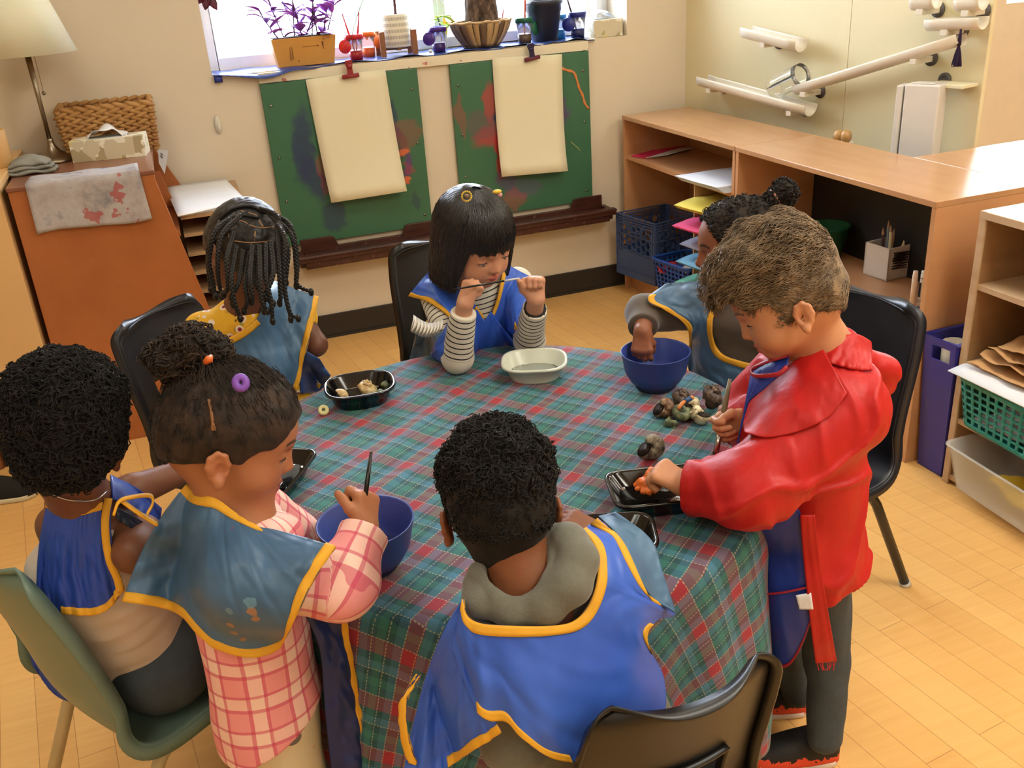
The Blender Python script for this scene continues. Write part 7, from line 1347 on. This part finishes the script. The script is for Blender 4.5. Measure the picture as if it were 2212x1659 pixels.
panel('smock_hem', [(910, 1458), (880, 1510), (880, 1580), (900, 1650)], [(903, 1458), (866, 1515), (866, 1580), (884, 1650)], [('c', (.17, 1.0, .60), (.16, .98, .35), .05, .06, .03)], (1.1, 1.8), NAVYV, r, .01, 'o', BIND, (.003, 9, 5), nu=10, nv=40, width=.012)
HF = hair_mat('black_tight_curls', (8, 7, 7), (26, 22, 20), .7, .25)
capF, _ = hair_cap(h, r, HF, .0045, line=.10, low=-.045, disp=lambda X: (.0014 + .006 * np.clip((h.loc(X)[..., 2] - .055) / .05, 0, 1)) * snoise(X, 150, 6) + .006 * np.clip((h.loc(X)[..., 2] - .06) / .05, 0, 1), vox=.0028, extra=[h.E((0, -.036, -.022), (.050, .036, .042), .02)]); vv = np.array([v.co for v in capF.data.vertices]); ff = np.array([p.vertices[:] for p in capF.data.polygons])
curls(h, r, vv, ff, 3000, HF, .0058, .0009, .006, 7, keep=lambda L_: L_[:, 2] > .062); curls(h, r, vv, ff, 2600, HF, .0032, .0007, .0015, 8, 'short_curls', keep=lambda L_: (L_[:, 2] <= .068) & (L_[:, 2] > .0))
# ---------------------------------------------------------------- boy in red, standing on the right
r = person((.99, 1.2, 0), 'standing child with wavy light brown hair in a red long-sleeved smock')
h = Head(1722, 671, 1.60, (-.90, .43, -.03), (-.42, -.88, -.17), .91)
nb = np.array((.950, 1.21, .872)); SN, SF = np.array((.945, 1.120, .798)), np.array((.945, 1.295, .80)); ch, pv = (.928, 1.21, .70), (.925, 1.21, .48)
eN = np.array(P(1612, 1058, y=1.13)); wN = np.array(P(1478, 1048, z=.672)); eF = np.array((.90, 1.37, .68)); wF = Q(1618, 908, 1.70)
XN, NN = vec(1440, 1020, (-.80, -.50, .15)), vec(1440, 1020, (.25, -.62, -.74)); XF_, NF = vec(1575, 905, (-.92, .20, -.05)), vec(1575, 905, (.05, -.35, .93))
hN = [('c', lerp(eN, wN, .7), wN, .022, .020, .01)] + hand(wN, XN, NN, 1, [(62, 55, 30), (64, 58, 30), (62, 60, 32), (58, 62, 35)], .95, (.3, .75, .2), spread=.08); hF = [('c', lerp(eF, wF, .7), wF, .021, .019, .01)] + hand(wF, XF_, NF, -1, [(45, 60, 40), (58, 70, 40), (66, 78, 40), (72, 80, 40)], .92, (.45, .45, .15))
KG = dict(skin=(204, 146, 108), lip=(196, 100, 88), brow=(110, 80, 56), scalp=(150, 112, 80), scalp_fn=lambda L_: np.clip((L_[:, 2] - .06 - 1.2 * np.clip(L_[:, 1] - .05, 0, 1)) * 40, 0, 1) * .7)
tp = torso(nb, (SN, SF), ch, pv)
build_body(r, h, h.prims(nb, .042) + tp + arm(SN, eN, wN) + arm(SF, eF, wF), [hN, hF], KG, .0024); eyes(h, r, (60, 38, 24), look=(0, -.75), lid=-.002)
RED = NT('red_nylon_smock'); RED.col(RED.ramp(RED.noise(RED.coord(), 8, 3), [(.3, (178, 24, 24)), (.7, (192, 30, 28))])); RED.inp('Roughness', .48); RED.inp('Specular IOR Level', .35); RED.bump(RED.noise(RED.coord(scale=(1, 1, .5)), 18, 3, .5), .6, .010)
def folds(X): t = snoise(X * np.array((.9, .7, 1.3)), 24, 41, 1); u_ = snoise(X * np.array((1.3, .8, .8)), 36, 44, 1); return .009 * np.exp(-(t / .22) ** 2) + .004 * np.exp(-(u_ / .25) ** 2) - .003 + .004 * snoise(X, 15, 43, 1)
pr = [('c', nb + np.array((.02, 0, -.02)), ch, .052, .098, .05), ('c', lerp(SN, SF, .25), lerp(SN, SF, .75), .058, .058, .04), ('c', np.array(ch) + (0, -.03, 0), np.array(pv) + (.015, -.03, 0), .088, .088, .03), ('c', np.array(ch) + (0, .03, 0), np.array(pv) + (.015, .03, 0), .088, .088, .03), ('c', (.955, 1.13, .79), (.90, 1.14, .76), .060, .060, .04), ('c', np.array(pv) + (.015, -.03, 0), np.array(pv) + (.02, -.03, -.08), .088, .092, .03), ('c', np.array(pv) + (.015, .03, 0), np.array(pv) + (.02, .03, -.08), .088, .092, .03)]
pr2 = [('c', SN, eN, .062, .062, .045), ('c', eN, lerp(eN, wN, .80), .062, .048, .03), ('c', lerp(eN, wN, .80), lerp(eN, wN, .92), .046, .034, .01)]; pr3 = [('c', SF, eF, .05, .048, .03), ('c', eF, lerp(eF, wF, .7), .046, .032, .02)]
d_n = (wN - eN) / np.linalg.norm(wN - eN); V, F = sdf_mesh(pr + pr2 + pr3, .0034, disp=folds, clip=[((.95, 1.2, .435), (.35, -.1, -.93)), (lerp(eN, wN, .95), d_n)]); np_mesh('red_coat', V, F, RED.m, r)
body = [(p[0], p[1], p[2], p[3] + .004, p[4] + .004, p[5]) for p in pr]; panel('coat_front', [(1772, 742), (1735, 768), (1692, 798), (1650, 838), (1604, 872)], [(1830, 850), (1790, 900), (1730, 930), (1660, 945), (1608, 935)], body + pr2, (1.2, 2.0), RED.m, r, .014, '', BIND, (.003, 7, 5), nu=40, nv=60, pull=-.012)
panel('coat_collar', [(1772, 742), (1810, 728), (1850, 722), (1882, 738)], [(1760, 775), (1810, 790), (1855, 800), (1884, 800)], body, (1.2, 2.0), RED.m, r, .01, '', BIND, (.004, 9, 5), nu=16, nv=40)
kn = [np.array(P(u, v_, y=1.23)) for u, v_ in ((1868, 775), (1900, 800), (1902, 830), (1870, 880))]; V, F = sdf_mesh([('c', kn[0], kn[1], .022, .026, .02), ('c', kn[1], kn[2], .026, .024, .02), ('c', kn[2], kn[3], .024, .016, .02)], .003, disp=folds); np_mesh('knotted_ties', V, F, RED.m, r)
RB = NT('royal_blue_apron'); RB.col(RB.ramp(RB.noise(RB.coord(), 5, 2), [(.3, (24, 48, 140)), (.7, (30, 58, 156))])); RB.inp('Roughness', .4); RPIP = mat('red_piping', (170, 30, 44), .5)
apv = [(p[0], p[1], p[2], p[3] + .012, p[4] + .012, p[5]) for p in pr] + [('c', (.905, 1.17, .46), (.925, 1.17, .30), .08, .075, .03), ('c', (.905, 1.24, .46), (.925, 1.24, .30), .08, .075, .03), ('c', (.90, 1.20, .80), (.87, 1.20, .62), .075, .09, .03)]
panel('apron_front', [(1590, 1080), (1600, 1060), (1660, 1060), (1712, 1085), (1730, 1110)], [(1612, 1385), (1650, 1425), (1698, 1441), (1730, 1400), (1755, 1330)], apv, (1.2, 2.0), RB.m, r, .0, 'o', RPIP, (.003, 6, 5), nu=50, nv=60, width=.006, mid=[(1590, 1240), (1620, 1262), (1670, 1265), (1715, 1255), (1744, 1235)], part='piping')
panel('apron_bib', [(1705, 765), (1665, 775), (1625, 797)], [(1700, 796), (1650, 840), (1612, 878), (1592, 965)], apv, (1.3, 2.0), RB.m, r, .004, 'i', RPIP, (.003, 6, 5), nu=24, nv=40, width=.006, part='piping')
b = MB().tube(on([(1700, 768), (1650, 784), (1624, 798), (1632, 812), (1680, 808), (1700, 792)], apv, (1.3, 2.0), .012), .0042, 8, flat=.6); parts_world(r, b.build('neck_piping', RPIP, smooth=True))
b = MB().tube(on([(1614, 1266), (1640, 1282), (1690, 1280), (1746, 1268)], apv, (1.2, 2.0), .006), .0032, 6, flat=.6); parts_world(r, b.build('pocket_piping', RPIP, smooth=True))
panel('white_tag', [(1719, 1286), (1752, 1280)], [(1727, 1316), (1757, 1316)], apv, (1.2, 2.0), WHITE, r, .010, '', BIND, (.001, 6, 5), nu=8, nv=8)
panel('hanging_tie', [(1728, 1112), (1760, 1112)], [(1762, 1432), (1808, 1428)], apv, (1.2, 2.0), RED.m, r, .008, '', BIND, (.004, 6, 7), nu=60, nv=10, mid=[(1742, 1270), (1780, 1268)])
b = MB(); random.seed(5)
for k in range(9): u = 1765 + k * 5; b.tube([Q(u, 1430, 1.60), Q(u + random.uniform(-4, 4), 1438, 1.60), Q(u + random.uniform(-8, 8), 1448, 1.60)], .0006, 4)
parts_world(r, b.build('frayed_threads', RED.m))
panel('white_collar', [(1702, 790), (1716, 768), (1730, 748)], [(1716, 806), (1730, 784), (1740, 762)], [('c', nb, np.array(nb) + (0, 0, -.06), .052, .062, .02)], (1.3, 2.0), WHITE, r, .004, '', BIND, (.001, 6, 5), nu=8, nv=12)
DJ = mat('dark_grey_denim', (52, 60, 66), .85, c2=(70, 78, 84), vs=70, bump=(300, .3)); kN, aN = np.array(P(1788, 1430, y=1.15)), np.array(P(1782, 1590, z=.085)); kF, aF = np.array((.945, 1.27, .27)), np.array(P(1722, 1490, z=.085))
shirt('jeans', [('c', (.955, 1.165, .46), kN, .060, .041, .02), ('c', kN, aN, .041, .034, .02), ('c', (.945, 1.25, .46), kF, .060, .041, .02), ('c', kF, aF, .041, .034, .02)], .0035, DJ, r, .006, 40, 12, dirn=(1, 1, .6), clip=[((0, 0, .055), (0, 0, -1))])
SHU = NT('black_trainer_with_orange'); co = SHU.coord(); n_ = SHU.noise(co, 60, 3); sz = SHU.n('SeparateXYZ'); SHU.l(co, sz.inputs[0]); lo_ = SHU.math('LESS_THAN', SHU.math('ADD', sz.outputs[2], SHU.math('MULTIPLY', n_, .05)), .055); SHU.col(SHU.mix(lo_, SHU.ramp(SHU.noise(SHU.coord(scale=(1, 1, 5)), 70, 2), [(.45, (16, 15, 16)), (.72, (24, 22, 24)), (.76, (150, 140, 130))]), (226, 74, 44))); SHU.inp('Roughness', .6); WSOLE = mat('white_trainer_sole', (226, 206, 190), .5)
for (u0, v0, u1, v1) in ((1808, 1632, 1640, 1646), (1745, 1530, 1600, 1528)):
    a, b_ = P(u0, v0, z=0), P(u1, v1, z=0); d = b_ - a; shoe(.185, .075, .075, lambda t: 1.0 if t < .3 else 1.0 - .55 * (t - .3) / .7, WSOLE, SHU.m, WSOLE, r, name='trainer_upper', M=Matrix.Translation(a) @ Matrix.Rotation(math.atan2(d.y, d.x), 4, 'Z'))
HG = hair_mat('light_brown_hair', (98, 80, 60), (146, 122, 94), .5, .35)
capG, _ = hair_cap(h, r, HG, .006, line=.090, low=.005, disp=lambda X: .003 * snoise(X, 90, 3) + .020 * np.clip((h.loc(X)[..., 2] - .055) / .08, 0, 1), vox=.003); vv = np.array([v.co for v in capG.data.vertices]); ff = np.array([p.vertices[:] for p in capG.data.polygons])
def combG(L0): d = np.stack([L0[:, 0] * 6 - .2, .9 + 0 * L0[:, 0], .35 - 5 * np.clip(.06 - L0[:, 2], 0, .2) - 7 * np.clip(L0[:, 1] - .05, 0, 1)], 1); return d
strands(h, r, vv, ff, 7000, HG, combG, lambda L_: .018 + .040 * np.clip((L_[:, 2] - .045) / .06, 0, 1), .45, (.0035, 14), (.0011, .0004), 3, name='wavy_strands')
strands(h, r, vv, ff, 2600, HG, lambda L0: np.stack([0 * L0[:, 0], .5 + 0 * L0[:, 0], -.6 + 0 * L0[:, 0]], 1), lambda L_: .020 + 0 * L_[:, 0], .2, (.0008, 20), (.0009, .0004), 5, keep=lambda L_: L_[:, 2] < .07, name='short_side_hair')
strands(h, r, vv, ff, 9000, HG, lambda L0: np.stack([-.3 + 0 * L0[:, 0], 1 + 0 * L0[:, 0], -.25 + 0 * L0[:, 0]], 1), lambda L_: .040 + 0 * L_[:, 0], .75, (.005, 11), (.0012, .0004), 7, keep=lambda L_: (L_[:, 1] > .045) & (L_[:, 2] > .085), name='front_curls')
brush([Q(1577, 819, 1.70), Q(1544, 990, 1.675)], 'thick grey-brown brush with a steel ferrule in the hand of the child in red', mat('grey_brown_handle', (126, 112, 84), .5), .0052, STEEL, mat('dark_bristle', (60, 46, 36), .7), .006, .052, .004)
c = Q(1398, 1046, 1.60); c = np.array(P(1396, 1046, z=.640)); cb_ = thing('crab_toy', Vector(c), 'small orange crab toy held over the black tray by the child in red', 'toy'); pr = [('e', c, (.012, .020, .011), np.array(Matrix.Rotation(.5, 3, 'Z')), .004)]
for k in range(10): a = k * .63; pr.append(('c', c, c + np.array((math.cos(a) * .017, math.sin(a) * .022, -.005)), .0065, .0048, .004))
pr.append(('c', c, np.array(P(1408, 1020, z=.655)), .011, .010, .004)); V, F = sdf_mesh(pr, .0016, disp=lambda X: .0015 * snoise(X, 400, 2)); np_mesh('body', V, F, mat('orange_rubber', (236, 118, 36), .45), cb_)
bpy.context.view_layer.update()
